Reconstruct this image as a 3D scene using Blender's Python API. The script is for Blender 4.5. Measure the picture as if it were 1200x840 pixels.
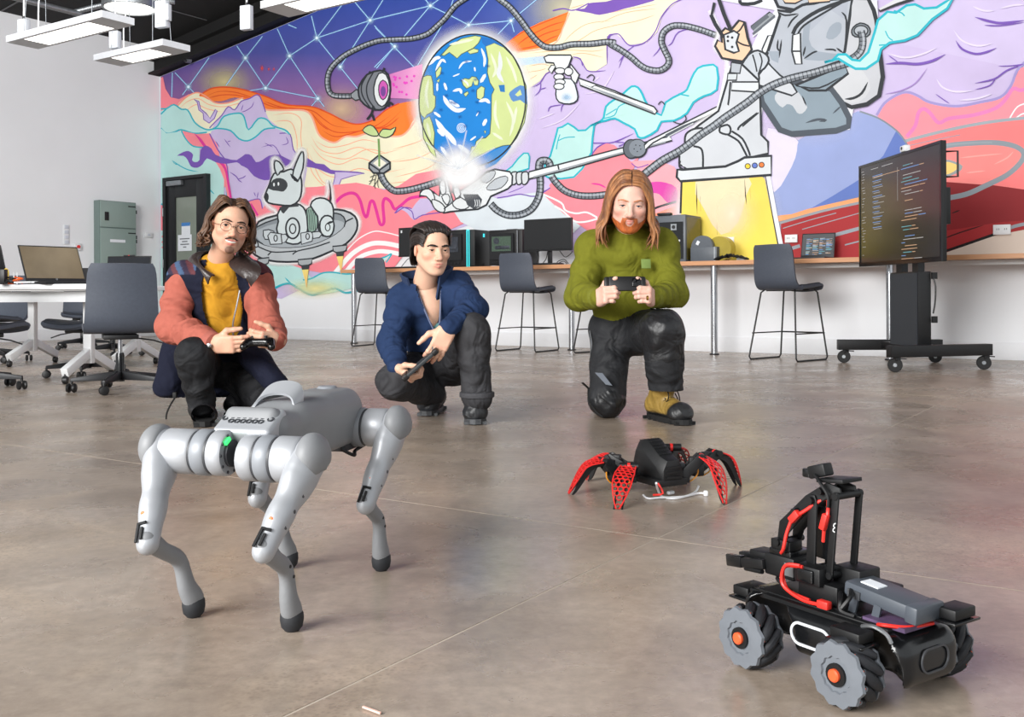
import bpy, bmesh, math, random
import numpy as np
from mathutils import Vector, Matrix, Euler, Quaternion
random.seed(7); np.random.seed(7)
for o in list(bpy.data.objects): bpy.data.objects.remove(o)
SC = bpy.context.scene
COL = SC.collection
PI = math.pi
# ------------------------------------------------------------------ camera
F, CXP, HY, HC, RHO = 1165.0, 600.0, 345.0, 0.58, math.radians(0.3)
camd = bpy.data.cameras.new('camera'); cam = bpy.data.objects.new('camera', camd); COL.objects.link(cam)
camd.sensor_fit = 'HORIZONTAL'; camd.sensor_width = 36.0; camd.lens = F / 1200 * 36
camd.shift_x = 0.0; camd.shift_y = -(420 - HY) / 1200
camd.clip_start = 0.05; camd.clip_end = 200
cr, sr = math.cos(RHO), math.sin(RHO)
m = Matrix(((cr, sr, 0, 0), (0, 0, -1, 0), (-sr, cr, 0, HC), (0, 0, 0, 1)))
cam.matrix_world = m
SC.camera = cam
# ------------------------------------------------------------------ world, light, exposure
SC.view_settings.view_transform = 'Standard'; SC.view_settings.look = 'None'
SC.view_settings.exposure = 0.22; SC.view_settings.gamma = 1.0; SC.view_settings.use_curve_mapping = False
W = bpy.data.worlds.new('World'); SC.world = W; W.use_nodes = True
bgn = W.node_tree.nodes['Background']; bgn.inputs[0].default_value = (0.93, 0.97, 1.0, 1); bgn.inputs[1].default_value = 0.85
def area(name, loc, target, sx, sy, power, col=(1, 1, 1)):
    d = bpy.data.lights.new(name, 'AREA'); d.shape = 'RECTANGLE'; d.size = sx; d.size_y = sy; d.energy = power; d.color = col
    o = bpy.data.objects.new(name, d); COL.objects.link(o); o.location = loc
    o.rotation_euler = (Vector(target) - Vector(loc)).to_track_quat('-Z', 'Y').to_euler()
    return o
area('window_daylight', (-5.0, -2.5, 3.2), (0.3, 6, 0.7), 5.0, 3.0, 1000, (1.0, 0.99, 0.97))
area('mural_wash_fill', (-2.6, 6.6, 4.25), (-0.6, 12.5, 1.6), 7.0, 1.6, 165, (1.0, 0.99, 0.97))  # unseen light added above the frame to brighten the mural wall
area('right_wash_fill', (3.2, 3.6, 4.6), (4.6, 8.6, 1.6), 5.0, 1.4, 30, (1.0, 0.99, 0.97))  # second added wash light, out of view, for the right end of the wall
# ------------------------------------------------------------------ pixel <-> place
def ray(x, y):
    dx, dy = x - CXP, y - HY
    u = dx * cr - dy * sr; v = dx * sr + dy * cr
    return Vector((u / F, 1.0, -v / F))
def at(x, y, Y): r = ray(x, y); return Vector((r.x * Y, Y, HC + r.z * Y))
def fl(x, y, z=0.0): r = ray(x, y); Y = (z - HC) / r.z; return Vector((r.x * Y, Y, z))
CO = Vector((-5.2, 14.72, 0)); E1 = Vector((0.832, -0.555, 0)).normalized(); E2 = Vector((-E1.y * -1, -E1.x, 0))
E2 = Vector((E1.y, -E1.x, 0))
RYAW = math.atan2(E1.y, E1.x)
def RM(s, t, z=0.0): return CO + E1 * s + E2 * t + Vector((0, 0, z))
def onplane(x, y, t0=0.0):            # pixel -> point on plane parallel to mural wall at distance t0
    r = ray(x, y); o = Vector((0, 0, HC)); p0 = CO + E2 * t0
    k = (p0 - o).dot(E2) / r.dot(E2); return o + r * k
def onleft(x, y, s0=0.0):
    r = ray(x, y); o = Vector((0, 0, HC)); p0 = CO + E1 * s0
    k = (p0 - o).dot(E1) / r.dot(E1); return o + r * k
def st(p): d = Vector(p) - CO; return d.dot(E1), d.dot(E2)
# ------------------------------------------------------------------ materials
def lin(c):
    out = []
    for v in c[:3]:
        v = v / 255.0
        out.append(v / 12.92 if v <= 0.04045 else ((v + 0.055) / 1.055) ** 2.4)
    return tuple(out)
MATS = {}
def mat(name, rgb, rough=0.5, metal=0.0, var=0.08, scale=30.0, bump=0.0, bscale=None, spec=0.5, stretch=None, coat=0.0, alpha=1.0, trans=0.0, emit=None):
    if name in MATS: return MATS[name]
    mm = bpy.data.materials.new(name); mm.use_nodes = True; nt = mm.node_tree; N = nt.nodes; L = nt.links
    b = N['Principled BSDF']; c = lin(rgb)
    b.inputs['Roughness'].default_value = rough; b.inputs['Metallic'].default_value = metal
    b.inputs['Specular IOR Level'].default_value = spec; b.inputs['Coat Weight'].default_value = coat
    b.inputs['Alpha'].default_value = alpha; b.inputs['Transmission Weight'].default_value = trans
    tc = N.new('ShaderNodeTexCoord'); src = tc.outputs['Object']
    if stretch:
        mp = N.new('ShaderNodeMapping'); mp.inputs['Scale'].default_value = stretch; L.new(src, mp.inputs['Vector']); src = mp.outputs['Vector']
    if var > 0:
        n = N.new('ShaderNodeTexNoise'); n.inputs['Scale'].default_value = scale; n.inputs['Detail'].default_value = 4; L.new(src, n.inputs['Vector'])
        r = N.new('ShaderNodeValToRGB')
        r.color_ramp.elements[0].position = 0.3; r.color_ramp.elements[1].position = 0.7
        r.color_ramp.elements[0].color = (*[v * (1 - var) for v in c], 1); r.color_ramp.elements[1].color = (*[min(1, v * (1 + var) + var * 0.004) for v in c], 1)
        L.new(n.outputs['Fac'], r.inputs['Fac']); L.new(r.outputs['Color'], b.inputs['Base Color'])
    else:
        b.inputs['Base Color'].default_value = (*c, 1)
    if bump > 0:
        n2 = N.new('ShaderNodeTexNoise'); n2.inputs['Scale'].default_value = bscale or scale * 4; n2.inputs['Detail'].default_value = 5; L.new(src, n2.inputs['Vector'])
        bp = N.new('ShaderNodeBump'); bp.inputs['Strength'].default_value = bump; bp.inputs['Distance'].default_value = 0.01
        L.new(n2.outputs['Fac'], bp.inputs['Height']); L.new(bp.outputs['Normal'], b.inputs['Normal'])
    if emit:
        b.inputs['Emission Color'].default_value = (*lin(emit[0]), 1); b.inputs['Emission Strength'].default_value = emit[1]
    MATS[name] = mm; return mm
def attr_mat(name, rough=0.6, alpha=False, var=0.05, scale=6.0, spec=0.4, bump=0.0, bscale=200, emis=0.0, sss=0.0, stretch=None, crease=0.0):
    if name in MATS: return MATS[name]
    mm = bpy.data.materials.new(name); mm.use_nodes = True; nt = mm.node_tree; N = nt.nodes; L = nt.links
    b = N['Principled BSDF']; b.inputs['Roughness'].default_value = rough; b.inputs['Specular IOR Level'].default_value = spec
    a = N.new('ShaderNodeAttribute'); a.attribute_name = 'Col'
    tc = N.new('ShaderNodeTexCoord'); src = tc.outputs['Object']
    if stretch:
        mp = N.new('ShaderNodeMapping'); mp.inputs['Scale'].default_value = stretch; L.new(src, mp.inputs['Vector']); src = mp.outputs['Vector']
    n = N.new('ShaderNodeTexNoise'); n.inputs['Scale'].default_value = scale; n.inputs['Detail'].default_value = 5
    L.new(src, n.inputs['Vector'])
    mr = N.new('ShaderNodeMapRange'); mr.inputs[1].default_value = 0.3; mr.inputs[2].default_value = 0.7; mr.inputs[3].default_value = 1 - var; mr.inputs[4].default_value = 1 + var
    L.new(n.outputs['Fac'], mr.inputs[0])
    mx = N.new('ShaderNodeVectorMath'); mx.operation = 'SCALE'; L.new(a.outputs['Color'], mx.inputs[0]); L.new(mr.outputs[0], mx.inputs['Scale'])
    L.new(mx.outputs[0], b.inputs['Base Color'])
    if alpha: L.new(a.outputs['Alpha'], b.inputs['Alpha'])
    if emis: L.new(a.outputs['Color'], b.inputs['Emission Color']); b.inputs['Emission Strength'].default_value = emis
    if sss:
        b.inputs['Subsurface Weight'].default_value = sss; b.inputs['Subsurface Radius'].default_value = (0.012, 0.005, 0.003); b.inputs['Subsurface Scale'].default_value = 0.5
    if bump:
        n2 = N.new('ShaderNodeTexNoise'); n2.inputs['Scale'].default_value = bscale; n2.inputs['Detail'].default_value = 4; L.new(src, n2.inputs['Vector'])
        bp = N.new('ShaderNodeBump'); bp.inputs['Strength'].default_value = bump; bp.inputs['Distance'].default_value = 0.01
        L.new(n2.outputs['Fac'], bp.inputs['Height']); L.new(bp.outputs['Normal'], b.inputs['Normal'])
        if crease:      # broad soft creases of worn cloth
            n3 = N.new('ShaderNodeTexNoise'); n3.inputs['Scale'].default_value = 9; n3.inputs['Detail'].default_value = 2; n3.inputs['Distortion'].default_value = 0.9; L.new(src, n3.inputs['Vector'])
            n3.inputs['Roughness'].default_value = 0.45; ab = n3
            b3 = N.new('ShaderNodeBump'); b3.inputs['Strength'].default_value = crease; b3.inputs['Distance'].default_value = 0.10; L.new(ab.outputs[0], b3.inputs['Height']); L.new(bp.outputs['Normal'], b3.inputs['Normal']); L.new(b3.outputs['Normal'], b.inputs['Normal'])
    MATS[name] = mm; return mm
# ------------------------------------------------------------------ scene bookkeeping
def tag(o, label=None, cat=None, group=None, kind=None):
    if label: o['label'] = label
    if cat: o['category'] = cat
    if group: o['group'] = group
    if kind: o['kind'] = kind
    return o
def thing(name, label, cat, loc=(0, 0, 0), rz=0.0, group=None):
    o = bpy.data.objects.new(name, None); COL.objects.link(o); o.empty_display_size = 0.05
    o.location = loc; o.rotation_euler = (0, 0, rz); return tag(o, label, cat, group)
def copy_tree(o, parent=None):
    c = o.copy(); COL.objects.link(c); c.parent = parent
    for ch in list(o.children): copy_tree(ch, c)
    return c
def link(name, me, mt, parent=None, kind=None, label=None):
    o = bpy.data.objects.new(name, me); COL.objects.link(o)
    if mt is not None:
        for q in (mt if isinstance(mt, (list, tuple)) else [mt]): me.materials.append(q)
    if parent is not None: o.parent = parent
    if kind: o['kind'] = kind
    if label: o['label'] = label
    return o
def frame_from(d, up=None):
    d = Vector(d).normalized(); up = Vector(up) if up is not None else (Vector((0, 0, 1)) if abs(d.z) < 0.95 else Vector((0, 1, 0)))
    x = up.cross(d)
    if x.length < 1e-6: x = Vector((1, 0, 0)).cross(d)
    x.normalize(); y = d.cross(x); return x, y, d
def rotm(rx=0, ry=0, rz=0): return Euler((rx, ry, rz)).to_matrix()
def catmull(P, n=6, closed=False):
    P = [np.array(p, float) for p in P]; out = []; N_ = len(P)
    rng = range(N_) if closed else range(N_ - 1)
    for i in rng:
        if closed: p0, p1, p2, p3 = P[i - 1], P[i], P[(i + 1) % N_], P[(i + 2) % N_]
        else: p0, p1, p2, p3 = P[max(i - 1, 0)], P[i], P[i + 1], P[min(i + 2, N_ - 1)]
        for k in range(n):
            t = k / n
            out.append(0.5 * ((2 * p1) + (-p0 + p2) * t + (2 * p0 - 5 * p1 + 4 * p2 - p3) * t * t + (-p0 + 3 * p1 - 3 * p2 + p3) * t ** 3))
    if not closed: out.append(P[-1])
    return out
class MB:
    """collects shapes; build() links them as one mesh object"""
    def __init__(s, off=None): s.v = []; s.f = []; s.off = Vector(off) if off is not None else Vector((0, 0, 0))
    def add(s, vs, fs):
        b = len(s.v); s.v += [tuple(Vector(p) - s.off) for p in vs]; s.f += [tuple(b + i for i in f) for f in fs]; return s
    def box(s, c, size, R=None, taper=1.0):
        c = Vector(c); hx, hy, hz = [q / 2 for q in size]; P = []
        for z in (-1, 1):
            k = taper if z > 0 else 1.0
            for x, y in ((-1, -1), (1, -1), (1, 1), (-1, 1)):
                p = Vector((x * hx * k, y * hy * k, z * hz)); P.append(c + (R @ p if R else p))
        return s.add(P, [(3, 2, 1, 0), (4, 5, 6, 7), (0, 1, 5, 4), (1, 2, 6, 5), (2, 3, 7, 6), (3, 0, 4, 7)])
    def bar(s, a, b, w, h, up=None):
        a, b = Vector(a), Vector(b); x, y, d = frame_from(b - a, up); P = []
        for q in (a, b):
            for i, j in ((-1, -1), (1, -1), (1, 1), (-1, 1)): P.append(q + x * i * w / 2 + y * j * h / 2)
        return s.add(P, [(3, 2, 1, 0), (4, 5, 6, 7), (0, 1, 5, 4), (1, 2, 6, 5), (2, 3, 7, 6), (3, 0, 4, 7)])
    def cyl(s, a, b, r1, r2=None, n=16, cap=True):
        r2 = r1 if r2 is None else r2; a, b = Vector(a), Vector(b); x, y, d = frame_from(b - a)
        P = [q + (x * math.cos(2 * PI * i / n) + y * math.sin(2 * PI * i / n)) * r for q, r in ((a, r1), (b, r2)) for i in range(n)]
        Fs = [(i, (i + 1) % n, n + (i + 1) % n, n + i) for i in range(n)]
        if cap: Fs += [tuple(range(n - 1, -1, -1)), tuple(range(n, 2 * n))]
        return s.add(P, Fs)
    def ring(s, a, b, ro, ri, n=24):
        a, b = Vector(a), Vector(b); x, y, d = frame_from(b - a); P = []
        for q in (a, b):
            for r in (ro, ri):
                P += [q + (x * math.cos(2 * PI * i / n) + y * math.sin(2 * PI * i / n)) * r for i in range(n)]
        Fs = []
        for i in range(n):
            j = (i + 1) % n
            Fs += [(i, j, 2 * n + j, 2 * n + i), (n + j, n + i, 3 * n + i, 3 * n + j), (j, i, n + i, n + j), (2 * n + i, 2 * n + j, 3 * n + j, 3 * n + i)]
        return s.add(P, Fs)
    def tube(s, path, r, n=8, sm=0, closed=False):
        P = [Vector(p) for p in (catmull(path, sm, closed) if sm else path)]
        m_ = len(P); vs = []; prevx = None
        for i, p in enumerate(P):
            d = (P[(i + 1) % m_] - P[i - 1]) if closed else (P[min(i + 1, m_ - 1)] - P[max(i - 1, 0)])
            if d.length < 1e-9: d = Vector((0, 0, 1))
            d.normalize()
            if prevx is None: x, y, _ = frame_from(d)
            else:
                x = prevx - d * prevx.dot(d); x = x.normalized() if x.length > 1e-6 else frame_from(d)[0]; y = d.cross(x)
            prevx = x; rr = r[i * (len(r) - 1) // max(1, m_ - 1)] if isinstance(r, (list, tuple)) else r
            vs += [p + (x * math.cos(2 * PI * k / n) + y * math.sin(2 * PI * k / n)) * rr for k in range(n)]
        Fs = []
        for i in range(m_ if closed else m_ - 1):
            j = (i + 1) % m_
            Fs += [(i * n + k, i * n + (k + 1) % n, j * n + (k + 1) % n, j * n + k) for k in range(n)]
        if not closed: Fs += [tuple(range(n - 1, -1, -1)), tuple((m_ - 1) * n + k for k in range(n))]
        return s.add(vs, Fs)
    def lathe(s, prof, c=(0, 0, 0), axis=(0, 0, 1), n=24):
        x, y, d = frame_from(axis); c = Vector(c); vs = []
        for r, h in prof: vs += [c + d * h + (x * math.cos(2 * PI * k / n) + y * math.sin(2 * PI * k / n)) * r for k in range(n)]
        Fs = [(i * n + k, i * n + (k + 1) % n, (i + 1) * n + (k + 1) % n, (i + 1) * n + k) for i in range(len(prof) - 1) for k in range(n)]
        Fs += [tuple(range(n - 1, -1, -1)), tuple((len(prof) - 1) * n + k for k in range(n))]
        return s.add(vs, Fs)
    def prism(s, poly, a, b, o=(0, 0, 0), ux=(1, 0, 0), uy=(0, 0, 1), un=(0, 1, 0)):
        """outline in (ux,uy), extruded from a to b along un"""
        o, ux, uy, un = Vector(o), Vector(ux), Vector(uy), Vector(un); n = len(poly)
        vs = [o + ux * p[0] + uy * p[1] + un * a for p in poly] + [o + ux * p[0] + uy * p[1] + un * b for p in poly]
        return s.add(vs, [tuple(range(n - 1, -1, -1)), tuple(range(n, 2 * n))] + [(i, (i + 1) % n, n + (i + 1) % n, n + i) for i in range(n)])
    def sheet(s, grid, th=0.0):
        """grid[i][j] of points -> surface, thickened along its normals"""
        G = np.array([[list(p) for p in row] for row in grid], float); a, b = G.shape[:2]
        du = np.gradient(G, axis=0); dv = np.gradient(G, axis=1); nn = np.cross(du, dv); nn /= (np.linalg.norm(nn, axis=2, keepdims=True) + 1e-12)
        A = G + nn * th / 2; B = G - nn * th / 2
        vs = [Vector(p) for p in A.reshape(-1, 3)]; Fs = [(i * b + j, i * b + j + 1, (i + 1) * b + j + 1, (i + 1) * b + j) for i in range(a - 1) for j in range(b - 1)]
        if th:
            k = a * b; vs += [Vector(p) for p in B.reshape(-1, 3)]
            Fs = [f[::-1] for f in Fs] + [tuple(k + q for q in f) for f in Fs]
            rim = [(0, j) for j in range(b)] + [(i, b - 1) for i in range(1, a)] + [(a - 1, j) for j in range(b - 2, -1, -1)] + [(i, 0) for i in range(a - 2, 0, -1)]
            ids = [i * b + j for i, j in rim]
            Fs += [(ids[q], ids[(q + 1) % len(ids)], k + ids[(q + 1) % len(ids)], k + ids[q]) for q in range(len(ids))]
        return s.add(vs, Fs)
    def ball(s, c, r, n=12):
        c = Vector(c); rx, ry, rz = (r, r, r) if not isinstance(r, (tuple, list)) else r; vs = []; Fs = []
        for i in range(1, n // 2):
            th = PI * i / (n // 2)
            vs += [c + Vector((rx * math.sin(th) * math.cos(2 * PI * k / n), ry * math.sin(th) * math.sin(2 * PI * k / n), rz * math.cos(th))) for k in range(n)]
        m_ = n // 2 - 1
        for i in range(m_ - 1): Fs += [(i * n + k, (i + 1) * n + k, (i + 1) * n + (k + 1) % n, i * n + (k + 1) % n) for k in range(n)]
        t = len(vs); vs += [c + Vector((0, 0, rz)), c - Vector((0, 0, rz))]
        Fs += [(t, k, (k + 1) % n) for k in range(n)] + [(t + 1, (m_ - 1) * n + (k + 1) % n, (m_ - 1) * n + k) for k in range(n)]
        return s.add(vs, Fs)
    def mesh(s, name='m'):
        me = bpy.data.meshes.new(name); me.from_pydata(s.v, [], s.f); me.update(); return me
    def build(s, name, mt, parent=None, smooth=35, bevel=0.0, kind=None, label=None, seg=2):
        me = s.mesh(name)
        if bevel > 0:
            bm = bmesh.new(); bm.from_mesh(me)
            bmesh.ops.recalc_face_normals(bm, faces=bm.faces)
            es = [e for e in bm.edges if e.is_manifold and e.calc_face_angle(0) > 0.5]
            bmesh.ops.bevel(bm, geom=es, offset=bevel, segments=seg, profile=0.5, affect='EDGES', clamp_overlap=True)
            bm.to_mesh(me); bm.free()
        else:
            bm = bmesh.new(); bm.from_mesh(me); bmesh.ops.recalc_face_normals(bm, faces=bm.faces); bm.to_mesh(me); bm.free()
        if smooth: 
            me.shade_smooth(); me.set_sharp_from_angle(angle=math.radians(smooth))
        return link(name, me, mt, parent, kind, label)
# ================================================================== smooth solid modelling: distance fields turned into meshes
def smin(a, b, k):
    if k <= 0: return np.minimum(a, b)
    h = np.maximum(k - np.abs(a - b), 0) / k
    return np.minimum(a, b) - h * h * k * 0.25
class Field:
    def __init__(s, lo, hi, h):
        s.h = h; s.lo = np.array(lo, float); s.n = np.ceil((np.array(hi, float) - s.lo) / h).astype(int) + 1
        s.D = np.full(s.n, 0.06, np.float32)
    def sub(s, blo, bhi):
        a = np.clip(np.floor((np.array(blo) - s.lo) / s.h).astype(int), 0, s.n); b = np.clip(np.ceil((np.array(bhi) - s.lo) / s.h).astype(int) + 1, 0, s.n)
        if np.any(b <= a): return None
        ax = [(s.lo[i] + s.h * np.arange(a[i], b[i])).astype(np.float32) for i in range(3)]
        return tuple(slice(a[i], b[i]) for i in range(3)), ax[0][:, None, None], ax[1][None, :, None], ax[2][None, None, :]
    def put(s, sl, d, k, op):
        if op == 'add': s.D[sl] = smin(s.D[sl], d, k)
        elif op == 'cut': s.D[sl] = -smin(-s.D[sl], d, k)
        return s
    def cone(s, a, b, ra, rb=None, k=0.02, op='add', flat=None, fold=None):
        """tapered capsule; flat=(axis vector, factor) squashes it; fold=(amp, freq, phase) makes cloth rings"""
        rb = ra if rb is None else rb; a = np.array(a, float); b = np.array(b, float); R = max(ra, rb) * (1.35 if flat else 1) + 0.03 + k
        q = s.sub(np.minimum(a, b) - R, np.maximum(a, b) + R)
        if q is None: return s
        sl, X, Y, Z = q; d = b - a; L2 = float(d @ d) + 1e-12
        px_, py_, pz_ = X - a[0], Y - a[1], Z - a[2]
        t = np.clip((px_ * d[0] + py_ * d[1] + pz_ * d[2]) / L2, 0, 1)
        qx, qy, qz = px_ - t * d[0], py_ - t * d[1], pz_ - t * d[2]; sc = 1.0
        if flat is not None:
            n = np.array(flat[0], float); n /= np.linalg.norm(n); f = flat[1]; c = qx * n[0] + qy * n[1] + qz * n[2]
            qx, qy, qz = qx + n[0] * c * (1 / f - 1), qy + n[1] * c * (1 / f - 1), qz + n[2] * c * (1 / f - 1)
        r = ra + (rb - ra) * t
        if fold is not None:
            e = np.array([0.3, 0.5, 0.8]) ; w = qx * e[0] + qy * e[1] + qz * e[2]
            r = r + .55 * fold[0] * (np.sin(fold[1] * t + fold[2] + 34 * w) + .8 * np.sin(1.73 * fold[1] * t - 47 * w + 2 * fold[2]) * np.sin(31 * (qx - qz) + fold[2])) * np.sin(np.pi * np.clip(t, 0.05, 0.95))
        dist = np.sqrt(qx * qx + qy * qy + qz * qz) - r
        return s.put(sl, dist.astype(np.float32), k, op)
    def ell(s, c, r, R=None, k=0.02, op='add'):
        c = np.array(c, float); r = np.array(r, float); B = max(r) + 0.03 + k; q = s.sub(c - B, c + B)
        if q is None: return s
        sl, X, Y, Z = q; x, y, z = X - c[0], Y - c[1], Z - c[2]
        if R is not None:
            M = np.array(R.transposed() if hasattr(R, 'transposed') else R, float); x, y, z = M[0, 0] * x + M[0, 1] * y + M[0, 2] * z, M[1, 0] * x + M[1, 1] * y + M[1, 2] * z, M[2, 0] * x + M[2, 1] * y + M[2, 2] * z
        k0 = np.sqrt((x / r[0]) ** 2 + (y / r[1]) ** 2 + (z / r[2]) ** 2); k1 = np.sqrt((x / r[0] ** 2) ** 2 + (y / r[1] ** 2) ** 2 + (z / r[2] ** 2) ** 2) + 1e-9
        return s.put(sl, (k0 * (k0 - 1) / k1).astype(np.float32), k, op)
    def box(s, c, hs, R=None, rr=0.01, k=0.01, op='add'):
        c = np.array(c, float); B = float(np.linalg.norm(hs)) + 0.03 + k; q = s.sub(c - B, c + B)
        if q is None: return s
        sl, X, Y, Z = q; x, y, z = X - c[0], Y - c[1], Z - c[2]
        if R is not None:
            M = np.array(R.transposed(), float); x, y, z = M[0, 0] * x + M[0, 1] * y + M[0, 2] * z, M[1, 0] * x + M[1, 1] * y + M[1, 2] * z, M[2, 0] * x + M[2, 1] * y + M[2, 2] * z
        ax, ay, az = np.abs(x) - hs[0] + rr, np.abs(y) - hs[1] + rr, np.abs(z) - hs[2] + rr
        dist = np.sqrt(np.maximum(ax, 0) ** 2 + np.maximum(ay, 0) ** 2 + np.maximum(az, 0) ** 2) + np.minimum(np.maximum(ax, np.maximum(ay, az)), 0) - rr
        return s.put(sl, dist.astype(np.float32), k, op)
    def chain(s, pts, rs, k=0.02, **kw):
        for i in range(len(pts) - 1): s.cone(pts[i], pts[i + 1], rs[i], rs[i + 1], k, **kw)
        return s
    def noise(s, amp, waves):
        X, Y, Z = [(s.lo[i] + s.h * np.arange(s.n[i])).astype(np.float32) for i in range(3)]; X = X[:, None, None]; Y = Y[None, :, None]; Z = Z[None, None, :]
        for (a, b, c, ph) in waves: s.D += (amp * np.sin(a * X + b * Y + c * Z + ph + 1.3 * np.sin(0.4 * b * X - 0.5 * c * Y + 0.3 * a * Z))).astype(np.float32)
        return s
    def mesh(s):
        """surface nets -> (verts, quads)"""
        D = s.D; I = D < 0; nx, ny, nz = D.shape
        C = np.zeros((nx - 1, ny - 1, nz - 1), np.uint8)
        for i in (0, 1):
            for j in (0, 1):
                for k in (0, 1): C += I[i:nx - 1 + i, j:ny - 1 + j, k:nz - 1 + k]
        act = np.argwhere((C > 0) & (C < 8))
        if len(act) == 0: return np.zeros((0, 3)), np.zeros((0, 4), int)
        acc = np.zeros((len(act), 3)); cnt = np.zeros(len(act)); co = [(i, j, k) for i in (0, 1) for j in (0, 1) for k in (0, 1)]
        val = {c: D[act[:, 0] + c[0], act[:, 1] + c[1], act[:, 2] + c[2]].astype(float) for c in co}
        for c in co:
            for ax in range(3):
                if c[ax]: continue
                e = list(c); e[ax] = 1; e = tuple(e); v0, v1 = val[c], val[e]; m_ = (v0 < 0) != (v1 < 0); t = v0[m_] / (v0[m_] - v1[m_])
                p_ = np.tile(np.array(c, float), (m_.sum(), 1)); p_[:, ax] = t; acc[m_] += p_; cnt[m_] += 1
        V = (act + acc / cnt[:, None]) * s.h + s.lo
        idx = np.full(C.shape, -1, np.int64); idx[act[:, 0], act[:, 1], act[:, 2]] = np.arange(len(act)); Q = []
        for ax in range(3):
            o1, o2 = [(1, 2), (2, 0), (0, 1)][ax]; sa = [slice(None)] * 3; sb = [slice(None)] * 3; sa[ax] = slice(0, -1); sb[ax] = slice(1, None)
            A, B = I[tuple(sa)], I[tuple(sb)]; ch = np.argwhere(A != B); ch = ch[(ch[:, o1] > 0) & (ch[:, o2] > 0) & (ch[:, o1] < D.shape[o1] - 1) & (ch[:, o2] < D.shape[o2] - 1)]
            if len(ch) == 0: continue
            f = A[ch[:, 0], ch[:, 1], ch[:, 2]]; q = []
            for d1, d2 in ((-1, -1), (0, -1), (0, 0), (-1, 0)):
                t = ch.copy(); t[:, o1] += d1; t[:, o2] += d2; q.append(idx[t[:, 0], t[:, 1], t[:, 2]])
            q = np.stack(q, 1); q[~f] = q[~f][:, ::-1]; Q.append(q)
        Q = np.concatenate(Q); Q = Q[(Q >= 0).all(1)]
        return V, Q
def np_mesh(name, V, Q, cols=None):
    me = bpy.data.meshes.new(name); V = np.asarray(V, np.float32); Q = np.asarray(Q, np.int32); n = Q.shape[1]
    me.vertices.add(len(V)); me.vertices.foreach_set('co', V.ravel()); me.loops.add(Q.size); me.loops.foreach_set('vertex_index', Q.ravel())
    me.polygons.add(len(Q)); me.polygons.foreach_set('loop_start', np.arange(0, Q.size, n, dtype=np.int32)); me.polygons.foreach_set('loop_total', np.full(len(Q), n, np.int32))
    me.update(calc_edges=True); me.validate(); me.shade_smooth()
    if cols is not None:
        ca = me.color_attributes.new('Col', 'FLOAT_COLOR', 'POINT'); c = np.ones((len(V), 4), np.float32); c[:, :3] = cols; ca.data.foreach_set('color', c.ravel())
    return me
def relax(V, Q, it=2, lam=0.5):
    """gentle smoothing of a quad mesh"""
    E = np.concatenate([Q[:, [0, 1]], Q[:, [1, 2]], Q[:, [2, 3]], Q[:, [3, 0]]])
    for _ in range(it):
        S = np.zeros_like(V); n = np.zeros(len(V))
        np.add.at(S, E[:, 0], V[E[:, 1]]); np.add.at(S, E[:, 1], V[E[:, 0]]); np.add.at(n, E[:, 0], 1); np.add.at(n, E[:, 1], 1)
        V = V + lam * (S / np.maximum(n, 1)[:, None] - V)
    return V
def drop(V, Q, mask_v):
    """remove vertices where mask is true (and their faces)"""
    keep = ~mask_v; m_ = keep[Q].all(1); Q = Q[m_]; used = np.unique(Q); mp = np.full(len(V), -1); mp[used] = np.arange(len(used)); return V[used], mp[Q]
def sdf_obj(name, field, mt, parent=None, off=None, it=1, cols=None, label=None):
    V, Q = field.mesh(); V = relax(V, Q, it)
    if off is not None: V = V - np.array(off)
    c = cols(V) if cols is not None else None
    return link(name, np_mesh(name, V, Q, c), mt, parent, label=label)
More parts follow.
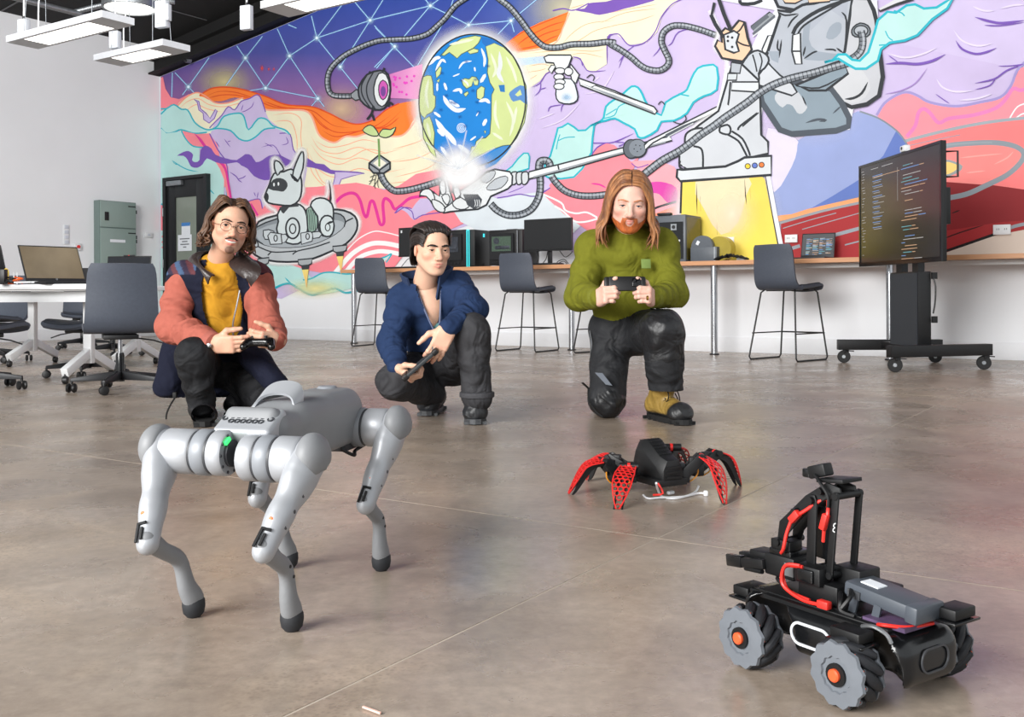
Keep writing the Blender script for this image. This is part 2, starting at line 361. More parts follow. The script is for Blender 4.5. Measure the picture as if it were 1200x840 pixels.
# ================================================================== the room
M_white = mat('white_wall_paint', (236, 238, 241), 0.75, var=0.015, scale=2.0, bump=0.04, bscale=120)
M_wallwhite2 = mat('white_lower_wall', (238, 240, 244), 0.35, var=0.012, scale=2.0)
M_black = mat('black_ceiling_paint', (17, 16, 17), 0.85, var=0.1, scale=3)
M_blackbeam = mat('black_steel_beam', (13, 12, 13), 0.8, var=0.08, scale=4)
def concrete():
    mm = bpy.data.materials.new('polished_concrete'); mm.use_nodes = True; nt = mm.node_tree; N = nt.nodes; L = nt.links
    b = N['Principled BSDF']; g = N.new('ShaderNodeNewGeometry'); src = g.outputs['Position']
    def noise(sc, det, rough=0.55, dist=0.0):
        n = N.new('ShaderNodeTexNoise'); n.inputs['Scale'].default_value = sc; n.inputs['Detail'].default_value = det; n.inputs['Roughness'].default_value = rough; n.inputs['Distortion'].default_value = dist
        L.new(src, n.inputs['Vector']); return n.outputs['Fac']
    def ramp(f, p0, c0, p1, c1):
        r = N.new('ShaderNodeValToRGB'); r.color_ramp.elements[0].position = p0; r.color_ramp.elements[1].position = p1
        r.color_ramp.elements[0].color = (*c0, 1); r.color_ramp.elements[1].color = (*c1, 1); L.new(f, r.inputs['Fac']); return r.outputs['Color']
    def mix(f, a, c, mode='MIX'):
        mx = N.new('ShaderNodeMix'); mx.data_type = 'RGBA'; mx.blend_type = mode
        if isinstance(f, float): mx.inputs[0].default_value = f
        else: L.new(f, mx.inputs[0])
        L.new(a, mx.inputs[6]); L.new(c, mx.inputs[7]); return mx.outputs[2]
    big = ramp(noise(0.55, 3, 0.5, 0.3), 0.35, lin((150, 136, 124)), 0.68, lin((184, 170, 156)))
    mid = ramp(noise(3.2, 7, 0.62, 0.6), 0.3, (0.72, 0.70, 0.68), 0.72, (1.18, 1.18, 1.17))
    c = mix(1.0, big, mid, 'MULTIPLY')
    fine = ramp(noise(34, 8, 0.7), 0.3, (0.74, 0.73, 0.72), 0.7, (1.2, 1.2, 1.19))
    c = mix(0.8, c, fine, 'MULTIPLY')
    # exposed aggregate in patches
    vo = N.new('ShaderNodeTexVoronoi'); vo.inputs['Scale'].default_value = 120; L.new(src, vo.inputs['Vector'])
    agg = ramp(vo.outputs['Distance'], 0.10, (0.55, 0.5, 0.45), 0.55, (1.25, 1.2, 1.1))
    patch = ramp(noise(1.4, 4, 0.6, 0.8), 0.53, (0, 0, 0), 0.66, (1, 1, 1))
    c = mix(patch, c, mix(0.55, c, agg, 'MULTIPLY'))
    # pale scuffs and scratches
    sc = ramp(noise(7, 6, 0.75, 3.0), 0.60, (0, 0, 0), 0.80, (0.30, 0.30, 0.30))
    wh = N.new('ShaderNodeRGB'); wh.outputs[0].default_value = (*lin((205, 197, 188)), 1)
    c = mix(sc, c, wh.outputs[0])
    L.new(c, b.inputs['Base Color'])
    rr = ramp(noise(2.6, 6, 0.65, 0.5), 0.3, (0.20,) * 3, 0.75, (0.40,) * 3); L.new(rr, b.inputs['Roughness'])
    b.inputs['Specular IOR Level'].default_value = 0.65
    bp = N.new('ShaderNodeBump'); bp.inputs['Strength'].default_value = 0.05; bp.inputs['Distance'].default_value = 0.004
    L.new(noise(60, 5, 0.6), bp.inputs['Height']); L.new(bp.outputs['Normal'], b.inputs['Normal'])
    return mm
M_conc = concrete()
M_joint = mat('joint_sealant', (182, 170, 156), 0.8, var=0.1, scale=8)
SMAX, TMAX = 18.0, 14.0
SLOPE = 0.14
mb = MB(); mb.box(RM(SMAX / 2, TMAX / 2, -0.0506), (SMAX + 0.4, TMAX + 0.4, 0.1), rotm(0, 0, RYAW))
floor = mb.build('floor', M_joint, kind='structure')
sj = [0.0] + [11.47 + 3.8 * k for k in (-2, -1, 0, 1)] + [SMAX]
tj = [0.0] + [3.43 + 3.78 * k for k in (0, 1, 2)] + [TMAX]
for i in range(len(sj) - 1):
    for j in range(len(tj) - 1):
        a, b_ = sj[i] + (0.0025 if i else 0), sj[i + 1] - 0.0025; c_, d_ = tj[j] + (0.0025 if j else 0), tj[j + 1] - 0.0025
        MB().box(RM((a + b_) / 2, (c_ + d_) / 2, -0.0015), (b_ - a, d_ - c_, 0.003), rotm(0, 0, RYAW)).build('concrete_slab', M_conc, floor)
def zc(s): return 4.24 + SLOPE * s
def slab(name, corners_st, zfun, th, mt, kind='structure'):
    vs = [RM(s, t, zfun(s)) for s, t in corners_st]; vs += [v + Vector((0, 0, th)) for v in vs]
    return MB().add(vs, [(3, 2, 1, 0), (4, 5, 6, 7), (0, 1, 5, 4), (1, 2, 6, 5), (2, 3, 7, 6), (3, 0, 4, 7)]).build(name, mt, kind=kind)
# mural wall (behind the counter) and left wall, with thickness
def wallprism(name, poly, a, b, horiz, nrm, mt):
    return MB().prism(poly, a, b, CO, horiz, (0, 0, 1), nrm).build(name, mt, kind='structure')
wall_back = wallprism('wall_back', [(-0.2, 0), (SMAX, 0), (SMAX, zc(SMAX)), (0, zc(0)), (-0.2, zc(0))], -0.2, 0.0, E1, E2, M_wallwhite2)
wall_left = wallprism('wall_left', [(0, 0), (TMAX, 0), (TMAX, zc(0)), (0, zc(0))], -0.2, 0.0, E2, E1, M_white)
ceiling = slab('ceiling', [(-0.2, -0.2), (SMAX, -0.2), (SMAX, TMAX), (-0.2, TMAX)], zc, 0.12, M_black)
# black raked beam along the top of the mural: web and two flanges
def rake(s, z0): return z0 + SLOPE * s
beam = MB()
def rakebar(mb, z0, z1, t0, t1, sa=0.0, sb=SMAX):
    vs = [RM(s, t, rake(s, z)) for s in (sa, sb) for t in (t0, t1) for z in (z0, z1)]
    return mb.add(vs, [(0, 1, 3, 2), (4, 6, 7, 5), (0, 4, 5, 1), (2, 3, 7, 6), (0, 2, 6, 4), (1, 5, 7, 3)])
rakebar(beam, 3.83, 4.235, 0.0, 0.10)
trim_1 = beam.build('trim_1', M_blackbeam, kind='structure')
for z in (3.83, 4.03):
    f_ = MB(); rakebar(f_, z, z + 0.022, 0.0, 0.20, sa=-0.001); f_.build('flange', M_blackbeam, trim_1)
# black ceiling panels seen between joints
M_seam = mat('grey_ceiling_seam', (92, 92, 95), 0.7, var=0.1)
for s_ in (1.3, 2.6, 3.9, 5.2):
    MB().bar(RM(s_, 0.2, zc(s_) - 0.006), RM(s_, 9, zc(s_) - 0.006), 0.02, 0.008).build('ceiling_seam', M_seam if s_ < 1.5 else M_blackbeam, ceiling)
for t_ in (1.2, 2.4, 3.6, 4.8, 6.0):
    MB().bar(RM(0.02, t_, zc(0) - 0.004), RM(8, t_, zc(8) - 0.006), 0.02, 0.008).build('ceiling_seam', M_seam if t_ > 2 else M_blackbeam, ceiling)
# skirting boards
M_skirt = mat('white_skirting', (232, 234, 238), 0.5, var=0.01)
MB().box(RM(SMAX / 2 + 0.6, 0.0075, 0.075), (SMAX - 1.2, 0.015, 0.15), rotm(0, 0, RYAW)).build('baseboard_back', M_skirt, kind='structure', bevel=0.003)
MB().box(RM(0.0075, TMAX / 2, 0.075), (0.015, TMAX - 0.04, 0.15), rotm(0, 0, RYAW)).build('baseboard_left', M_skirt, kind='structure', bevel=0.003)
# ================================================================== the mural: flat paint on the wall, traced in wall coordinates
M_paint = attr_mat('mural_paint', 0.65, False, 0.05, 3.0)
M_spray = attr_mat('mural_airbrush', 0.65, True, 0.05, 3.0)
mural = thing('mural', 'large colourful mural of planet, robot arm and spaceman covering the back wall', 'mural', RM(6, 0.0, 1.0), RYAW)
_layer = [0]
def zz(ox, oy, k):
    def f(sx):
        out = []
        for q in sx.split():
            a, b = q.split(','); out.append((ox + float(a) / k, oy + float(b) / k))
        return out
    return f
px = zz(0, 0, 1)
A3 = zz(180, 0, 4); A4 = zz(180, 150, 4); A5 = zz(420, 0, 4); A6 = zz(420, 120, 4); A7 = zz(700, 0, 4); A8 = zz(900, 0, 4)
B1 = zz(600, 120, 4); B2 = zz(900, 120, 4); B4 = zz(820, 0, 5); B5 = zz(270, 170, 4.8); B6 = zz(480, 30, 4.94)
class Paint:
    def __init__(s): s.v = []; s.f = []; s.c = []; s.m = []
    def face(s, pts, cols, mi=0, new=True):
        if new: _layer[0] += 1
        off = 0.004 + _layer[0] * 0.000028; b = len(s.v)
        for x, y in pts:
            w = onplane(x, y, off); a_, t_ = st(w); a_ = min(max(a_, 0.004), 15.5)
            s.v.append(RM(a_, off, min(w.z, 3.825 + 0.14 * a_)))
        s.f.append(tuple(range(b, b + len(pts)))); s.m.append(mi)
        s.c += [(*c[:3], c[3] if len(c) > 3 else 1.0) for c in cols]
    def poly(s, pts, col, sm=0):
        if sm: pts = [tuple(p) for p in catmull(pts, sm, True)]
        c = lin(col); s.face(pts, [c] * len(pts)); return s
    def strip(s, L, R, cl, cr_, mi):
        for i in range(len(L) - 1): s.face([L[i], L[i + 1], R[i + 1], R[i]], [cl[i], cl[i + 1], cr_[i + 1], cr_[i]], mi, new=(i == 0))
    def _sides(s, pts, w, sm, closed=False, taper=False):
        P = np.array(catmull(pts, sm, closed) if sm else pts, float)
        if closed: P = np.vstack([P, P[:1]])
        d = np.gradient(P, axis=0)
        if closed: d[0] = d[-1] = P[1] - P[-2]
        d /= (np.linalg.norm(d, axis=1, keepdims=True) + 1e-9); n = np.stack([-d[:, 1], d[:, 0]], 1)
        k = np.ones(len(P))
        if taper: u = np.linspace(0, 1, len(P)); k = np.clip(np.minimum(u, 1 - u) * 5, 0.15, 1) if taper == 1 else 1 - 0.9 * u
        return P, n, (w / 2 * k)[:, None]
    def line(s, pts, w, col, sm=5, closed=False, taper=False):
        P, n, k = s._sides(pts, w, sm, closed, taper); c = lin(col); cc = [c] * len(P)
        s.strip([tuple(q) for q in P - n * k], [tuple(q) for q in P + n * k], cc, cc, 0); return s
    def soft(s, pts, w, col, a=1.0, sm=5, closed=False):
        P, n, k = s._sides(pts, w, sm, closed); c = lin(col); c0 = [(*c, 0.0)] * len(P); c1 = [(*c, a)] * len(P)
        Pm = [tuple(q) for q in P]
        s.strip([tuple(q) for q in P - n * k], Pm, c0, c1, 1); s.strip(Pm, [tuple(q) for q in P + n * k], c1, c0, 1); return s
    def glow(s, cx, cy, rx, ry, col, a=1.0, core=0.0, n=40):
        c = lin(col); ring = lambda k: [(cx + rx * k * math.cos(2 * PI * i / n), cy + ry * k * math.sin(2 * PI * i / n)) for i in range(n + 1)]
        if core > 0: s.face(ring(core)[:-1], [(*c, a)] * n, 1)
        ks = [core, core + (1 - core) * 0.35, core + (1 - core) * 0.7, 1.0]; al = [a, a * 0.55, a * 0.15, 0]
        for q in range(3): s.strip(ring(max(ks[q], 0.001)), ring(ks[q + 1]), [(*c, al[q])] * (n + 1), [(*c, al[q + 1])] * (n + 1), 1)
        return s
    def ell(s, cx, cy, rx, ry, col, rot=0, n=40):
        cs, sn = math.cos(rot), math.sin(rot)
        pts = [(cx + rx * math.cos(2 * PI * i / n) * cs - ry * math.sin(2 * PI * i / n) * sn, cy + rx * math.cos(2 * PI * i / n) * sn + ry * math.sin(2 * PI * i / n) * cs) for i in range(n)]
        return s.poly(pts, col)
    def ellline(s, cx, cy, rx, ry, w, col, rot=0, n=40, a0=0, a1=2 * PI):
        cs, sn = math.cos(rot), math.sin(rot); full = a1 - a0 > 6.2; nn = n if full else n + 1
        an = [a0 + (a1 - a0) * i / n for i in range(nn)]
        return s.line([(cx + rx * math.cos(t) * cs - ry * math.sin(t) * sn, cy + rx * math.cos(t) * sn + ry * math.sin(t) * cs) for t in an], w, col, 0, full)
    def shape(s, pts, col, oc, w, sm=0): s.poly(pts, col, sm); s.line(pts, w, oc, sm, True); return s
    def shade(s, pts, c0, c1, axis=1):       # polygon with a painted blend between two colours along x (0) or y (1)
        q = [p[axis] for p in pts]; lo, hi = min(q), max(q); a, b = np.array(lin(c0)), np.array(lin(c1))
        s.face(pts, [tuple(a + (b - a) * (v - lo) / (hi - lo + 1e-9)) for v in q]); return s
    def hose(s, pts, w, sm=10, step=4.2, dark=(38, 42, 48), mid=(112, 118, 126), lite=(176, 182, 190)):
        s.line(pts, w, dark, sm); s.line(pts, w - 2.2, mid, sm)
        P, n, k = s._sides(pts, w, sm); s.line([tuple(q) for q in P - n * w * 0.12], w * 0.28, lite, 0)
        L_ = np.concatenate([[0], np.cumsum(np.linalg.norm(np.diff(P, axis=0), axis=1))]); c = lin(dark)
        for q in np.arange(step / 2, L_[-1], step):
            x = np.array([np.interp(q, L_, P[:, 0]), np.interp(q, L_, P[:, 1])]); nx = np.array([np.interp(q, L_, n[:, 0]), np.interp(q, L_, n[:, 1])]); dx = np.array([nx[1], -nx[0]])
            s.face([tuple(x - nx * w * .45 - dx * .5), tuple(x + nx * w * .45 - dx * .5), tuple(x + nx * w * .45 + dx * .5), tuple(x - nx * w * .45 + dx * .5)], [c] * 4, 0, False)
        return s
    def done(s, name, label=None):
        inv = mural.matrix_world if False else Matrix.LocRotScale(mural.location, mural.rotation_euler, None).inverted()
        me = bpy.data.meshes.new(name); me.from_pydata([tuple(inv @ v) for v in s.v], [], s.f); me.update()
        ca = me.color_attributes.new('Col', 'FLOAT_COLOR', 'CORNER'); ca.data.foreach_set('color', np.array(s.c, 'f').ravel())
        o = link(name, me, [M_paint, M_spray], mural, label=label)
        me.polygons.foreach_set('material_index', np.array(s.m, 'i')); me.update(); return o
INK = (40, 44, 50); TEAL = (28, 178, 196); AQUA = (186, 226, 222); LIL = (204, 188, 226); VIO = (120, 84, 178); PINK = (250, 138, 150); CREAM = (240, 234, 204); PEACH = (250, 178, 138); MAG = (226, 52, 150); ORG = (250, 128, 46); ORD = (226, 76, 28)
# ---- ground colours
p = Paint()
p.poly(px('188,94 260,65 340,30 420,-4 560,-62 700,-120 1330,-330 1330,300 1000,304 700,310 660,290 560,260 400,316 330,350 188,330'), LIL)
p.poly(px('1000,40 1100,-40 1330,-120 1330,100 1190,80'), (208, 194, 230))
p.done('lilac_ground', 'lilac ground colour of the mural')
p = Paint()                                   # night sky grid
xs = np.linspace(188.5, 700, 40); ys = np.linspace(-140, 150, 24)
def skycol(x, y):
    t = np.clip((y + 20) / 165, 0, 1); top = np.array(lin((34, 70, 160))); mid = np.array(lin((74, 80, 158))); low = np.array(lin((172, 112, 158)))
    c = top + (mid - top) * min(1, t * 2) if t < 0.5 else mid + (low - mid) * (t - 0.5) * 2
    k = np.clip((320 - x) / 160, 0, 1); c = c + (np.array(lin((104, 70, 136))) - c) * k * 0.45 * np.clip(y / 60, 0, 1)
    k = np.clip((x - 560) / 120, 0, 1); c = c + (np.array(lin((120, 150, 200))) - c) * k * 0.5
    return tuple(c)
topl = lambda x: 90 - (x - 188) * 0.42
_layer[0] += 1
for i in range(len(xs) - 1):
    for j in range(len(ys) - 1):
        if ys[j + 1] < topl(xs[i + 1]) - 20 or (xs[i] > 575 and ys[j] > 95) or (xs[i] > 615 and ys[j] > 50): continue
        q = [(xs[i], ys[j]), (xs[i + 1], ys[j]), (xs[i + 1], ys[j + 1]), (xs[i], ys[j + 1])]
        p.face(q, [skycol(*t) for t in q], 0, False)
p.glow(263, 96, 44, 30, (226, 214, 150), 0.75); p.glow(400, 128, 42, 34, (232, 200, 160), 0.75); p.glow(660, 10, 60, 50, (214, 206, 170), 0.8)
p.glow(307, 80, 3, 5, (240, 80, 60), 0.9); p.glow(315, 81, 2, 3, (240, 80, 60), 0.8); p.glow(321, 81, 2, 3, (240, 80, 60), 0.8)
BL = (168, 216, 246)
def net(Z, edges, w=1.3):
    for e in edges.split(';'):
        a = Z(e.strip())
        p.soft(a, w * 2.6, (120, 160, 230), 0.5, 0); p.line(a, w * 0.62, BL, 0)
net(A3, '765,178 1015,95;1015,95 1200,50;765,178 637,262;637,262 525,413;525,413 770,462;637,262 770,462;430,272 525,413;430,272 390,215;430,272 510,170;430,272 340,400;765,178 740,75;637,262 580,135;765,178 900,0;1015,95 935,0;1015,95 1075,0;1015,95 875,313;765,178 960,420;1035,120 1130,218;1130,218 1045,320;163,407 100,340;163,407 260,270;163,407 135,445;163,407 200,445;88,340 85,455;525,413 390,435;770,462 740,498;770,462 800,500;630,115 670,132')
net(A5, '55,95 337,27;337,27 300,-20;337,27 400,-20;337,27 422,68;422,68 450,-20;422,68 517,117;517,117 715,97;422,68 268,322;517,117 605,0;517,117 460,160;715,97 850,-15;715,97 650,165;715,97 730,150;168,220 80,130;168,220 75,315;168,220 268,322;337,27 215,170;55,95 0,30')
for c_, Z in (('765,178 1015,95 637,262 430,272 525,413 770,462 163,407 875,313 1130,218', A3), ('337,27 422,68 517,117 715,97 268,322', A5)):
    for q in Z(c_): p.glow(q[0], q[1], 6, 6, (190, 226, 250), 0.8); p.ell(q[0], q[1], 1.6, 1.6, (222, 242, 255), 0, 10)
p.done('night_sky', 'blue and violet painted sky with a net of glowing star lines')
# ---- hills left: pink corner, orange, cream
p = Paint()
p.poly(px('188.5,91 191,90 194,104 200,114 210,116 222,110 216,125 188.5,132'), PINK)
p.poly(A3('105,505 150,455 200,432 240,445 290,480 350,480 420,455 520,450 640,500 740,500 830,560 980,590 1200,560 1290,560 1400,760 1500,900 1500,950 1300,960 1240,900 1000,880 880,880 840,870 700,900 560,890 300,700 100,600'), CREAM, 3)
p.poly(A3('215,447 270,415 340,408 420,420 520,450 620,490 740,500 820,530 900,570 960,582 1030,562 1090,515 1150,485 1250,465 1340,420 1300,480 1230,545 1180,625 1130,640 1060,625 1010,622 950,640 900,640 850,668 800,652 770,622 740,545 700,517 600,517 520,512 440,472 380,457 320,474 270,472 235,455'), ORG, 3)
p.line(A3('215,447 270,415 340,408 420,420 520,450 620,490 740,500 820,530 900,570 960,582 1030,562 1090,515 1150,485'), 1.6, ORD)
for q in ('240,455 300,430 380,432 460,458 560,500 660,508 745,520 800,560 850,590 930,600', '250,462 320,445 400,448 470,468', '760,545 800,590 860,620 960,615 1040,590 1110,540', '520,475 600,502 700,512', '790,610 850,640 930,625 1010,600 1080,590 1160,520', '1040,605 1100,590 1150,550', '740,525 780,580 820,610', '1000,610 1080,600 1140,620'):
    p.line(A3(q), 1.1, ORD, taper=1)
p.line(A3('105,505 150,458 200,434 240,448 290,482 350,482 420,457'), 1.6, (250, 160, 130)); p.line(A3('440,472 520,512 600,517 700,517 740,545 770,622 800,652 850,668 900,640 950,640 1010,622 1060,625 1130,640 1180,625 1230,560'), 2.0, (250, 176, 150))
for q in ('120,510 160,475 210,462 260,490 330,500 420,480 480,480', '150,520 200,490 250,510 320,525', '560,540 640,530 690,560 690,640 700,740', '560,570 640,570 670,640 672,720', '740,640 780,700 860,720 960,690 1060,720 1180,690', '740,680 790,740 870,770 960,740 1060,765 1180,740', '730,720 770,790 850,830 960,790 1060,810 1180,790', '720,690 740,800 800,870 860,875', '745,760 790,850 840,868', '760,660 820,690 900,680 980,655 1060,670', '780,720 900,745 1000,700 1100,720', '1120,700 1250,660 1330,600', '1120,760 1240,740 1340,690', '1130,830 1280,790 1360,730', '1100,860 1250,840 1360,800'):
    p.line(A3(q), 0.9, PEACH, taper=1)
p.done('cream_and_orange_hills')
# ---- purple peaks, aqua cloud, violet streak
p = Paint()
p.poly(A3('285,575 320,540 350,500 380,515 410,475 450,462 480,445 500,455 525,525 540,560 590,600 640,630 655,700 690,740 720,790 700,900 560,1000 400,1000 340,800 300,700 262,640'), LIL)
p.line(A3('262,600 285,575 320,540 350,500 380,515 410,475 450,462 480,445 500,455 525,525'), 1.3, VIO, 3); p.line(A3('590,625 640,630 655,700 690,745 705,760'), 1.3, VIO, 3)
p.shape(A3('188,465 212,475 220,510 245,530 265,555 290,512 298,520 285,555 260,577 235,560 232,530 212,515 205,480'), LIL, VIO, 1.1)
for q in ('470,475 460,500 430,520 410,525', '505,690 560,680 590,720 600,740', '520,670 560,690', '330,650 360,690', '345,665 362,660', '290,660 310,690', '620,640 630,670 600,680', '420,490 410,520'): p.line(A3(q), 1.0, VIO, 3, taper=1)
p.poly(A3('34,520 60,510 95,490 130,510 160,515 190,570 225,600 262,610 300,590 330,545 400,530 425,550 440,605 455,600 490,555 530,560 560,590 610,605 635,630 570,600 520,605 480,640 440,660 400,650 360,610 300,605 250,620 190,625 130,610 60,625 34,600'), AQUA)
for q in ('34,510 62,508 95,490 130,512 160,516 190,570 225,598 262,608 300,590 330,545 400,530 425,550 445,608 490,556 530,560 560,590 615,608 638,630', '262,608 300,602 360,612 400,650 440,660 480,640 520,606 570,600', '34,600 60,625 100,618 130,608 190,625 250,620', '34,535 62,508'): p.line(A3(q), 1.7, TEAL, 3)
p.poly(A3('34,600 60,625 130,615 155,650 180,680 215,690 215,740 290,745 330,800 330,1000 400,1320 34,1400'), AQUA)
p.poly(A3('130,612 200,628 262,625 300,680 310,740 350,780 352,850 330,880 330,810 300,750 250,700 215,688 180,680 150,650'), PINK)
p.line(A3('190,625 215,650 245,690 290,740 330,780 350,860 352,900'), 3.2, MAG, taper=1)
p.line(A3('130,612 150,650 180,682 215,690 260,690'), 1.5, TEAL, 3); p.line(A3('262,625 300,700 340,760 352,850'), 1.3, VIO, 3)
p.line(A4('290,152 320,180 340,240 345,330 365,400'), 1.6, TEAL, 3); p.poly(A4('285,150 310,160 340,200 352,300 380,380 370,420 348,330 330,240 310,190'), PINK); p.line(A4('300,150 335,190 350,260 362,330'), 2.4, MAG, 3)
p.line(A4('85,150 120,175 160,195 210,205'), 1.2, TEAL, 3, taper=1); p.poly(A4('85,150 95,165 125,172 105,172'), TEAL); p.line(A4('255,270 265,290 285,310'), 1.4, TEAL, 3, taper=1)
p.poly(A4('110,130 140,112 165,108 185,125 180,150 195,160 215,150 220,105 240,82 270,95 290,125 340,142 390,150 430,122 460,130 480,160 510,150 540,130 590,125 640,150 700,148 720,140 760,165 800,170 830,195 880,200 960,205 990,215 880,215 830,215 780,195 740,185 700,180 640,165 600,200 560,235 520,245 470,225 440,190 410,175 390,160 340,168 290,160 250,142 230,170 205,186 175,180 160,150 140,130'), VIO, 2)
p.shape(A4('850,205 900,205 985,212 930,225 880,240 860,290 845,330 835,330 840,270 850,230'), LIL, VIO, 1.0)
p.line(A4('355,205 385,225 400,245 415,255'), 1.3, VIO, 3, taper=1); p.line(A4('395,240 420,232 432,222'), 1.2, VIO, 3, taper=1)
p.poly(A4('440,345 490,330 505,350 515,420 495,430 450,385'), PINK); p.line(A4('420,360 440,345 490,332 505,350 515,420'), 1.2, VIO, 3); p.line(A4('455,355 480,395 498,428'), 2.4, MAG, 3)
for q in ('470,300 478,320', '490,300 485,330', '515,375 540,392 580,400', '690,350 720,340'): p.line(A4(q), 1.0, VIO, 3, taper=1)
p.done('purple_peaks', 'lilac mountain peaks with a violet streak and aqua cloud band')
# ---- pink fields with squiggle, white swooshes, aqua foot band
p = Paint()
p.poly(A4('345,300 370,420 420,420 470,440 560,300 700,278 760,276 850,266 950,256 1010,268 1080,290 1150,270 1230,215 1330,195 1440,205 1520,300 1560,400 1200,560 1130,650 900,660 800,680 680,660 400,640 330,500'), PINK)
p.poly(A4('34,360 48,362 52,400 48,480 34,480'), PINK); [p.poly(A4('38,%d 54,%d 54,%d 38,%d' % (y, y - 3, y + 6, y + 9)), PINK) for y in (505, 530, 555)]; p.line(A4('36,355 46,365 42,390'), 2, TEAL, 2)
p.line(A4('845,358 880,322 920,305 950,312 970,345 985,400 1000,415 1015,350 1030,345 1045,390 1062,450 1080,440 1075,360 1085,330 1110,345 1130,380 1160,362 1200,330 1260,318 1320,300'), 3.6, MAG, 4)
p.line(A4('905,575 960,520 1030,485 1090,490 1150,505'), 1.4, (255, 244, 244)); p.line(A4('850,680 930,590 1010,545 1080,540 1160,555'), 5.5, (250, 250, 250)); p.line(A4('880,700 960,610 1040,580 1100,580 1160,592'), 5.0, (250, 250, 250))
p.poly(A6('640,430 760,400 880,420 960,470 1060,560 1000,620 600,620 480,560 440,500'), (218, 226, 232)); 
p.poly(A4('960,700 1000,625 1080,605 1115,590 1075,635 1000,690'), AQUA); p.line(A4('940,720 965,670 1000,628 1080,606 1115,590 1090,630'), 1.7, TEAL)
p.poly(A4('400,640 520,620 640,640 700,660 740,700 800,678 900,682 960,680 960,745 850,770 740,785 680,755 640,730 600,735 520,775 440,790 330,780 330,640'), AQUA)
p.line(A4('540,765 600,735 640,730 680,752 740,782 800,765 850,752 900,772 960,760'), 2.4, TEAL); p.line(A4('700,712 740,705 790,680 840,676 900,684 960,680'), 1.7, TEAL); p.line(A4('615,700 650,735 680,755'), 1.6, TEAL, taper=1)
p.glow(370, 338, 45, 14, (250, 240, 170), 0.9)
p.done('pink_fields', 'pink fields with a magenta squiggle and white swooshes')
# ---- right of the planet: orange wedge, cream dunes, violet, aqua
p = Paint()
p.poly(A5('690,215 760,150 850,105 985,55 1020,-60 1300,-220 1500,-220 1520,-10 1480,20 1430,60 1400,150 1350,200 1270,210 1210,160 1165,170 1165,300 1110,335 1070,330 1040,280 1000,270 920,330 880,345 850,380 790,420 740,400'), CREAM)
p.poly(A5('690,205 760,150 850,105 985,55 960,130 930,190 850,225 760,240 720,240'), ORG)
for q in ('700,200 770,150 870,105 980,62', '740,215 800,170 900,120 970,100', '800,200 870,160 950,135', '740,232 830,215 900,180 940,165'): p.line(A5(q), 1.3, ORD, 3, taper=1)
p.poly(A5('830,0 930,0 800,235 760,235 850,105'), (232, 226, 226)) if False else None
p.line(A5('740,245 850,230 930,195 960,130 990,60'), 1.6, (250, 176, 150))
for q in ('960,200 1010,150 1080,110 1200,95', '960,235 1050,180 1120,140 1250,110', '800,250 900,240 1000,235 1100,240 1160,230', '790,275 870,262 920,262', '800,310 860,300 900,310', '780,340 850,330 880,320', '790,380 840,350', '1000,255 1060,250 1150,270', '1180,60 1280,40 1400,20', '1130,110 1250,60 1400,40', '1190,120 1300,100 1390,70', '990,40 1060,20'): p.line(A5(q), 0.9, PEACH, 4, taper=1)
p.poly(A5('1000,45 1060,40 1080,15 1130,10 1190,0 1250,-50 1400,-120 1420,-20 1330,20 1250,40 1200,55 1130,70 1090,62'), VIO, 2); p.line(A5('910,50 960,40 1010,48 1080,15'), 1.4, VIO)
for q in ('810,410 850,390 880,345 920,330', '1000,270 1040,278 1070,328 1110,335 1160,330', '1165,300 1168,175 1200,160', '855,385 850,425 825,450', '850,420 880,410', '1020,480 960,490 950,525', '960,490 900,500 890,525', '1000,265 1040,275 1050,310'): p.line(A5(q), 1.2, VIO, 3, taper=1)
p.line(A7('60,165 100,160 150,212 220,200 270,150 300,80 350,20 410,-10'), 1.4, VIO); p.line(A7('45,200 60,165'), 1.4, VIO, 2); p.line(A7('180,210 130,250 100,320'), 1.0, VIO, 3, taper=1); p.line(A7('130,250 100,290'), 1, VIO, 3, taper=1); p.line(A7('460,130 380,150 350,200 330,215'), 1.2, VIO, 3, taper=1); p.line(A7('300,190 290,230 260,265'), 1, VIO, 3, taper=1)
for q in ('1060,440 1140,420 1200,330', '860,600 960,560 1040,480', '840,560 920,530', '1090,390 1130,360'): p.line(A5(q), 1.6, (224, 212, 238), 4, taper=1)
p.done('cream_dunes', 'cream and orange dunes with violet veins right of the planet')
p = Paint()                                   # pink valley right of the hand
p.poly(B1('600,250 560,280 480,200 440,190 400,215 350,280 280,330 180,380 145,430 240,520 310,570 380,620 1100,620 1180,400 800,330 680,300 560,330'), PINK)
p.poly(B1('560,275 680,270 760,300 800,380 780,520 640,520 640,380'), (250, 168, 178))
p.poly(B1('640,380 700,372 770,400 770,470 730,470 690,430 650,420'), (222, 70, 170), 3)
p.line(B1('370,380 410,385 440,400'), 2.0, MAG, 4, taper=1)
for q in ('145,430 230,470 250,505 300,520 350,515 400,540', '200,485 240,510 290,555 340,560 400,545'): p.line(B1(q), 2.0, (252, 246, 246), 4)
p.line(B1('660,500 700,485 770,465'), 2.6, INK, 3); p.line(B1('650,540 700,515 770,490'), 2.4, INK, 3); p.poly(B1('660,525 770,485 770,520 700,545'), (252, 150, 120))
p.line(B1('350,190 420,190 480,185 570,145'), 1.4, VIO, 3, taper=1); p.line(B1('480,185 530,190 500,205'), 1.2, VIO, 3); p.line(B1('375,245 400,210 440,190'), 1.4, VIO, 3); p.line(B1('560,285 590,305 640,290'), 1.2, VIO, 3); p.line(B1('30,415 0,420 -30,430'), 1.1, VIO, 3)
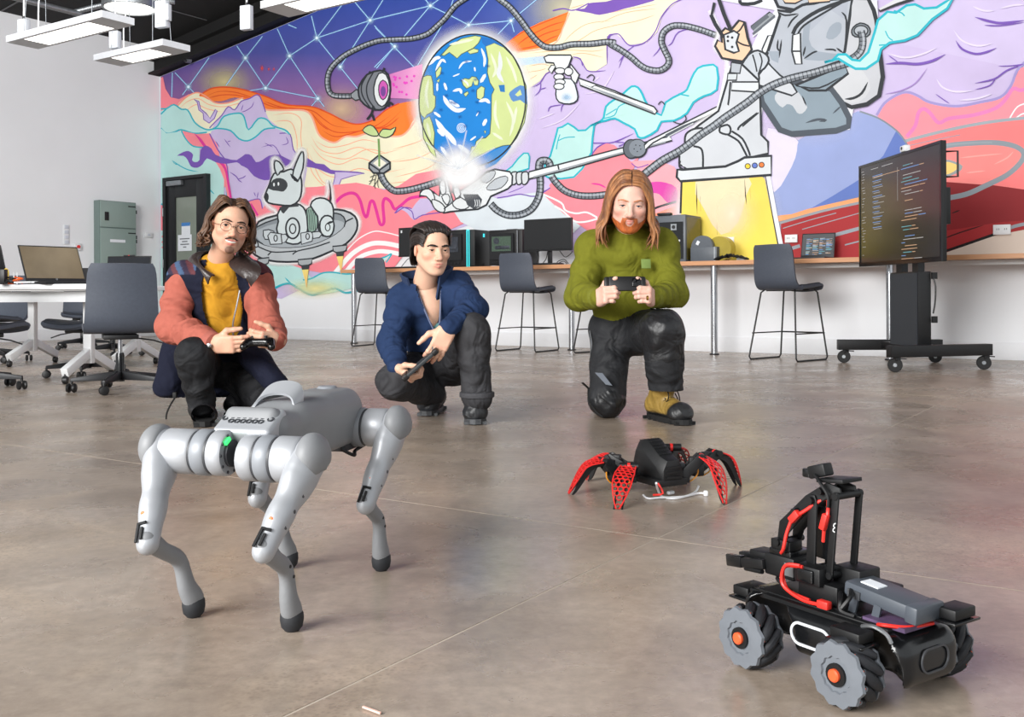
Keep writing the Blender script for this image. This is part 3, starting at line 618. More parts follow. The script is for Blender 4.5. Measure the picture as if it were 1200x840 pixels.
p.poly(A6('620,430 700,400 780,365 870,380 900,400 840,420 760,430 700,445 650,450'), LIL, 2); p.line(A6('650,448 700,440 760,430 830,440 900,400'), 1.4, VIO, 3); p.line(A6('700,425 740,410 780,392'), 1, VIO, 3, taper=1)
p.done('pink_valley')
p = Paint()
p.poly(A6('170,520 200,490 250,500 290,450 380,460 400,500 350,505 300,530 260,552 230,520 200,502'), LIL, 2); p.line(A6('170,520 200,490 250,510 262,548 300,528 390,515'), 1.2, VIO, 3); p.line(A6('175,518 215,492 250,498'), 1.2, VIO, 3)
p.done('lilac_wisp')
p = Paint()                                   # aqua crags
p.shape(B1('155,285 180,250 205,160 215,120 235,115 262,98 290,115 310,132 345,130 370,108 400,95 385,110 378,160 372,235 330,310 290,350 230,358 170,352 150,340'), AQUA, TEAL, 2.2)
p.line(B1('215,180 250,165 295,162'), 1.2, TEAL, 3); p.line(B1('225,150 215,180 208,220'), 1.2, TEAL, 3)
p.shape(B1('0,300 30,262 55,238 75,238 82,255 78,310 -20,340 -40,330'), AQUA, TEAL, 1.8)
p.shape(B1('372,108 410,90 430,70 440,20 475,-10 520,-40 560,-75 590,-70 610,-40 640,20 700,60 720,0 790,-40 820,-60 840,-110 870,-160 920,-175 960,-165 960,-60 900,-30 850,0 820,50 760,85 700,90 680,130 620,165 590,160 575,125 520,95 480,75 440,85 400,95'), AQUA, TEAL, 2.4, 2)
p.line(B1('430,75 480,60 500,20 540,0'), 1.3, TEAL, 3); p.line(B1('440,60 490,30'), 1.2, TEAL, 3); p.line(B1('780,-40 830,-30'), 1.6, TEAL, 3)
p.done('aqua_crags', 'pale aqua crags outlined in teal')
# ---- upper right: lilac folds, pink bands, discs
p = Paint()
p.glow(905, 190, 100, 90, (236, 228, 244), 0.8)
p.poly(A8('510,540 545,480 600,445 650,432 700,450 760,480 880,498 1000,480 1090,460 1140,410 1180,320 1800,120 1900,760 800,800 640,690'), (252, 146, 158))
p.line(A8('510,540 545,485 600,447 650,432 700,448 760,480 880,498 1000,478 1090,455 1140,400 1180,315 1300,250 1800,110'), 3.2, (160, 148, 204), 4)
p.line(A8('650,640 690,590 705,530 730,510 760,530 800,575 850,555 960,540 1060,510 1110,470 1150,415 1200,420 1300,330 1500,360'), 4.4, (228, 128, 186), 4)
p.line(A8('1130,560 1170,500 1230,480'), 1.6, (255, 240, 240)); p.line(A8('1160,555 1190,535 1230,525'), 1.6, (255, 240, 240))
for q, w, c in (('970,80 1040,100 1100,108 1200,95', 3.0, VIO), ('1015,118 1090,120 1200,104', 1.6, VIO), ('880,190 910,230 970,252 1020,245 1070,225', 2.6, VIO), ('550,300 620,295 700,300 770,285 830,255', 3.2, VIO), ('565,260 610,292', 1.2, VIO), ('550,440 620,425 690,390 745,320', 1.4, (170, 140, 204)), ('970,390 1060,370 1120,330 1200,300', 2.0, VIO), ('970,420 1040,400 1070,360', 1.4, VIO), ('785,440 820,465 850,485', 1.2, VIO), ('1080,310 1140,308 1200,300', 1.2, VIO)): p.line(A8(q), w, c, 4, taper=1)
for q in ('870,140 910,190 980,215 1050,205', '960,30 1010,50 1060,50', '560,250 640,270 720,255 790,225', '790,370 820,410 880,430 960,425', '1090,40 1150,25 1200,22', '900,470 980,462 1050,440'): p.line(A8(q), 2.2, (226, 216, 240), 4, taper=1)
p.poly(A8('640,662 720,640 850,610 1000,580 1200,555 1800,500 1800,1000 800,1010 640,720'), (250, 128, 128)); p.line(A8('640,662 720,640 850,608 1000,578 1200,553 1800,497'), 3.6, (158, 168, 176), 3)
p.line(A8('650,685 760,660 900,632'), 1.2, (170, 150, 160), 3)
p.poly(B2('640,420 820,370 1000,380 1200,408 1800,470 1800,640 1060,640 830,720 60,740 60,560 430,470'), (168, 40, 44)); p.poly(B2('820,370 1000,380 1200,408 1800,470 1800,520 1100,560 840,600'), (140, 28, 34))
p.poly(B2('830,210 900,195 1050,188 1150,205 1195,230 1190,270 1140,320 1060,365 1000,385 830,372'), (252, 140, 136)); p.line(B2('830,205 900,195 1050,188 1150,203 1197,235 1185,280 1120,340 1020,390 930,430 830,450'), 6.0, (140, 150, 158), 4); p.line(B2('830,200 950,190 1050,188'), 2.2, (150, 160, 168), 3)
p.poly(B2('820,268 870,275 912,298 890,330 820,352 720,360 720,290'), (150, 158, 160), 2); p.poly(B2('820,278 865,284 892,300 870,325 820,342 720,350 720,295'), (250, 206, 120), 2)
for q in ('1060,290 1120,260 1150,230', '900,260 990,250 1100,240', '930,330 1020,320'): p.line(B2(q), 1.6, (253, 168, 160), 4, taper=1)
p.poly(B2('45,528 180,500 250,470 430,438 640,400 640,470 430,470 250,505 45,560'), (246, 164, 110)); p.line(B2('45,528 200,492 430,440 560,410'), 2.0, (120, 132, 160), 3); p.line(B2('45,568 250,510 430,470 560,440'), 3.0, (150, 156, 162), 3)
for q, w in (('70,590 200,550 320,518', 1.0), ('160,595 300,555 430,518', 1.0), ('300,625 430,590 520,570', 4.2), ('360,668 430,650 470,640', 1.6), ('90,690 150,672', 4), ('1130,590 1200,570 1500,515', 4.0)): p.line(B2(q), w, (150, 158, 166), 3)
for q in ('820,640 900,610 1010,575', '860,520 900,505'): p.line(B2(q), 1.4, (40, 10, 14), 3, taper=1)
p.poly(B2('820,695 1060,612 1070,625 840,700'), (24, 14, 16)); p.poly(B2('830,705 1070,622 1800,480 1800,740 830,722'), (222, 206, 192))
p.done('red_rings', 'coral and dark red rings with grey edges at the right end of the mural')
p = Paint()                                   # blue disc
p.poly(B2('45,530 20,420 80,330 120,260 135,180 380,60 440,42 520,75 600,130 640,180 665,225 600,330 430,430 200,495'), (150, 164, 212), 2)
p.poly(B2('0,120 130,170 138,200 128,260 90,340 30,420 -20,330'), (224, 216, 238), 2)
p.poly(B2('600,135 640,180 668,228 660,300 560,380 430,440 200,497 300,440 430,360 540,250'), (96, 120, 190)); p.line(B2('430,42 520,75 600,130 640,178 668,228'), 2.0, (130, 140, 150), 3)
p.done('blue_disc', 'pale blue planet disc behind the spaceman')
# ---- Earth
p = Paint()
EX, EY, ERX, ERY, ERO = 553.5, 117.5, 62.5, 77.5, 0.06
p.poly(A5('735,275 880,262 880,292 745,310'), (196, 220, 240)); p.glow(640, 70, 30, 8, (220, 232, 246), 0.8)
p.glow(EX, EY, ERX + 16, ERY + 16, (246, 246, 247), 0.95, 0.80)
p.shade(A5('140,350 300,300 300,465 150,460'), (214, 120, 190), (236, 170, 210), 0)
for i in range(16): x, y = 460 + random.random() * 26, 88 + random.random() * 24; p.ell(x, y, 1.6, 1.6, (228, 70, 190), 0, 6)
p.ell(EX, EY, ERX, ERY, (22, 132, 214), ERO, 64)
GRN = (206, 220, 150); GI = (70, 90, 60)
def land(q, sm=1): p.shape(B6(q), GRN, GI, 0.9, sm)
land('165,190 230,120 300,75 380,58 415,66 400,100 370,130 330,150 300,165 275,190 250,170 230,155 200,175 185,170', 0)
land('335,150 370,132 400,140 395,155 350,165'); land('150,270 175,235 185,245 180,280 155,305'); land('75,300 100,288 125,290 135,330 138,400 150,410 148,470 130,500 100,515 88,535 70,520 55,490 58,400', 0)
land('80,545 115,525 130,560 145,620 140,700 155,765 120,730 80,650 75,590', 0)
land('440,120 490,100 545,125 600,180 640,260 675,350 680,460 665,560 620,650 590,690 540,695 470,720 420,745 370,765 345,790 350,740 360,700 380,700 385,670 405,655 440,650 465,625 472,540 475,400 490,370 465,330 450,270 455,200', 0)
land('300,315 320,305 345,310 360,295 385,298 400,320 395,345 375,345 368,320 360,350 330,365 310,345'); land('390,370 415,350 435,360 430,410 410,430 390,420 388,390'); land('312,395 335,380 342,392 325,412'); land('430,610 442,608 438,628'); land('155,320 175,305 170,330')
p.poly(B6('515,345 550,342 552,385 525,382'), (40, 120, 190)); p.poly(B6('580,385 640,345 675,370 678,455 640,430 600,440 580,410'), (90, 140, 200), 2); p.poly(B6('610,400 640,370 650,400 625,410'), GRN)
p.poly(B6('415,66 500,80 545,125 490,100 440,120 420,100'), (30, 110, 190)); p.poly(B6('430,790 470,735 540,700 590,698 560,740 500,800 440,830'), (70, 140, 205), 1)
p.line(B6('520,150 525,230 515,280 545,330'), 5, (224, 228, 232), 4, taper=1)
for q in ('470,160 500,250 480,300', '560,180 600,260 620,330', '500,430 495,520 520,600', '560,440 600,540 580,640', '620,470 600,580', '110,310 95,400 110,480', '100,560 120,650', '230,110 300,95 370,80', '480,620 540,660'): p.line(B6(q), 3.2, (226, 232, 206), 4, taper=1)
for q, w in (('150,260 185,200 210,215', 3), ('285,250 310,215 360,205', 2.2), ('250,295 290,278', 1.6), ('200,330 215,375', 3), ('250,380 290,370 300,395', 3.4), ('195,405 220,450 270,490 325,480', 5), ('230,430 260,455 290,468', 4), ('150,540 190,600 240,650 270,695', 6), ('160,600 200,640', 4), ('385,525 400,500', 1.4), ('415,130 435,190 430,240', 3), ('400,440 440,430 465,450', 4), ('350,665 385,640', 2), ('280,690 320,720 345,740', 5), ('160,330 160,380', 2.4), ('440,280 410,330', 4), ('300,310 330,330 340,350', 2), ('375,240 380,265', 2), ('445,540 425,580', 4), ('180,700 230,770', 4), ('140,500 180,530', 3), ('110,230 150,190 180,185', 4)): p.line(B6(q), w, (232, 240, 250), 4, taper=1)
for q in range(3): p.ellline(480 + 300 / 4.94, 30 + 592 / 4.94, 1.4 + q * 1.8, 1.4 + q * 1.9, 0.9, (226, 238, 250), n=18)
for q in range(14): p.glow(480 + random.uniform(170, 460) / 4.94, 30 + random.uniform(180, 640) / 4.94, 4, 3, (18, 92, 170), 0.6)
p.ellline(EX, EY, ERX, ERY, 1.6, INK, ERO, 64, 0.0, 6.29); p.glow(480 + 90 / 4.94, 120, 16, 62, (230, 236, 220), 0.35)
p.done('painted_earth', 'painted globe with blue sea and pale green land')
# ---- shining robot hand and long arm
G1 = (206, 210, 214); G2 = (150, 156, 162); G3 = (96, 102, 110); GW = (226, 230, 232)
p = Paint()
p.hose(A6('95,310 120,370 160,410 200,415 260,405 330,385 400,362 440,350'), 8.2)          # sprout hose
p.shape(A6('50,285 98,245 148,280 148,312 118,332 70,330 50,308'), G2, INK, 2.2); p.poly(A6('68,285 98,260 132,284 100,310'), (236, 232, 214)); p.line(A6('50,285 98,318 148,282'), 2.0, INK, 0); p.line(A6('98,318 100,332'), 2, INK, 0)
p.line(A6('98,300 97,235 94,170'), 2.2, (120, 160, 90), 4); p.shape(A6('95,150 70,112 45,108 20,130 45,150 75,158'), (196, 216, 150), INK, 1.2, 2); p.shape(A6('97,150 115,125 150,128 175,115 160,150 130,165 105,160'), (196, 216, 150), INK, 1.2, 2)
for q in ('75,330 60,370 50,385', '85,335 75,380 80,405', '95,340 90,380 95,400', '80,340 55,350', '78,360 50,370', '90,365 70,395'): p.line(A6(q), 0.7, INK, 3)
p.done('painted_sprout', 'painted green sprout held in a grey claw')
p = Paint()                                   # lower hose loop behind the arm
p.hose(A6('850,345 852,400 842,450 810,500 760,525 700,528 650,505 620,475'), 8.4); p.hose(A6('905,345 930,380 970,415 1030,435 1100,438 1180,430 1270,425'), 8.4); p.hose(A6('845,320 850,280 875,272 895,285 900,330'), 9.0)
p.shape(A6('800,325 900,300 935,292 1200,222 1370,180 1460,158 1470,178 1350,212 1200,252 945,325 800,358'), GW, INK, 1.8); p.line(A6('935,292 942,325'), 1.8, INK, 2); p.line(A6('820,350 940,318 1200,245 1440,185'), 1.8, G2, 0)
for x in (715, 740, 765): p.shape(A6('%d,335 %d,325 %d,330 %d,365 %d,385 %d,378' % (x, x + 16, x + 30, x + 32, x + 16, x + 2)), G1, INK, 1.6, 2)
p.ell(746, 174, 12.5, 11.5, INK); p.ell(739.5, 174.5, 9, 11, G3); p.ellline(739.5, 174.5, 9, 11, 1.4, INK); p.ell(747, 173.5, 9.8, 9.8, (128, 136, 146)); [p.ell(747 + 4 * math.cos(t), 173.5 + 4 * math.sin(t), .8, .8, INK, 0, 8) for t in (0.3, 1.6, 2.9, 4.2, 5.5)]
p.shape(B1('620,200 640,180 960,20 975,40 800,115 660,190 625,222'), GW, INK, 1.8); p.poly(B1('718,150 800,108 850,88 855,100 800,125 722,168'), (80, 86, 94)); p.line(B1('730,162 850,98'), 1.2, G1, 0)
p.shape(A6('560,360 600,325 640,313 710,325 722,345 720,385 700,405 620,440 600,480 560,500 500,505 430,512 400,518 350,480 320,430 285,440 290,420 330,405 350,420 380,440 385,380 410,330 430,420 445,470 480,440 440,420 445,350 470,330 470,420'), GW, INK, 2.0, 1)
p.shape(A6('288,435 300,412 330,405 350,425 358,455 340,462 318,440'), GW, INK, 1.4, 2); p.shape(A6('345,455 380,465 405,490 400,515 370,508 350,485'), GW, INK, 1.4, 2); p.shape(A6('380,380 400,362 410,400 408,425 388,430'), GW, INK, 1.4, 2); p.shape(A6('390,440 420,430 430,460 412,480'), GW, INK, 1.4, 2); p.shape(A6('440,470 480,445 520,480 500,500 460,498'), GW, INK, 1.4, 2); p.shape(A6('445,400 465,395 480,430 455,450'), GW, INK, 1.4, 2); p.shape(A6('440,350 458,330 468,350 460,395 445,395'), GW, INK, 1.4, 2); p.shape(A6('430,450 440,470 400,500 420,480'), G2, INK, 1.2, 1)
p.poly(A6('490,430 560,430 580,455 570,490 540,500 510,480'), (70, 74, 80), 1); [p.line(A6('%d,455 %d,475 %d,488' % (x, x + 4, x)), 1, G1, 2) for x in (545, 555, 565)]
p.shape(A6('570,360 600,330 640,320 635,350 600,378'), (190, 196, 202), INK, 1.0, 2); p.shape(A6('600,400 640,360 690,345 700,365 670,400 620,412'), (190, 196, 202), INK, 1.0, 2)
p.glow(540, 201, 46, 36, (246, 246, 247), 1.0, 0.35); p.glow(536, 190, 30, 30, (246, 246, 247), 0.9, 0.2)
for a in (3.5, 3.9, 4.4, 4.9, 5.3, 5.7): p.soft([(537, 198), (537 + 52 * math.cos(a), 198 + 46 * math.sin(a))], 3.0, (245, 250, 255), 0.6, 0)
p.done('painted_robot_arm', 'painted white robot hand on a long jointed arm with a ribbed hose')
# ---- spray bottle hand, camera eye on hose
p = Paint()
p.hose(A5('-160,220 -170,130 -60,70 60,50 0,235 0,235') if False else A3('925,450 840,445 815,400 825,330 880,270 960,225 1050,192 1130,185 1210,180 1280,160 1330,120 1370,80 1410,30 1450,0 1500,-30 1560,-60'), 6.6)
p.hose(A5('600,-60 660,-5 710,35 760,95 800,150 840,195 880,220 940,222 1000,208 1090,205 1160,197 1200,200') + A7('60,205 110,235 160,270 200,305 240,325 290,330 325,310 335,280 315,235 300,195 310,150 350,122 400,120 450,130 500,145 555,165'), 7.6)
p.shape(A3('925,440 950,420 965,430 965,465 945,470 925,455'), G2, INK, 1.4); p.shape(A3('965,400 1000,350 1060,330 1100,350 1110,420 1095,490 1060,515 1010,505 970,470 960,430'), (122, 126, 134), INK, 2.2, 2)
p.line(A3('1000,352 975,400 980,450 1015,505'), 1.6, INK); p.line(A3('1030,338 1000,400 1005,460 1040,512'), 1.6, INK); p.shape(A3('1055,345 1090,350 1108,410 1098,470 1070,500 1040,470 1032,410'), GW, INK, 1.6, 2); p.shape(A3('1075,375 1098,400 1095,445 1075,468 1058,445 1056,400'), (206, 90, 180), INK, 1.2, 2); p.ell(449, 107, 3, 6, (120, 70, 150))
for q in ('1020,345 1010,335', '1075,335 1082,318', '1030,495 1022,530 1000,560', '1022,532 1035,565', '1100,500 1108,480 1122,492'): p.line(A3(q), 2.6, INK, 3)
p.done('painted_camera_eye', 'painted round camera eye on a ribbed hose')
p = Paint()
p.shape(A5('1030,365 1200,425 1280,460 1385,500 1400,520 1390,535 1200,462 1040,400'), GW, INK, 1.8); p.line(A5('1090,410 1110,400 1300,470'), 1.2, INK, 0); p.poly(A5('1040,390 1200,445 1380,520 1385,530 1200,458'), G2)
p.shape(A5('925,440 940,380 1000,370 1025,430 1025,470 990,487 940,478'), (222, 230, 240), INK, 1.6, 2); p.glow(664, 114, 8, 6, (150, 190, 220), 0.7)
p.shape(A5('870,268 890,258 995,258 1000,270 985,310 960,335 925,320 915,295 880,292'), GW, INK, 1.8); p.shape(A5('995,300 1035,350 1020,390 1000,375 990,330'), GW, INK, 1.6); p.shape(A5('890,325 905,305 925,310 905,345'), GW, INK, 1.4)
for x, y in ((945, 332), (940, 360), (945, 385), (940, 405)): p.ell(420 + x / 4, y / 4, 6, 3.6, GW); p.ellline(420 + x / 4, y / 4, 6, 3.6, 1.3, INK)
p.ell(420 + 985 / 4, 335 / 4, 5, 4.6, GW); p.ellline(420 + 985 / 4, 335 / 4, 5, 4.6, 1.3, INK)
p.line(A5('1070,365 1090,350 1105,360 1100,380'), 1.2, INK); p.line(A7('285,490 300,475 315,490'), 1.2, INK); p.line(A7('355,570 390,580 415,560 410,540'), 1.2, INK)
p.done('painted_spray_bottle', 'painted robot hand squeezing a spray bottle')
# ---- robot dog in its flying bed
p = Paint()
WH = (216, 226, 228)
p.soft(B5('120,440 200,400 260,380 210,340 190,290 240,190 235,90 260,75 300,130 340,120 390,30 420,50 400,200 410,260 380,320 440,350 470,300 540,290 550,200 570,250 590,360 680,370 725,430 700,510 640,560 500,640 380,660 220,660 110,590 95,520'), 9, (246, 246, 247), 0.95, 3, True)
p.shape(B5('130,490 160,430 260,395 420,370 560,362 640,368 700,400 715,450 700,500 650,555 560,600 460,640 380,655 260,655 170,635 115,595 100,540 105,500'), (188, 194, 198), INK, 2.4, 2)
p.shape(B5('130,500 150,460 260,415 420,392 560,382 620,390 645,420 640,455 590,500 500,545 400,570 280,575 190,560 145,530'), (140, 148, 154), INK, 1.6, 2); p.poly(B5('140,500 170,470 260,440 420,430 560,420 630,430 640,455 590,500 500,545 400,570 280,575 190,560'), (172, 180, 186), 2)
for q in ('115,505 150,540 155,570 130,575', '155,570 230,600 310,600 370,595', '230,600 210,620', '350,615 380,595 470,575 560,545', '640,460 650,430 680,415', '650,430 690,410'): p.line(B5(q), 1.5, INK, 3)
p.shape(B5('270,430 260,470 275,510 320,550 380,555 420,520 435,470 430,400 410,350 370,330 300,340 265,390'), WH, INK, 2.0, 2); p.shape(B5('430,360 460,350 485,390 490,440 480,480 440,485 430,420'), (150, 180, 166), INK, 1.2, 2)
for x in (440, 450, 460, 470, 480): p.line(B5('%d,362 %d,410 %d,478' % (x, x - 6, x - 2)), 0.8, INK)
p.shape(B5('450,340 480,302 530,300 570,330 580,380 575,450 560,500 520,510 495,470 490,400'), WH, INK, 2.0, 2)
p.shape(B5('545,440 580,430 580,480 560,512 525,510 505,480 505,430 530,398 565,402 578,430'), WH, INK, 2.0, 2); p.ell(384, 266.3, 2.6, 4, WH); p.ellline(384, 266.3, 2.8, 4.2, 1.2, INK)
p.ell(343, 267.5, 8, 12, WH); p.ellline(343, 267.5, 8, 12, 2.0, INK); p.ellline(343, 268, 3.6, 5.5, 1.5, INK)
for q in ('185,480 215,475 245,485 245,510 230,530 195,530 185,510', '210,510 225,490 290,500 290,555 225,558', '285,505 310,500 325,520 310,545 290,550', '395,495 450,485 465,500 460,540 400,558', '460,490 500,485 515,500 500,520 465,525'): p.shape(B5(q), (206, 214, 218), INK, 1.4)
p.ellline(323, 279, 2, 3.6, 1.2, INK); p.ellline(360.5, 277, 2, 3.4, 1.2, INK)
p.poly(B5('275,350 320,335 375,320 385,345 330,350 300,385 290,380'), (60, 64, 68)); p.shape(B5('300,150 245,160 220,220 195,280 195,300 215,325 270,335 340,340 385,310 400,260 400,200 385,160 340,135'), WH, INK, 2.0, 2)
p.poly(B5('215,245 240,195 280,185 312,200 322,230 300,260 270,258'), (62, 66, 70), 2); p.ell(270 + 245 / 4.8, 170 + 222 / 4.8, 1, 2.2, (240, 244, 246)); p.ell(270 + 270 / 4.8, 170 + 218 / 4.8, 1, 2.2, (240, 244, 246)); p.ell(312.5, 231, 2.4, 5, (50, 54, 58))
p.shape(B5('250,90 275,95 300,135 280,150 265,170 248,130'), WH, INK, 1.8, 2); p.shape(B5('350,170 370,100 400,38 412,55 408,130 378,205'), WH, INK, 1.8, 2); p.poly(B5('335,160 350,165 380,195 375,210 345,185'), INK)
p.poly(B5('553,192 565,240 570,300 562,330 555,320 560,260'), INK)
for x, y in ((185, 650), (420, 655), (615, 580)):
    s_ = 1.0 if x > 200 else 0.8
    p.shape([(270 + (x + a * s_) / 4.8, 170 + (y + b) / 4.8) for a, b in ((-40, -10), (40, -18), (36, 12), (18, 20), (-20, 24), (-36, 16))], (170, 176, 180), INK, 1.6)
    p.poly([(270 + (x + a * s_) / 4.8, 170 + (y + b) / 4.8) for a, b in ((-22, 22), (24, 18), (20, 44), (-18, 46))], (58, 62, 66))
    p.shade([(270 + (x + a * s_) / 4.8, 170 + (y + b) / 4.8) for a, b in ((-18, 46), (20, 44), (14, 90), (8, 150), (0, 110))], (246, 226, 130), (250, 190, 120))
p.done('painted_robot_dog', 'painted white robot dog riding in a flying dog bed')
# ---- rocket boot, exhaust and spaceman
p = Paint()
p.soft(B4('60,60 110,180 90,280 160,360 150,480 110,640 0,720 -60,770'), 9, (246, 246, 247), 0.9, 3)
p.poly(B4('110,0 900,0 1040,0 1060,360 1080,480 1030,590 900,640 880,760 520,790 440,730 370,610 350,840 160,840 100,640 150,400 280,330 340,200 440,60'), (226, 228, 236))
p.glow(955, 130, 60, 44, (240, 236, 246), 0.7)
p.shape(px('1006,4 1000,-40 985,-95 960,-120 925,-118 905,-90 900,-40 912,8 960,10'), (178, 184, 194), INK, 4.0, 2); p.shape(px('985,-95 960,-150 925,-160 895,-140 892,-105 920,-88 955,-84'), (214, 218, 226), INK, 4.0, 2)
BG = (178, 184, 194); BD = (136, 152, 164); BM = (152, 162, 174)
p.shape(B4('890,-10 985,-10 1020,60 1035,120 1060,350 1072,450 1050,560 980,610 890,628 830,600 770,530 760,300 840,200'), (196, 198, 204), INK, 5.0); p.poly(B4('780,520 880,400 960,420 1000,520 930,600 850,590'), (204, 206, 210), 2); p.line(B4('850,580 900,575 950,545 985,480'), 3, INK, 3, taper=1)
p.shape(B4('350,480 560,480 770,520 830,600 875,690 870,740 800,765 540,785 470,760 430,700 365,600'), BD, (74, 82, 92), 7.0); p.poly(B4('440,560 490,510 560,520 610,590 630,630 600,665 570,660 545,620 510,610 485,630 450,600'), (196, 200, 206), 2); p.line(B4('620,720 690,700 740,705 700,712'), 3, (74, 82, 92), 3, taper=1); p.line(B4('780,665 830,620'), 2, (74, 82, 92), 3, taper=1); p.line(B4('600,560 625,620'), 1.8, INK, 3, taper=1)
p.shape(B4('560,500 850,380 870,430 740,530 640,530'), BD, INK, 3.0); p.line(B4('580,505 700,515 830,450'), 2, INK, 3, taper=1)
p.shape(B4('390,330 470,90 455,60 530,70 600,30 720,0 890,-10 880,90 850,300 820,360 620,430 480,480 400,370'), BG, INK, 3.4)
p.poly(B4('650,180 640,140 700,80 870,0 860,120 770,60'), (170, 176, 188), 1); p.poly(B4('740,220 760,160 800,130 830,140 825,190 780,230'), BM, 2); p.poly(B4('400,300 470,300 460,370 420,350'), BM); p.poly(B4('610,150 650,130 640,230 690,300 840,320 780,350 620,350 600,280'), BM, 2); p.poly(B4('350,480 380,440 400,480 370,520'), BM)
p.line(B4('545,200 580,140 700,60 890,-10'), 4.4, INK, 3); p.line(B4('575,200 610,150 720,80 860,0'), 2.4, INK, 3)
for q in ('460,70 500,90 580,80', '580,85 540,120 515,165', '460,230 455,280 470,300', '620,270 605,330', '610,345 660,310 690,300', '730,290 780,290 800,300', '800,280 840,310', '830,70 860,120 850,300', '480,230 465,340', '700,20 600,30'): p.line(B4(q), 2.2, INK, 3, taper=1)
p.shape(B4('545,205 590,195 592,300 598,375 560,375 540,300'), GW, INK, 2.2); p.line(B4('545,300 592,300'), 2, INK, 0); p.shape(B4('400,210 425,205 395,300 375,320 365,290'), GW, INK, 1.8)
p.shape(B4('400,370 470,440 540,490 570,540 540,560 350,500 345,440'), (204, 208, 214), INK, 2.2)
p.shape(B4('480,-10 560,-10 640,-20 560,20 500,18'), (236, 196, 164), INK, 2.0); p.shape(B4('630,-20 780,-20 760,10 640,20'), (236, 196, 164), INK, 2.0); p.line(B4('235,0 245,22 320,20 365,0'), 4, INK, 2)
p.shape(B4('300,155 410,70 440,90 320,190'), G2, INK, 1.6); p.line(B4('310,200 440,95'), 2.6, G3, 0); p.line(B4('310,215 445,110'), 1.4, GW, 0)
p.line(B4('305,170 350,130 400,90'), 5, G3, 2)
p.shape(B4('900,160 940,135 985,150 1000,185 980,215 910,215 890,190'), (130, 138, 146), INK, 1.8, 2); p.ell(820 + 945 / 5, 36, 8, 6, (176, 182, 190)); p.ellline(820 + 945 / 5, 36, 8, 6, 1.6, INK); p.hose(B4('945,180 955,230 950,280 930,315 890,345 840,368'), 9, 8, 5)
p.shape(B4('270,340 300,310 340,295 390,320 405,355 380,400 345,430 350,480 300,430 230,420'), (190, 196, 204), INK, 2.4, 2); p.line(B4('310,320 325,370 335,420'), 1.8, INK, 3); p.line(B4('350,310 365,360 345,430'), 1.8, INK, 3)
p.shape(B4('90,270 105,235 130,250 125,190 150,165 180,180 230,120 262,130 280,220 305,290 270,340 250,360 180,350 130,340'), (240, 198, 166), INK, 3.0); p.line(B4('262,130 240,170 215,190 180,185'), 2.0, INK, 2); p.line(B4('215,240 250,260 290,270'), 2.0, INK, 3)
p.shape(B4('140,205 200,180 230,200 215,250 230,300 200,310 150,290'), (210, 214, 220), INK, 2.6); [p.ell(820 + x / 5, y / 5, 1.6, 1.6, INK, 0, 8) for x, y in ((165, 240), (190, 220), (190, 275), (165, 215))]
p.line(B4('65,85 90,140 140,220'), 4.4, INK, 0); p.line(B4('110,-10 140,80 185,185'), 4.4, INK, 0); p.line(B4('85,15 70,85'), 3, INK, 0)
p.done('painted_spaceman', 'painted grey spaceman in a padded suit holding a remote')
p = Paint()
p.glow(845, 250, 74, 70, (246, 246, 247), 0.9, 0.6)
p.shade(B1('800,372 1170,345 1185,360 1250,690 1255,740 780,740'), (246, 214, 96), (250, 228, 96)); p.poly(B1('860,372 1110,352 1100,430 1060,560 980,620 900,500'), (240, 222, 184), 2); p.glow(858, 250, 34, 46, (250, 240, 214), 0.8)
for q in ('865,380 866,460 868,525', '882,440 884,510', '1090,360 1095,440 1100,480', '1115,400 1118,450', '960,570 962,620'): p.line(B1(q), 1.4, (60, 56, 40), 0, taper=1)
p.line(B1('795,370 790,520'), 2.4, INK, 2); p.line(B1('1190,340 1220,520 1262,740'), 1.8, INK, 2); p.line(B1('1200,340 1232,520 1275,740'), 5.0, (240, 240, 246), 2)
p.shape(B4('160,480 195,360 240,370 345,470 355,590 360,790 400,830 400,900 -60,1000 -120,960 -60,780 0,730 110,650'), (204, 208, 214), INK, 2.6)
p.shape(B4('190,480 345,480 345,540 185,530'), (214, 218, 222), INK, 2.0); p.shape(B4('165,430 220,430 215,470 160,470'), (200, 206, 210), INK, 2); p.shape(B4('185,365 245,375 235,430 180,425'), (176, 182, 190), INK, 2); p.line(B4('180,480 165,620 130,660'), 2.2, INK, 3); p.line(B4('345,660 240,750 225,790'), 1.6, INK, 0)
p.poly(B1('800,200 830,130 900,110 960,70 1010,10 1060,60 1110,190 1090,260 1000,300 890,310 800,300 785,260'), (206, 210, 216))
for q in ('810,190 815,150 850,125 895,120', '850,205 885,215 895,250 895,305', '975,115 1010,105 1025,125 1015,150 975,140 975,115', '1010,150 1060,180 1085,220 1105,260', '1030,135 1080,170 1110,230 1115,250', '785,250 785,300 800,312', '1060,130 1070,110 1150,50'): p.line(B1(q), 2.4, INK, 3)
p.shape(B1('775,315 800,315 1000,300 1060,275 1090,258 1215,250 1215,340 790,370 772,350'), (216, 220, 224), INK, 3.0)
for x, c in ((1105, (244, 206, 60)), (1138, (96, 120, 200)), (1170, (240, 126, 60))): p.ell(600 + x / 4, 120 + (x - 1105) * -0.1 / 4 + 299 / 4, 3.0, 3.0, c); p.ellline(600 + x / 4, 120 + (x - 1105) * -0.1 / 4 + 299 / 4, 3.0, 3.0, 1.0, INK)
p.hose(B1('615,340 700,275 780,230 830,195 880,155 940,115 1000,70 1060,30 1110,-5 1160,-45 1220,-80 1300,-110 1400,-135 1470,-155 1540,-175 1590,-190'), 9.4, 6, 5.0)
p.done('painted_rocket_boot', 'painted grey boot with rocket exhaust in yellow')
p = Paint()
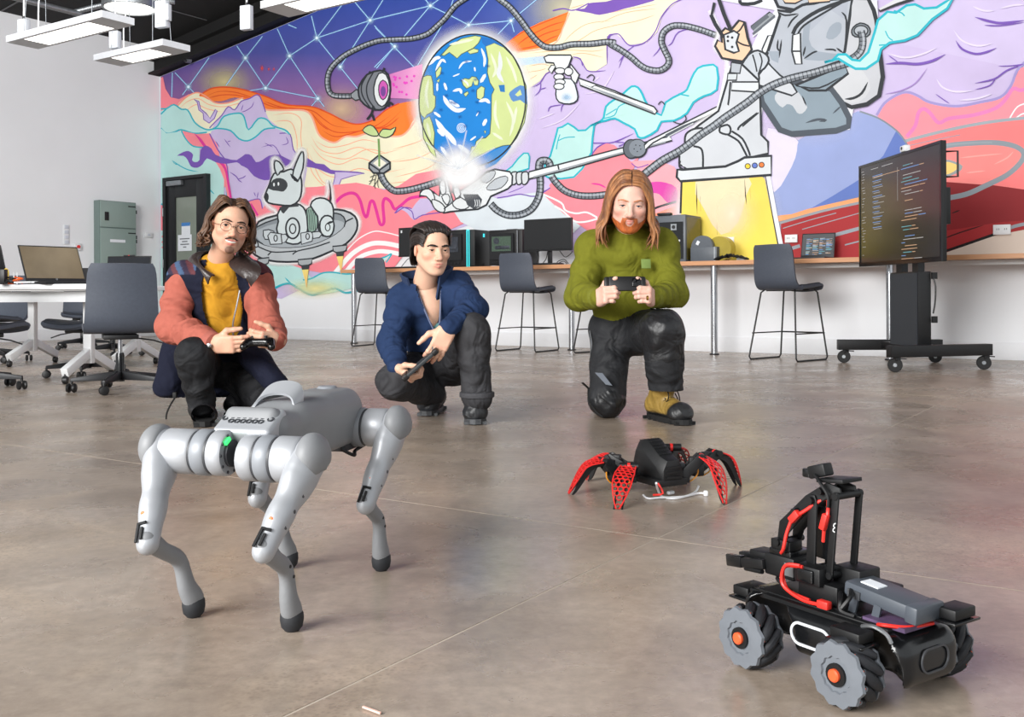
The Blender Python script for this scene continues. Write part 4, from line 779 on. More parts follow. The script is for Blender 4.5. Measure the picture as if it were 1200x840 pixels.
p.shape(A8('265,292 300,285 330,255 365,255 395,280 430,285 470,245 500,150 515,95 560,55 600,60 650,25 690,20 730,40 790,35 830,10 870,-15 840,40 770,90 700,165 640,190 570,200 530,230 515,285 460,322 410,322 370,300 330,275'), AQUA, TEAL, 3.0, 1); p.line(A8('550,145 565,175 585,190'), 1.4, TEAL, 3); p.line(A8('590,50 625,60 640,75'), 1.6, TEAL, 3); p.line(A8('520,212 560,208 590,195'), 1.6, TEAL, 3)
p.line(A8('520,50 600,20 680,-5'), 3.4, INK, 2); p.poly(A8('520,40 590,0 680,-20 670,-8 600,15 525,48'), (214, 214, 220))
p.done('painted_aqua_wisp', 'painted aqua smoke wisp trailing from the spaceman')
# ================================================================== door, wall fittings, ceiling fittings
M_dkmetal = mat('charcoal_metal', (34, 35, 38), 0.45, 0.3, 0.05, 20)
M_blackpl = mat('black_plastic', (18, 18, 20), 0.45, var=0.06, scale=40)
M_blackgl = mat('gloss_black_plastic', (10, 10, 12), 0.15, var=0.04, scale=30)
M_chrome = mat('brushed_chrome', (190, 192, 196), 0.22, 1.0, 0.03, 60)
M_whpl = mat('white_plastic', (228, 230, 232), 0.45, var=0.02, scale=20)
M_galv = mat('galvanised_steel', (150, 154, 158), 0.4, 0.8, 0.12, 30)
M_paper = mat('paper', (226, 230, 236), 0.8, var=0.02)
M_bluepaper = mat('blue_paper', (70, 130, 196), 0.8, var=0.05)
M_glassgrey = mat('grey_door_glass', (132, 140, 130), 0.08, var=0.05, scale=4)
M_ink = mat('printed_ink', (110, 114, 120), 0.8, var=0.0)
M_led = mat('lit_led_panel', (255, 250, 238), 0.5, var=0, emit=((255, 251, 240), 3.0))
RZ = rotm(0, 0, RYAW)
def wpt(x, y, t): return onplane(x, y, t)
def srange(xa, xb, t): return st(onplane(xa, 300, t))[0], st(onplane(xb, 300, t))[0]
def RMV(ds, dt, dz): return E1 * ds + E2 * dt + Vector((0, 0, dz))
def rb(mb, s0, s1, t0, t1, z0, z1):       # box given in room coordinates
    return mb.box(RM((s0 + s1) / 2, (t0 + t1) / 2, (z0 + z1) / 2), (abs(s1 - s0), abs(t1 - t0), abs(z1 - z0)), RZ)
# door in the mural wall
ds0, ds1 = srange(193, 244.5, 0.05); dz1 = onplane(219, 206, 0.05).z
door_1 = MB(); rb(door_1, ds0 + 0.07, ds0 + 0.25, 0.014, 0.06, 0.02, dz1 - 0.05); rb(door_1, ds1 - 0.25, ds1 - 0.07, 0.014, 0.06, 0.02, dz1 - 0.05); rb(door_1, ds0 + 0.25, ds1 - 0.25, 0.014, 0.06, dz1 - 0.3, dz1 - 0.05); rb(door_1, ds0 + 0.25, ds1 - 0.25, 0.014, 0.06, 0.02, 0.35)
door_1 = door_1.build('door_1', M_dkmetal, kind='structure', bevel=0.003)
fr = MB(); rb(fr, ds0, ds0 + 0.065, 0.006, 0.085, 0.0, dz1); rb(fr, ds1 - 0.065, ds1, 0.006, 0.085, 0.0, dz1); rb(fr, ds0 + 0.065, ds1 - 0.065, 0.006, 0.085, dz1 - 0.045, dz1); fr.build('door_frame', M_dkmetal, door_1)
g_ = MB(); rb(g_, ds0 + 0.24, ds1 - 0.24, 0.028, 0.036, 0.34, dz1 - 0.29); g_.build('glass_pane', M_glassgrey, door_1)
g_ = MB(); rb(g_, ds0 + 0.12, ds0 + 0.45, 0.062, 0.115, dz1 - 0.13, dz1 - 0.06); g_.build('door_closer', M_galv, door_1, bevel=0.005)
for z in (0.3, 1.0, 1.75): g_ = MB(); g_.cyl(RM(ds0 + 0.012, 0.09, z), RM(ds0 + 0.012, 0.09, z + 0.12), 0.012, n=10); g_.build('hinge', M_galv, door_1)
g_ = MB(); rb(g_, ds1 - 0.20, ds1 - 0.17, 0.06, 0.10, 0.95, 1.15); g_.build('door_handle', M_chrome, door_1, bevel=0.004)
za, zb = onplane(216, 262.5, 0.04).z, onplane(216, 276, 0.04).z; sa, sb = srange(213, 223, 0.04); n_ = MB(); rb(n_, sa, sb, 0.038, 0.041, zb, za); n_ = n_.build('door_notice', M_paper); tag(n_, 'small white notice with blue edge taped on the door glass', 'notice')
n2 = MB(); rb(n2, sa, sb, 0.0412, 0.0422, za - 0.03, za + 0.02); n2.build('blue_band', M_bluepaper, n_)
za, zb = onplane(217, 275, 0.04).z, onplane(217, 294, 0.04).z; sa, sb = srange(209, 225, 0.04); n_ = MB(); rb(n_, sa, sb, 0.043, 0.046, zb, za); n_ = n_.build('door_notice', M_paper); tag(n_, 'larger white printed notice taped on the door glass', 'notice')
for k in range(4):
    w_ = (0.9, 0.5, 0.8, 0.3)[k]; sm_ = (sa + sb) / 2; hw = (sb - sa) / 2 * 0.8 * w_; zz_ = za - (za - zb) * (0.25 + 0.17 * k); q = MB(); rb(q, sm_ - hw, sm_ + hw, 0.0462, 0.0468, zz_ - 0.008, zz_ + 0.008); q.build('text_line', M_ink, n_)
# electrical cabinet, switches and boxes on the left wall
M_sage = mat('sage_green_enamel', (138, 156, 150), 0.4, var=0.03, scale=5); M_sage2 = mat('sage_green_edge', (112, 130, 126), 0.45, var=0.03)
def lrange(xa, xb, s): return st(onleft(xa, 300, s))[1], st(onleft(xb, 300, s))[1]
def lz(x, y, s): return onleft(x, y, s).z
t0, t1 = lrange(158, 115, 0.1); t0, t1 = min(t0, t1), max(t0, t1)
zt, zm, zb = lz(136, 236, 0.1), lz(136, 267.5, 0.1), lz(136, 345, 0.1)
cab = thing('electrical_cabinet', 'sage green two-door electrical cabinet mounted on the white wall', 'cabinet', RM(0.0, (t0 + t1) / 2, zb), RYAW)
def lcal(name, mt, boxes, parent, base, bev=0.0):
    mb = MB()
    for s0, s1, a, b, z0, z1 in boxes: mb.box(Vector(((s0 + s1) / 2, -(a + b) / 2, (z0 + z1) / 2)) - Vector((0, -base[0], base[1])), (s1 - s0, abs(b - a), z1 - z0))
    return mb.build(name, mt, parent, bevel=bev)
bs = ((t0 + t1) / 2, zb)
lcal('body', M_sage2, [(0.002, 0.13, t0, t1, zb, zt)], cab, bs, 0.004)
d1 = lcal('door', M_sage, [(0.13, 0.15, t0 + 0.012, t1 - 0.008, zm + 0.008, zt - 0.01)], cab, bs, 0.004); d2 = lcal('door', M_sage, [(0.13, 0.15, t0 + 0.012, t1 - 0.008, zb + 0.01, zm - 0.008)], cab, bs, 0.004)
lcal('lock', M_blackpl, [(0.15, 0.162, t1 - 0.13, t1 - 0.07, zt - 0.28, zt - 0.16)], d1, bs, 0.003); lcal('label_strip', M_paper, [(0.15, 0.153, t0 + 0.19, t0 + 0.43, zm - 0.20, zm - 0.16)], d2, bs)
lcal('name_badge', M_dkmetal, [(0.15, 0.153, t0 + 0.02, t0 + 0.14, zt - 0.07, zt - 0.055)], d1, bs); lcal('name_badge', M_dkmetal, [(0.15, 0.153, t0 + 0.02, t0 + 0.14, zm - 0.07, zm - 0.055)], d2, bs)
for zq in (zt - 0.16, zt - 0.52, zm - 0.2): lcal('hinge', M_blackpl, [(0.14, 0.156, t0 + 0.001, t0 + 0.012, zq, zq + 0.05)], cab, bs)
M_pale = mat('pale_grey_switch', (206, 212, 222), 0.4, var=0.02)
ta, tb = sorted(lrange(75, 82, 0.02)); za, zb = lz(78, 263, 0.02), lz(78, 286.5, 0.02)
sw = thing('switch_plate', 'tall pale grey bank of light switches left of the green cabinet', 'switch', RM(0, (ta + tb) / 2, zb), RYAW); lcal('plate', M_whpl, [(0.001, 0.012, ta, tb, zb, za)], sw, ((ta + tb) / 2, zb), 0.003)
for k in range(4): h_ = (za - zb) / 4; lcal('rocker', M_pale, [(0.012, 0.02, ta + 0.012, tb - 0.012, zb + h_ * k + 0.012, zb + h_ * (k + 1) - 0.012)], sw, ((ta + tb) / 2, zb), 0.003)
M_red = mat('signal_red', (222, 40, 34), 0.4, var=0.04)
ta, tb = sorted(lrange(87, 94.5, 0.02)); za, zb = lz(90, 285, 0.02), lz(90, 293, 0.02)
sw = thing('emergency_button', 'small white wall box with a red push button', 'button', RM(0, (ta + tb) / 2, zb), RYAW); lcal('box', M_whpl, [(0.001, 0.04, ta, tb, zb, za)], sw, ((ta + tb) / 2, zb), 0.004)
mb = MB(); mb.cyl((0.04, 0, (za - zb) / 2), (0.06, 0, (za - zb) / 2), 0.022, n=14); mb.build('push_button', M_red, sw)
ta, tb = sorted(lrange(170, 178.5, 0.02)); za, zb = lz(174, 272.5, 0.02), lz(174, 278, 0.02)
sw = thing('thermostat', 'small white thermostat between green cabinet and door', 'thermostat', RM(0, (ta + tb) / 2, zb), RYAW); lcal('case', M_whpl, [(0.001, 0.03, ta, tb, zb, za)], sw, ((ta + tb) / 2, zb), 0.004); lcal('display', M_pale, [(0.03, 0.033, ta + 0.04, tb - 0.04, zb + 0.02, za - 0.02)], sw, ((ta + tb) / 2, zb))
# pendant lamps
M_lampw = mat('white_lamp_housing', (196, 199, 204), 0.5, var=0.02)
def ceil_z(p): return zc(st(p)[0])
def zpix(x, y, z): r = ray(x, y); Y = (z - HC) / r.z; return Vector((r.x * Y, Y, z))
def panel_lamp(p0, L, label):
    c = p0 + E1 * (L / 2); t = thing('pendant_lamp', label, 'lamp', c, RYAW, 'rectangular pendant lamps')
    mb = MB(); w = 0.29; h = 0.055
    mb.box((0, w / 2 - .015, 0), (L, .03, h)); mb.box((0, -w / 2 + .015, 0), (L, .03, h)); mb.box((-L / 2 + .11, 0, 0), (.22, w - .06, h)); mb.box((L / 2 - .11, 0, 0), (.22, w - .06, h)); mb.box((0, 0, h / 2 - .006), (L - .44, w - .06, .012)); mb.build('housing', M_lampw, t)
    MB().box((0, 0, -h / 2 + .006), (L - .44, w - .06, .008)).build('light_panel', M_led, t)
    for sx in (-1, 1):
        for sy in (-1, 1):
            top = Vector((sx * (L / 2 - .3), 0, ceil_z(c + E1 * sx * (L / 2 - .3)) - c.z)); MB().cyl((sx * (L / 2 - .2), sy * .1, h / 2), top, 0.003, n=6).build('suspension_wire', M_galv, t)
    MB().tube([(-L / 2 + .25, 0, h / 2), (-L / 2 + .22, .02, .3), (-L / 2 + .3, 0, .6), (-L / 2 + .28, 0, ceil_z(c - E1 * (L / 2 - .28)) - c.z)], 0.006, 6, 4).build('power_cord', M_whpl, t)
    return t
LZ = 2.78
panel_lamp(zpix(26, 50, LZ), 1.36, 'long rectangular pendant lamp nearest the left edge, under the round lamp'); panel_lamp(zpix(126, 71, LZ), 1.0, 'rectangular pendant lamp hanging just left of the mural corner'); panel_lamp(zpix(322, 11, LZ), 1.5, 'rectangular pendant lamp cut by the top edge above the mural sky')
c = zpix(152, 7, 3.55); t = thing('round_lamp', 'round flat pendant lamp hanging above the rectangular lamps', 'lamp', c)
MB().ring((0, 0, -.03), (0, 0, .04), .27, .245, 40).build('rim', M_galv, t); MB().cyl((0, 0, -.012), (0, 0, .03), .245, n=40).build('light_panel', M_led, t); MB().cyl((0, 0, .03), (0, 0, ceil_z(c) - 3.55), .008, n=8).build('suspension_rod', M_galv, t)
M_sock = mat('socket_white', (192, 196, 202), 0.45, var=0.02)
for (x, y, z, w, h, lb) in ((28, 32, 2.98, .10, .14, 'leftmost hanging white power socket box beside the long lamp'), (135, 47, 2.95, .10, .16, 'hanging white power socket box between the two left pendant lamps'), (190, 17, 3.1, .12, .24, 'large hanging white power socket box beside the round lamp'), (289, 21, 3.1, .11, .22, 'hanging white power socket box in front of the painted sky')):
    c = zpix(x, y, z); t = thing('pendant_socket', lb, 'socket', c, RYAW * .6, 'pendant power sockets'); MB().box((0, 0, 0), (w, .06, h)).build('box', M_sock, t, bevel=.008); MB().box((0, -.033, 0), (w * .6, .008, h * .7)).build('outlet_face', M_whpl, t, bevel=.003)
    if w > .115: MB().box((w * .5 + .012, 0, .01), (.026, .05, h * .6)).build('side_outlet', M_sock, t, bevel=.004)
    MB().tube([(0, 0, h / 2), (.004, 0, h / 2 + .3), (0, 0, ceil_z(c) - z)], .008, 8, 4).build('cord', M_whpl, t); MB().cyl((0, 0, h / 2), (0, 0, h / 2 + .03), .014, n=10).build('gland', M_blackpl, t)
a, b_ = zpix(12, -4, 3.6), zpix(108, 20, 3.6)
pp = MB().cyl(a - (b_ - a) * .3, b_, .03, n=12).build('conduit_pipe', M_galv); tag(pp, 'galvanised conduit pipe running to a junction above the long lamp', 'pipe')
fx = MB(); P = catmull([zpix(84, 15, 3.62), zpix(120, 6, 3.66), zpix(160, -2, 3.7), zpix(205, 2, 3.7)], 40); fx.tube(P, [.03 if i % 2 else .024 for i in range(len(P))], 10); fx = fx.build('flexible_conduit', M_galv); tag(fx, 'ribbed flexible steel conduit passing the round lamp', 'conduit')
c = wpt(221, 70, .12); sn = thing('ceiling_sensor', 'small grey sensor fixed on the black beam', 'sensor', c, RYAW); MB().cyl((0, .02, 0), (0, -.05, -.02), .045, .03, 14).build('housing', M_galv, sn); MB().ball((0, -.055, -.022), .025, 10).build('lens', M_dkmetal, sn)
# ================================================================== counter, its legs, outlets
M_ply = mat('plywood_edge', (206, 150, 108), 0.5, var=0.10, scale=6, stretch=(1, 1, 30)); M_cttop = mat('pale_laminate', (222, 206, 190), 0.35, var=0.03, scale=4)
CTZ, CTD = 0.885, 0.60
cs0 = st(wpt(399, 317, CTD))[0]
ct = thing('counter', 'long wall counter with plywood edge and chrome legs under the mural', 'counter', RM(cs0, 0, 0), RYAW)
MB().box(((16 - cs0) / 2, -CTD / 2 - .012, CTZ - .004), (16 - cs0, CTD - .036, .008)).build('laminate_top', M_cttop, ct); MB().box(((16 - cs0) / 2, -CTD / 2 - .012, CTZ - .023), (16 - cs0, CTD - .03, .03)).build('board', M_ply, ct); MB().box(((16 - cs0) / 2, -CTD + .002, CTZ - .0195), (16 - cs0, .006, .039)).build('plywood_edge', M_ply, ct)
MB().box(((16 - cs0) / 2, -CTD * .62, CTZ - .06), (16 - cs0 - .1, .05, .04)).build('support_rail', M_whpl, ct)
for x in (415, 670, 837, 1043):
    s_ = st(wpt(x, 380, .47))[0] - cs0; mb = MB(); mb.cyl((s_, -.47, .012), (s_, -.47, CTZ - .04), .032, n=18); lg = mb.build('leg', M_chrome, ct); MB().cyl((s_, -.47, 0), (s_, -.47, .012), .045, n=18).build('foot', M_dkmetal, lg)
def outlet(x, y, w, h, label):
    c = wpt(x, y, .036); t = thing('wall_outlet', label, 'outlet', c, RYAW, 'double wall outlets'); MB().box((0, .004, 0), (w, .014, h)).build('plate', M_whpl, t, bevel=.003)
    for sx in (-1, 1):
        for k in (-1, 1): MB().box((sx * w * .22 + k * .008, -.0035, .004), (.004, .002, .014)).build('slot', M_dkmetal, t)
outlet(853, 282.5, .125, .08, 'white double outlet on the yellow exhaust flame'); outlet(927, 279.5, .12, .075, 'white double outlet left of the laptop showing code'); outlet(1174, 269, .135, .085, 'white double outlet right of the big screen')
# ================================================================== shell chairs
M_shell = mat('slate_upholstery', (72, 78, 90), 0.55, var=0.06, scale=60, bump=0.06, bscale=500); M_shellin = mat('slate_seat_pad', (52, 57, 66), 0.6, var=0.06, scale=60)
def shell_mesh(w=0.42, hb=0.40):
    prof = catmull([(0.235, -.03), (0.20, .004), (0.10, .0), (-.05, -.012), (-.15, -.004), (-.205, .05), (-.225, .14), (-.235, .26), (-.255, hb)], 4); G = []
    n = len(prof)
    for i, (y, z) in enumerate(prof):
        u = i / (n - 1); row = []
        for j in range(13):
            v = j / 6 - 1; ww = w / 2 * (1 - 0.10 * max(0, (u - .55) / .45)); corner = 0.0
            if u > .88: ww *= math.sqrt(max(0.0, 1 - ((u - .88) / .12) ** 3 * .22))
            if u < .12: ww *= math.sqrt(max(0.0, 1 - ((.12 - u) / .12) ** 3 * .25))
            lift = 0.022 * v * v if u < .45 else 0.0; fwd = 0.03 * v * v if u >= .45 else 0.03 * v * v * max(0, (u - .3) / .15)
            row.append((v * ww, y + fwd, z + lift))
        G.append(row)
    return G
_cache = {}
def chair_shell(parent, z, w=.42, hb=.40):
    key = ('shell', w, hb)
    o = MB().sheet(shell_mesh(w, hb), .022).build('shell', M_shell, parent, bevel=0, smooth=60); o.location = (0, 0, z)
    G = shell_mesh(w, hb); pad = [[(p[0] * .9, p[1] + (.016 if i > 16 else .0), p[2] + (.014 if i <= 18 else .004)) for p in G[i]] for i in range(2, 15)]
    q = MB().sheet(pad, .012).build('seat_pad', M_shellin, parent, smooth=60); q.location = (0, 0, z)
def swivel_chair(label, loc, rz, sz=.36, spin=0.0, wcol=M_dkmetal):
    t = thing('office_chair', label, 'chair', loc, rz, 'slate swivel chairs around the desks')
    chair_shell(t, sz + .012)
    MB().box((0, 0, sz - .03), (.20, .24, .03)).build('seat_plate', M_blackpl, t, bevel=.006); MB().tube([(.08, .02, sz - .04), (.2, .05, sz - .06), (.27, .07, sz - .085)], .005, 6).build('lever', M_blackpl, t)
    MB().cyl((0, 0, .2), (0, 0, sz - .03), .014, n=14).build('gas_lift', M_chrome, t); MB().lathe([(.026, .06), (.026, .22), (.022, .235)], n=16).build('column_sleeve', M_blackgl, t)
    for k in range(5):
        a = spin + k * 2 * PI / 5; d = Vector((math.cos(a), math.sin(a), 0)); n = Vector((-d.y, d.x, 0)); vs = []
        for r, zt_, zb_, w in ((.02, .125, .07, .022), (.28, .088, .066, .012)): vs += [d * r - n * w + Vector((0, 0, zb_)), d * r + n * w + Vector((0, 0, zb_)), d * r + n * w * .7 + Vector((0, 0, zt_)), d * r - n * w * .7 + Vector((0, 0, zt_))]
        leg = MB().add(vs, [(0, 1, 2, 3), (7, 6, 5, 4), (0, 4, 5, 1), (1, 5, 6, 2), (2, 6, 7, 3), (3, 7, 4, 0)]).build('base_leg', M_dkmetal, t, bevel=.003)
        c = d * .275; a2 = a * 1.7 + .6; dd = Vector((math.cos(a2), math.sin(a2), 0)); mb = MB().cyl(c + Vector((0, 0, .05)), c + Vector((0, 0, .075)), .008, n=8)
        for sx in (-1, 1): mb.lathe([(.012, 0), (.024, .002), (.0285, .009), (.026, .019), (.016, .022)] if sx > 0 else [(.016, -.022), (.026, -.019), (.0285, -.009), (.024, -.002), (.012, 0)], c + Vector((0, 0, .0285)) + dd * sx * .006, dd, 16)
        mb.build('castor', M_blackpl, leg)
    return t
def face_dir(dx, dy): return math.atan2(dy, dx) - PI / 2
swivel_chair('slate swivel chair with its back to the camera, beside the man in the salmon jacket', fl(141, 458), face_dir(-.42, .9), .365, .55)
swivel_chair('slate swivel chair facing the camera behind the desk with the large laptop', fl(103, 441), face_dir(-.35, -1), .365, .9)
swivel_chair('slate swivel chair cut by the left edge, nearest the camera', fl(-27, 457), face_dir(.2, .95), .37, .25)
swivel_chair('slate swivel chair at the left edge beyond the near desk', fl(-6, 424), face_dir(-.3, -1), .365, .1)
swivel_chair('far slate swivel chair whose base shows under the near desk', fl(97, 409), face_dir(.4, -1), .365, .5)
swivel_chair('far slate swivel chair whose base shows behind the nearest chair column', fl(132, 417), face_dir(-.4, 1), .365, 1.0)
def bar_stool(label, loc, rz):
    t = thing('bar_stool', label, 'stool', loc, rz, 'slate shell stools along the counter'); SH = .625
    chair_shell(t, SH, .42, .37)
    M_rod = M_blackpl
    for sx in (-1, 1):
        x0, x1 = sx * .15, sx * .235
        MB().tube([(x0, .17, SH - .012), (x0 + sx * .02, .19, SH - .04), (x1, .235, .03), (x1, .215, .008), (x1, -.215, .008), (x1, -.235, .03), (x0 + sx * .02, -.15, SH - .04), (x0, -.12, SH - .014)], .0075, 8).build('sled_frame', M_rod, t)
        MB().tube([(x0 + sx * .065, -.215, .235), (x0 + sx * .065, .222, .235)], .0055, 8).build('side_rail', M_rod, t)
    MB().tube([(-.215, .222, .235), (.215, .222, .235)], .0065, 8).build('footrest', M_rod, t); MB().tube([(-.15, .1, SH - .02), (.15, .1, SH - .02)], .0065, 8).build('seat_bar', M_rod, t); MB().tube([(-.15, -.1, SH - .022), (.15, -.1, SH - .022)], .0065, 8).build('seat_bar', M_rod, t)
    return t
sd = face_dir(.76, .65)
bar_stool('slate bar stool between the kneeling man in green and the big screen', RM(9.70, .86), sd)
bar_stool('slate bar stool between the man in navy fleece and the man in green', RM(st(wpt(618, 400, .8))[0], .8), face_dir(.55, .84))
bar_stool('slate bar stool at the left end of the counter by the outer leg', RM(st(wpt(446, 400, .8))[0], .8), face_dir(.42, .9))
bar_stool('slate bar stool hidden behind the kneeling man in green', RM(st(wpt(712, 400, .8))[0], .8), sd)
# ================================================================== screen on a cart
M_fab = mat('charcoal_speaker_cloth', (52, 55, 60), 0.9, var=0.25, scale=400)
M_scr = mat('dark_screen', (30, 29, 31), 0.22, var=0.10, scale=2.0, emit=((36, 33, 30), 0.5))
Pl, Pr = at(1007.5, 254, 8.42), at(1104, 235, 6.98)
dv = Vector((Pr.x - Pl.x, Pr.y - Pl.y, 0)); TW = dv.length; dv.normalize(); nv = Vector((-dv.y, dv.x, 0)) * (-1 if Vector((-dv.y, dv.x)).x > 0 else 1)
tzb, tzt = at(1104, 306, 6.98).z, at(1104, 164, 6.98).z
base = Vector(((Pl.x + Pr.x) / 2 + .12, (Pl.y + Pr.y) / 2, 0))
tv = thing('screen_cart', 'large dark screen showing code on a black wheeled cart', 'screen', base)
cm = (Pl + Pr) / 2; cm.z = (tzb + tzt) / 2; TH = tzt - tzb
def tvp(u, z, n): return Vector((cm.x, cm.y, 0)) + dv * u + nv * n + Vector((0, 0, z)) - base       # u along screen, n toward viewers
def tvbox(mb, u0, u1, z0, z1, n0, n1):
    vs = [tvp(u, z, n) for n in (n0, n1) for u, z in ((u0, z0), (u1, z0), (u1, z1), (u0, z1))]; return mb.add(vs, [(3, 2, 1, 0), (4, 5, 6, 7), (0, 1, 5, 4), (1, 2, 6, 5), (2, 3, 7, 6), (3, 0, 4, 7)])
u0, u1 = -TW / 2, TW / 2
mb = MB(); tvbox(mb, u0, u1, tzb, tzt, -.034, -.004); mb.build('housing', M_blackpl, tv, bevel=.004)
mb = MB(); tvbox(mb, u0, u1, tzb, tzb + .035, -.004, .008); tvbox(mb, u0, u1, tzt - .02, tzt, -.004, .008); tvbox(mb, u0, u0 + .02, tzb + .035, tzt - .02, -.004, .008); tvbox(mb, u1 - .02, u1, tzb + .035, tzt - .02, -.004, .008); mb.build('bezel', M_blackgl, tv)
mb = MB(); tvbox(mb, u0 + .02, u1 - .02, tzb + .035, tzt - .02, -.004, .002); scr = mb.build('display', M_scr, tv)
M_code = {k: mat('code_' + k, c, .5, var=0, emit=(c, 0.45)) for k, c in dict(blue=(92, 132, 186), grey=(150, 150, 150), teal=(84, 150, 160), warm=(176, 140, 110)).items()}
rnd = random.Random(3); codes = {k: MB() for k in M_code}
def codeline(u, z, l, k, h=.0048): tvbox(codes[k], u, u + l, z, z + h, .002, .0028)
for i in range(34):
    z = tzt - .06 - i * .0225
    if rnd.random() < .8: codeline(u0 + .05 + .012 * (i % 3), z, rnd.uniform(.02, .07), 'grey', .004)
for i in range(11): z = tzt - .12 - i * .042; codeline(u0 + .27, z, rnd.uniform(.10, .2), 'blue'); codeline(u0 + .29, z - .014, rnd.uniform(.12, .22), 'grey', .004)
codeline(u0 + .24, tzt - .06, .14, 'grey'); codeline(u0 + .45, tzt - .06, .2, 'grey'); codeline(u0 + .27, tzt - .13, .5, 'warm', .004)
zq = tzt - .08
for i in range(30):
    zq -= .0245
    if rnd.random() < .2: continue
    u = u0 + .80 + .03 * rnd.randint(0, 2); k = rnd.choice(['blue', 'blue', 'grey', 'warm', 'teal']); l = rnd.uniform(.06, .3); codeline(u, zq, l, k)
    if rnd.random() < .45: codeline(u + l + .01, zq, rnd.uniform(.04, .16), rnd.choice(['grey', 'blue', 'warm']))
tvbox(codes['grey'], u0 + .735, u0 + .738, tzt - .36, tzt - .1, .002, .0028)
for k in codes: codes[k].build('code_text', M_code[k], scr, kind='stuff')
mb = MB(); tvbox(mb, -.3, .3, tzb + .2, tzb + .62, -.11, -.034); mb.build('mount_plate', M_blackpl, tv); mb = MB(); tvbox(mb, .10, .45, tzb + .28, tzb + .55, -.2, -.11); mb.build('rear_box', M_blackpl, tv, bevel=.005)
mb = MB(); mb.tube([tvp(u1 - .08, tzt - .07, -.05), tvp(u1 - .05, tzt - .07, -.14), tvp(u1 - .05, tzt - .25, -.14), tvp(u1 - .08, tzt - .25, -.05)], .008, 8); mb.build('handle', M_blackpl, tv)
mb = MB(); tvbox(mb, -.26, .22, .16, tzb - .06, -.16, -.06); col_ = mb.build('column', M_blackpl, tv, bevel=.004)
mb = MB(); tvbox(mb, -.25, .21, .17, tzb - .07, -.06, -.05); mb.build('cloth_panel', M_fab, col_)
mb = MB(); tvbox(mb, -.2, -.1, tzb - .08, tzb + .1, -.13, -.08); tvbox(mb, .08, .18, tzb - .08, tzb + .1, -.13, -.08); mb.build('upright', M_blackpl, tv)
for z in (.35, .68): mb = MB(); tvbox(mb, .22, .24, z, z + .05, -.2, -.16); mb.build('cable_clip', M_blackpl, tv)
mb = MB(); mb.tube([tvp(.23, .7, -.17), tvp(.25, .62, -.18), tvp(.24, .5, -.18), tvp(.23, .42, -.17)], .006, 6, 4); mb.build('cable', M_blackpl, tv)
wl = [fl(989, 425), fl(1049, 436), fl(1096, 425), fl(1153, 433)]
M_castor = mat('black_rubber', (16, 16, 17), 0.6, var=0.08); 
for a, b_ in ((0, 2), (1, 3)):
    A_, B_ = wl[a] - base + Vector((0, 0, .15)), wl[b_] - base + Vector((0, 0, .15)); d = (B_ - A_).normalized(); MB().bar(A_ - d * .05, B_ + d * .05, .075, .085).build('base_beam', M_blackpl, tv, bevel=.004)
A_, B_ = (wl[0] + wl[2]) / 2, (wl[1] + wl[3]) / 2; MB().bar(A_ - base + Vector((0, 0, .15)), B_ - base + Vector((0, 0, .15)), .16, .06).build('cross_beam', M_blackpl, tv, bevel=.004)
for i, w in enumerate(wl):
    c = w - base; d = Vector((.35, .94, 0)); mb = MB(); mb.lathe([(.02, -.016), (.048, -.016), (.052, -.010), (.052, .010), (.048, .016), (.02, .016)], c + Vector((0, 0, .052)), d, 22); wh = mb.build('castor_wheel', M_castor, tv)
    MB().cyl(c + Vector((0, 0, .052)) - d * .019, c + Vector((0, 0, .052)) + d * .019, .014, n=12).build('axle_cap', M_galv, wh); MB().box(c + Vector((0.015, 0, .095)), (.04, .045, .03)).build('castor_fork', M_blackpl, tv, bevel=.004); MB().bar(c + Vector((.03, 0, .10)), c + Vector((.085, .02, .095)), .02, .008).build('brake_lever', M_blackpl, tv)
cc = cm.copy(); cc.z = tzt; wc = thing('webcam', 'small white webcam sitting on top of the big screen', 'webcam', cc + dv * .10 + nv * -.02); MB().box((0, 0, .03), (.05, .09, .05)).build('body', M_whpl, wc, bevel=.01); MB().cyl((-.025, 0, .032), (-.03, 0, .032), .012, n=12).build('lens', M_blackgl, wc)
# ================================================================== things on the counter
def cpt(x, t): s = st(wpt(x, 300, t))[0]; return RM(s, t, CTZ)
M_scroff = mat('switched_off_screen', (22, 23, 25), 0.3, var=0.05, scale=3); M_pcglass = mat('smoked_glass', (14, 15, 18), 0.06, var=0.1, scale=5)
def monitor(label, xa, xb, ytop, ybot, t, tilt=0.0):
    p0, p1 = onplane(xa, ytop, t), onplane(xb, ytop, t); s0, s1 = st(p0)[0], st(p1)[0]; zt_, zb_ = (p0.z + p1.z) / 2, onplane((xa + xb) / 2, ybot, t).z; w, h = s1 - s0, zt_ - zb_
    o = thing('monitor', label, 'monitor', RM((s0 + s1) / 2, t, CTZ), RYAW); z0 = zb_ - CTZ
    MB().box((0, .03, z0 + h / 2), (w, .03, h)).build('housing', M_blackpl, o, bevel=.004); MB().box((0, .012, z0 + h / 2 + .004), (w - .016, .006, h - .03)).build('display', M_scroff, o); MB().box((0, .014, z0 + .008), (w, .008, .016)).build('bezel', M_blackgl, o)
    MB().box((0, .065, (z0 + h * .5) / 2), (.05, .02, z0 + h * .5)).build('stand', M_blackpl, o, bevel=.003); MB().box((0, .05, .007), (.24, .09, .014)).build('stand_base', M_blackpl, o, bevel=.004); return o, w, h, z0
o, w, h, z0 = monitor('black monitor half hidden behind the head of the man in navy', 466, 508, 266, 300.5, .47); MB().box((-w / 2 + .05, .008, z0 + h - .045), (.02, .002, .03)).build('status_icon', M_whpl, o)
monitor('black switched-off monitor left of the man in green', 613, 669, 256, 294, .48)
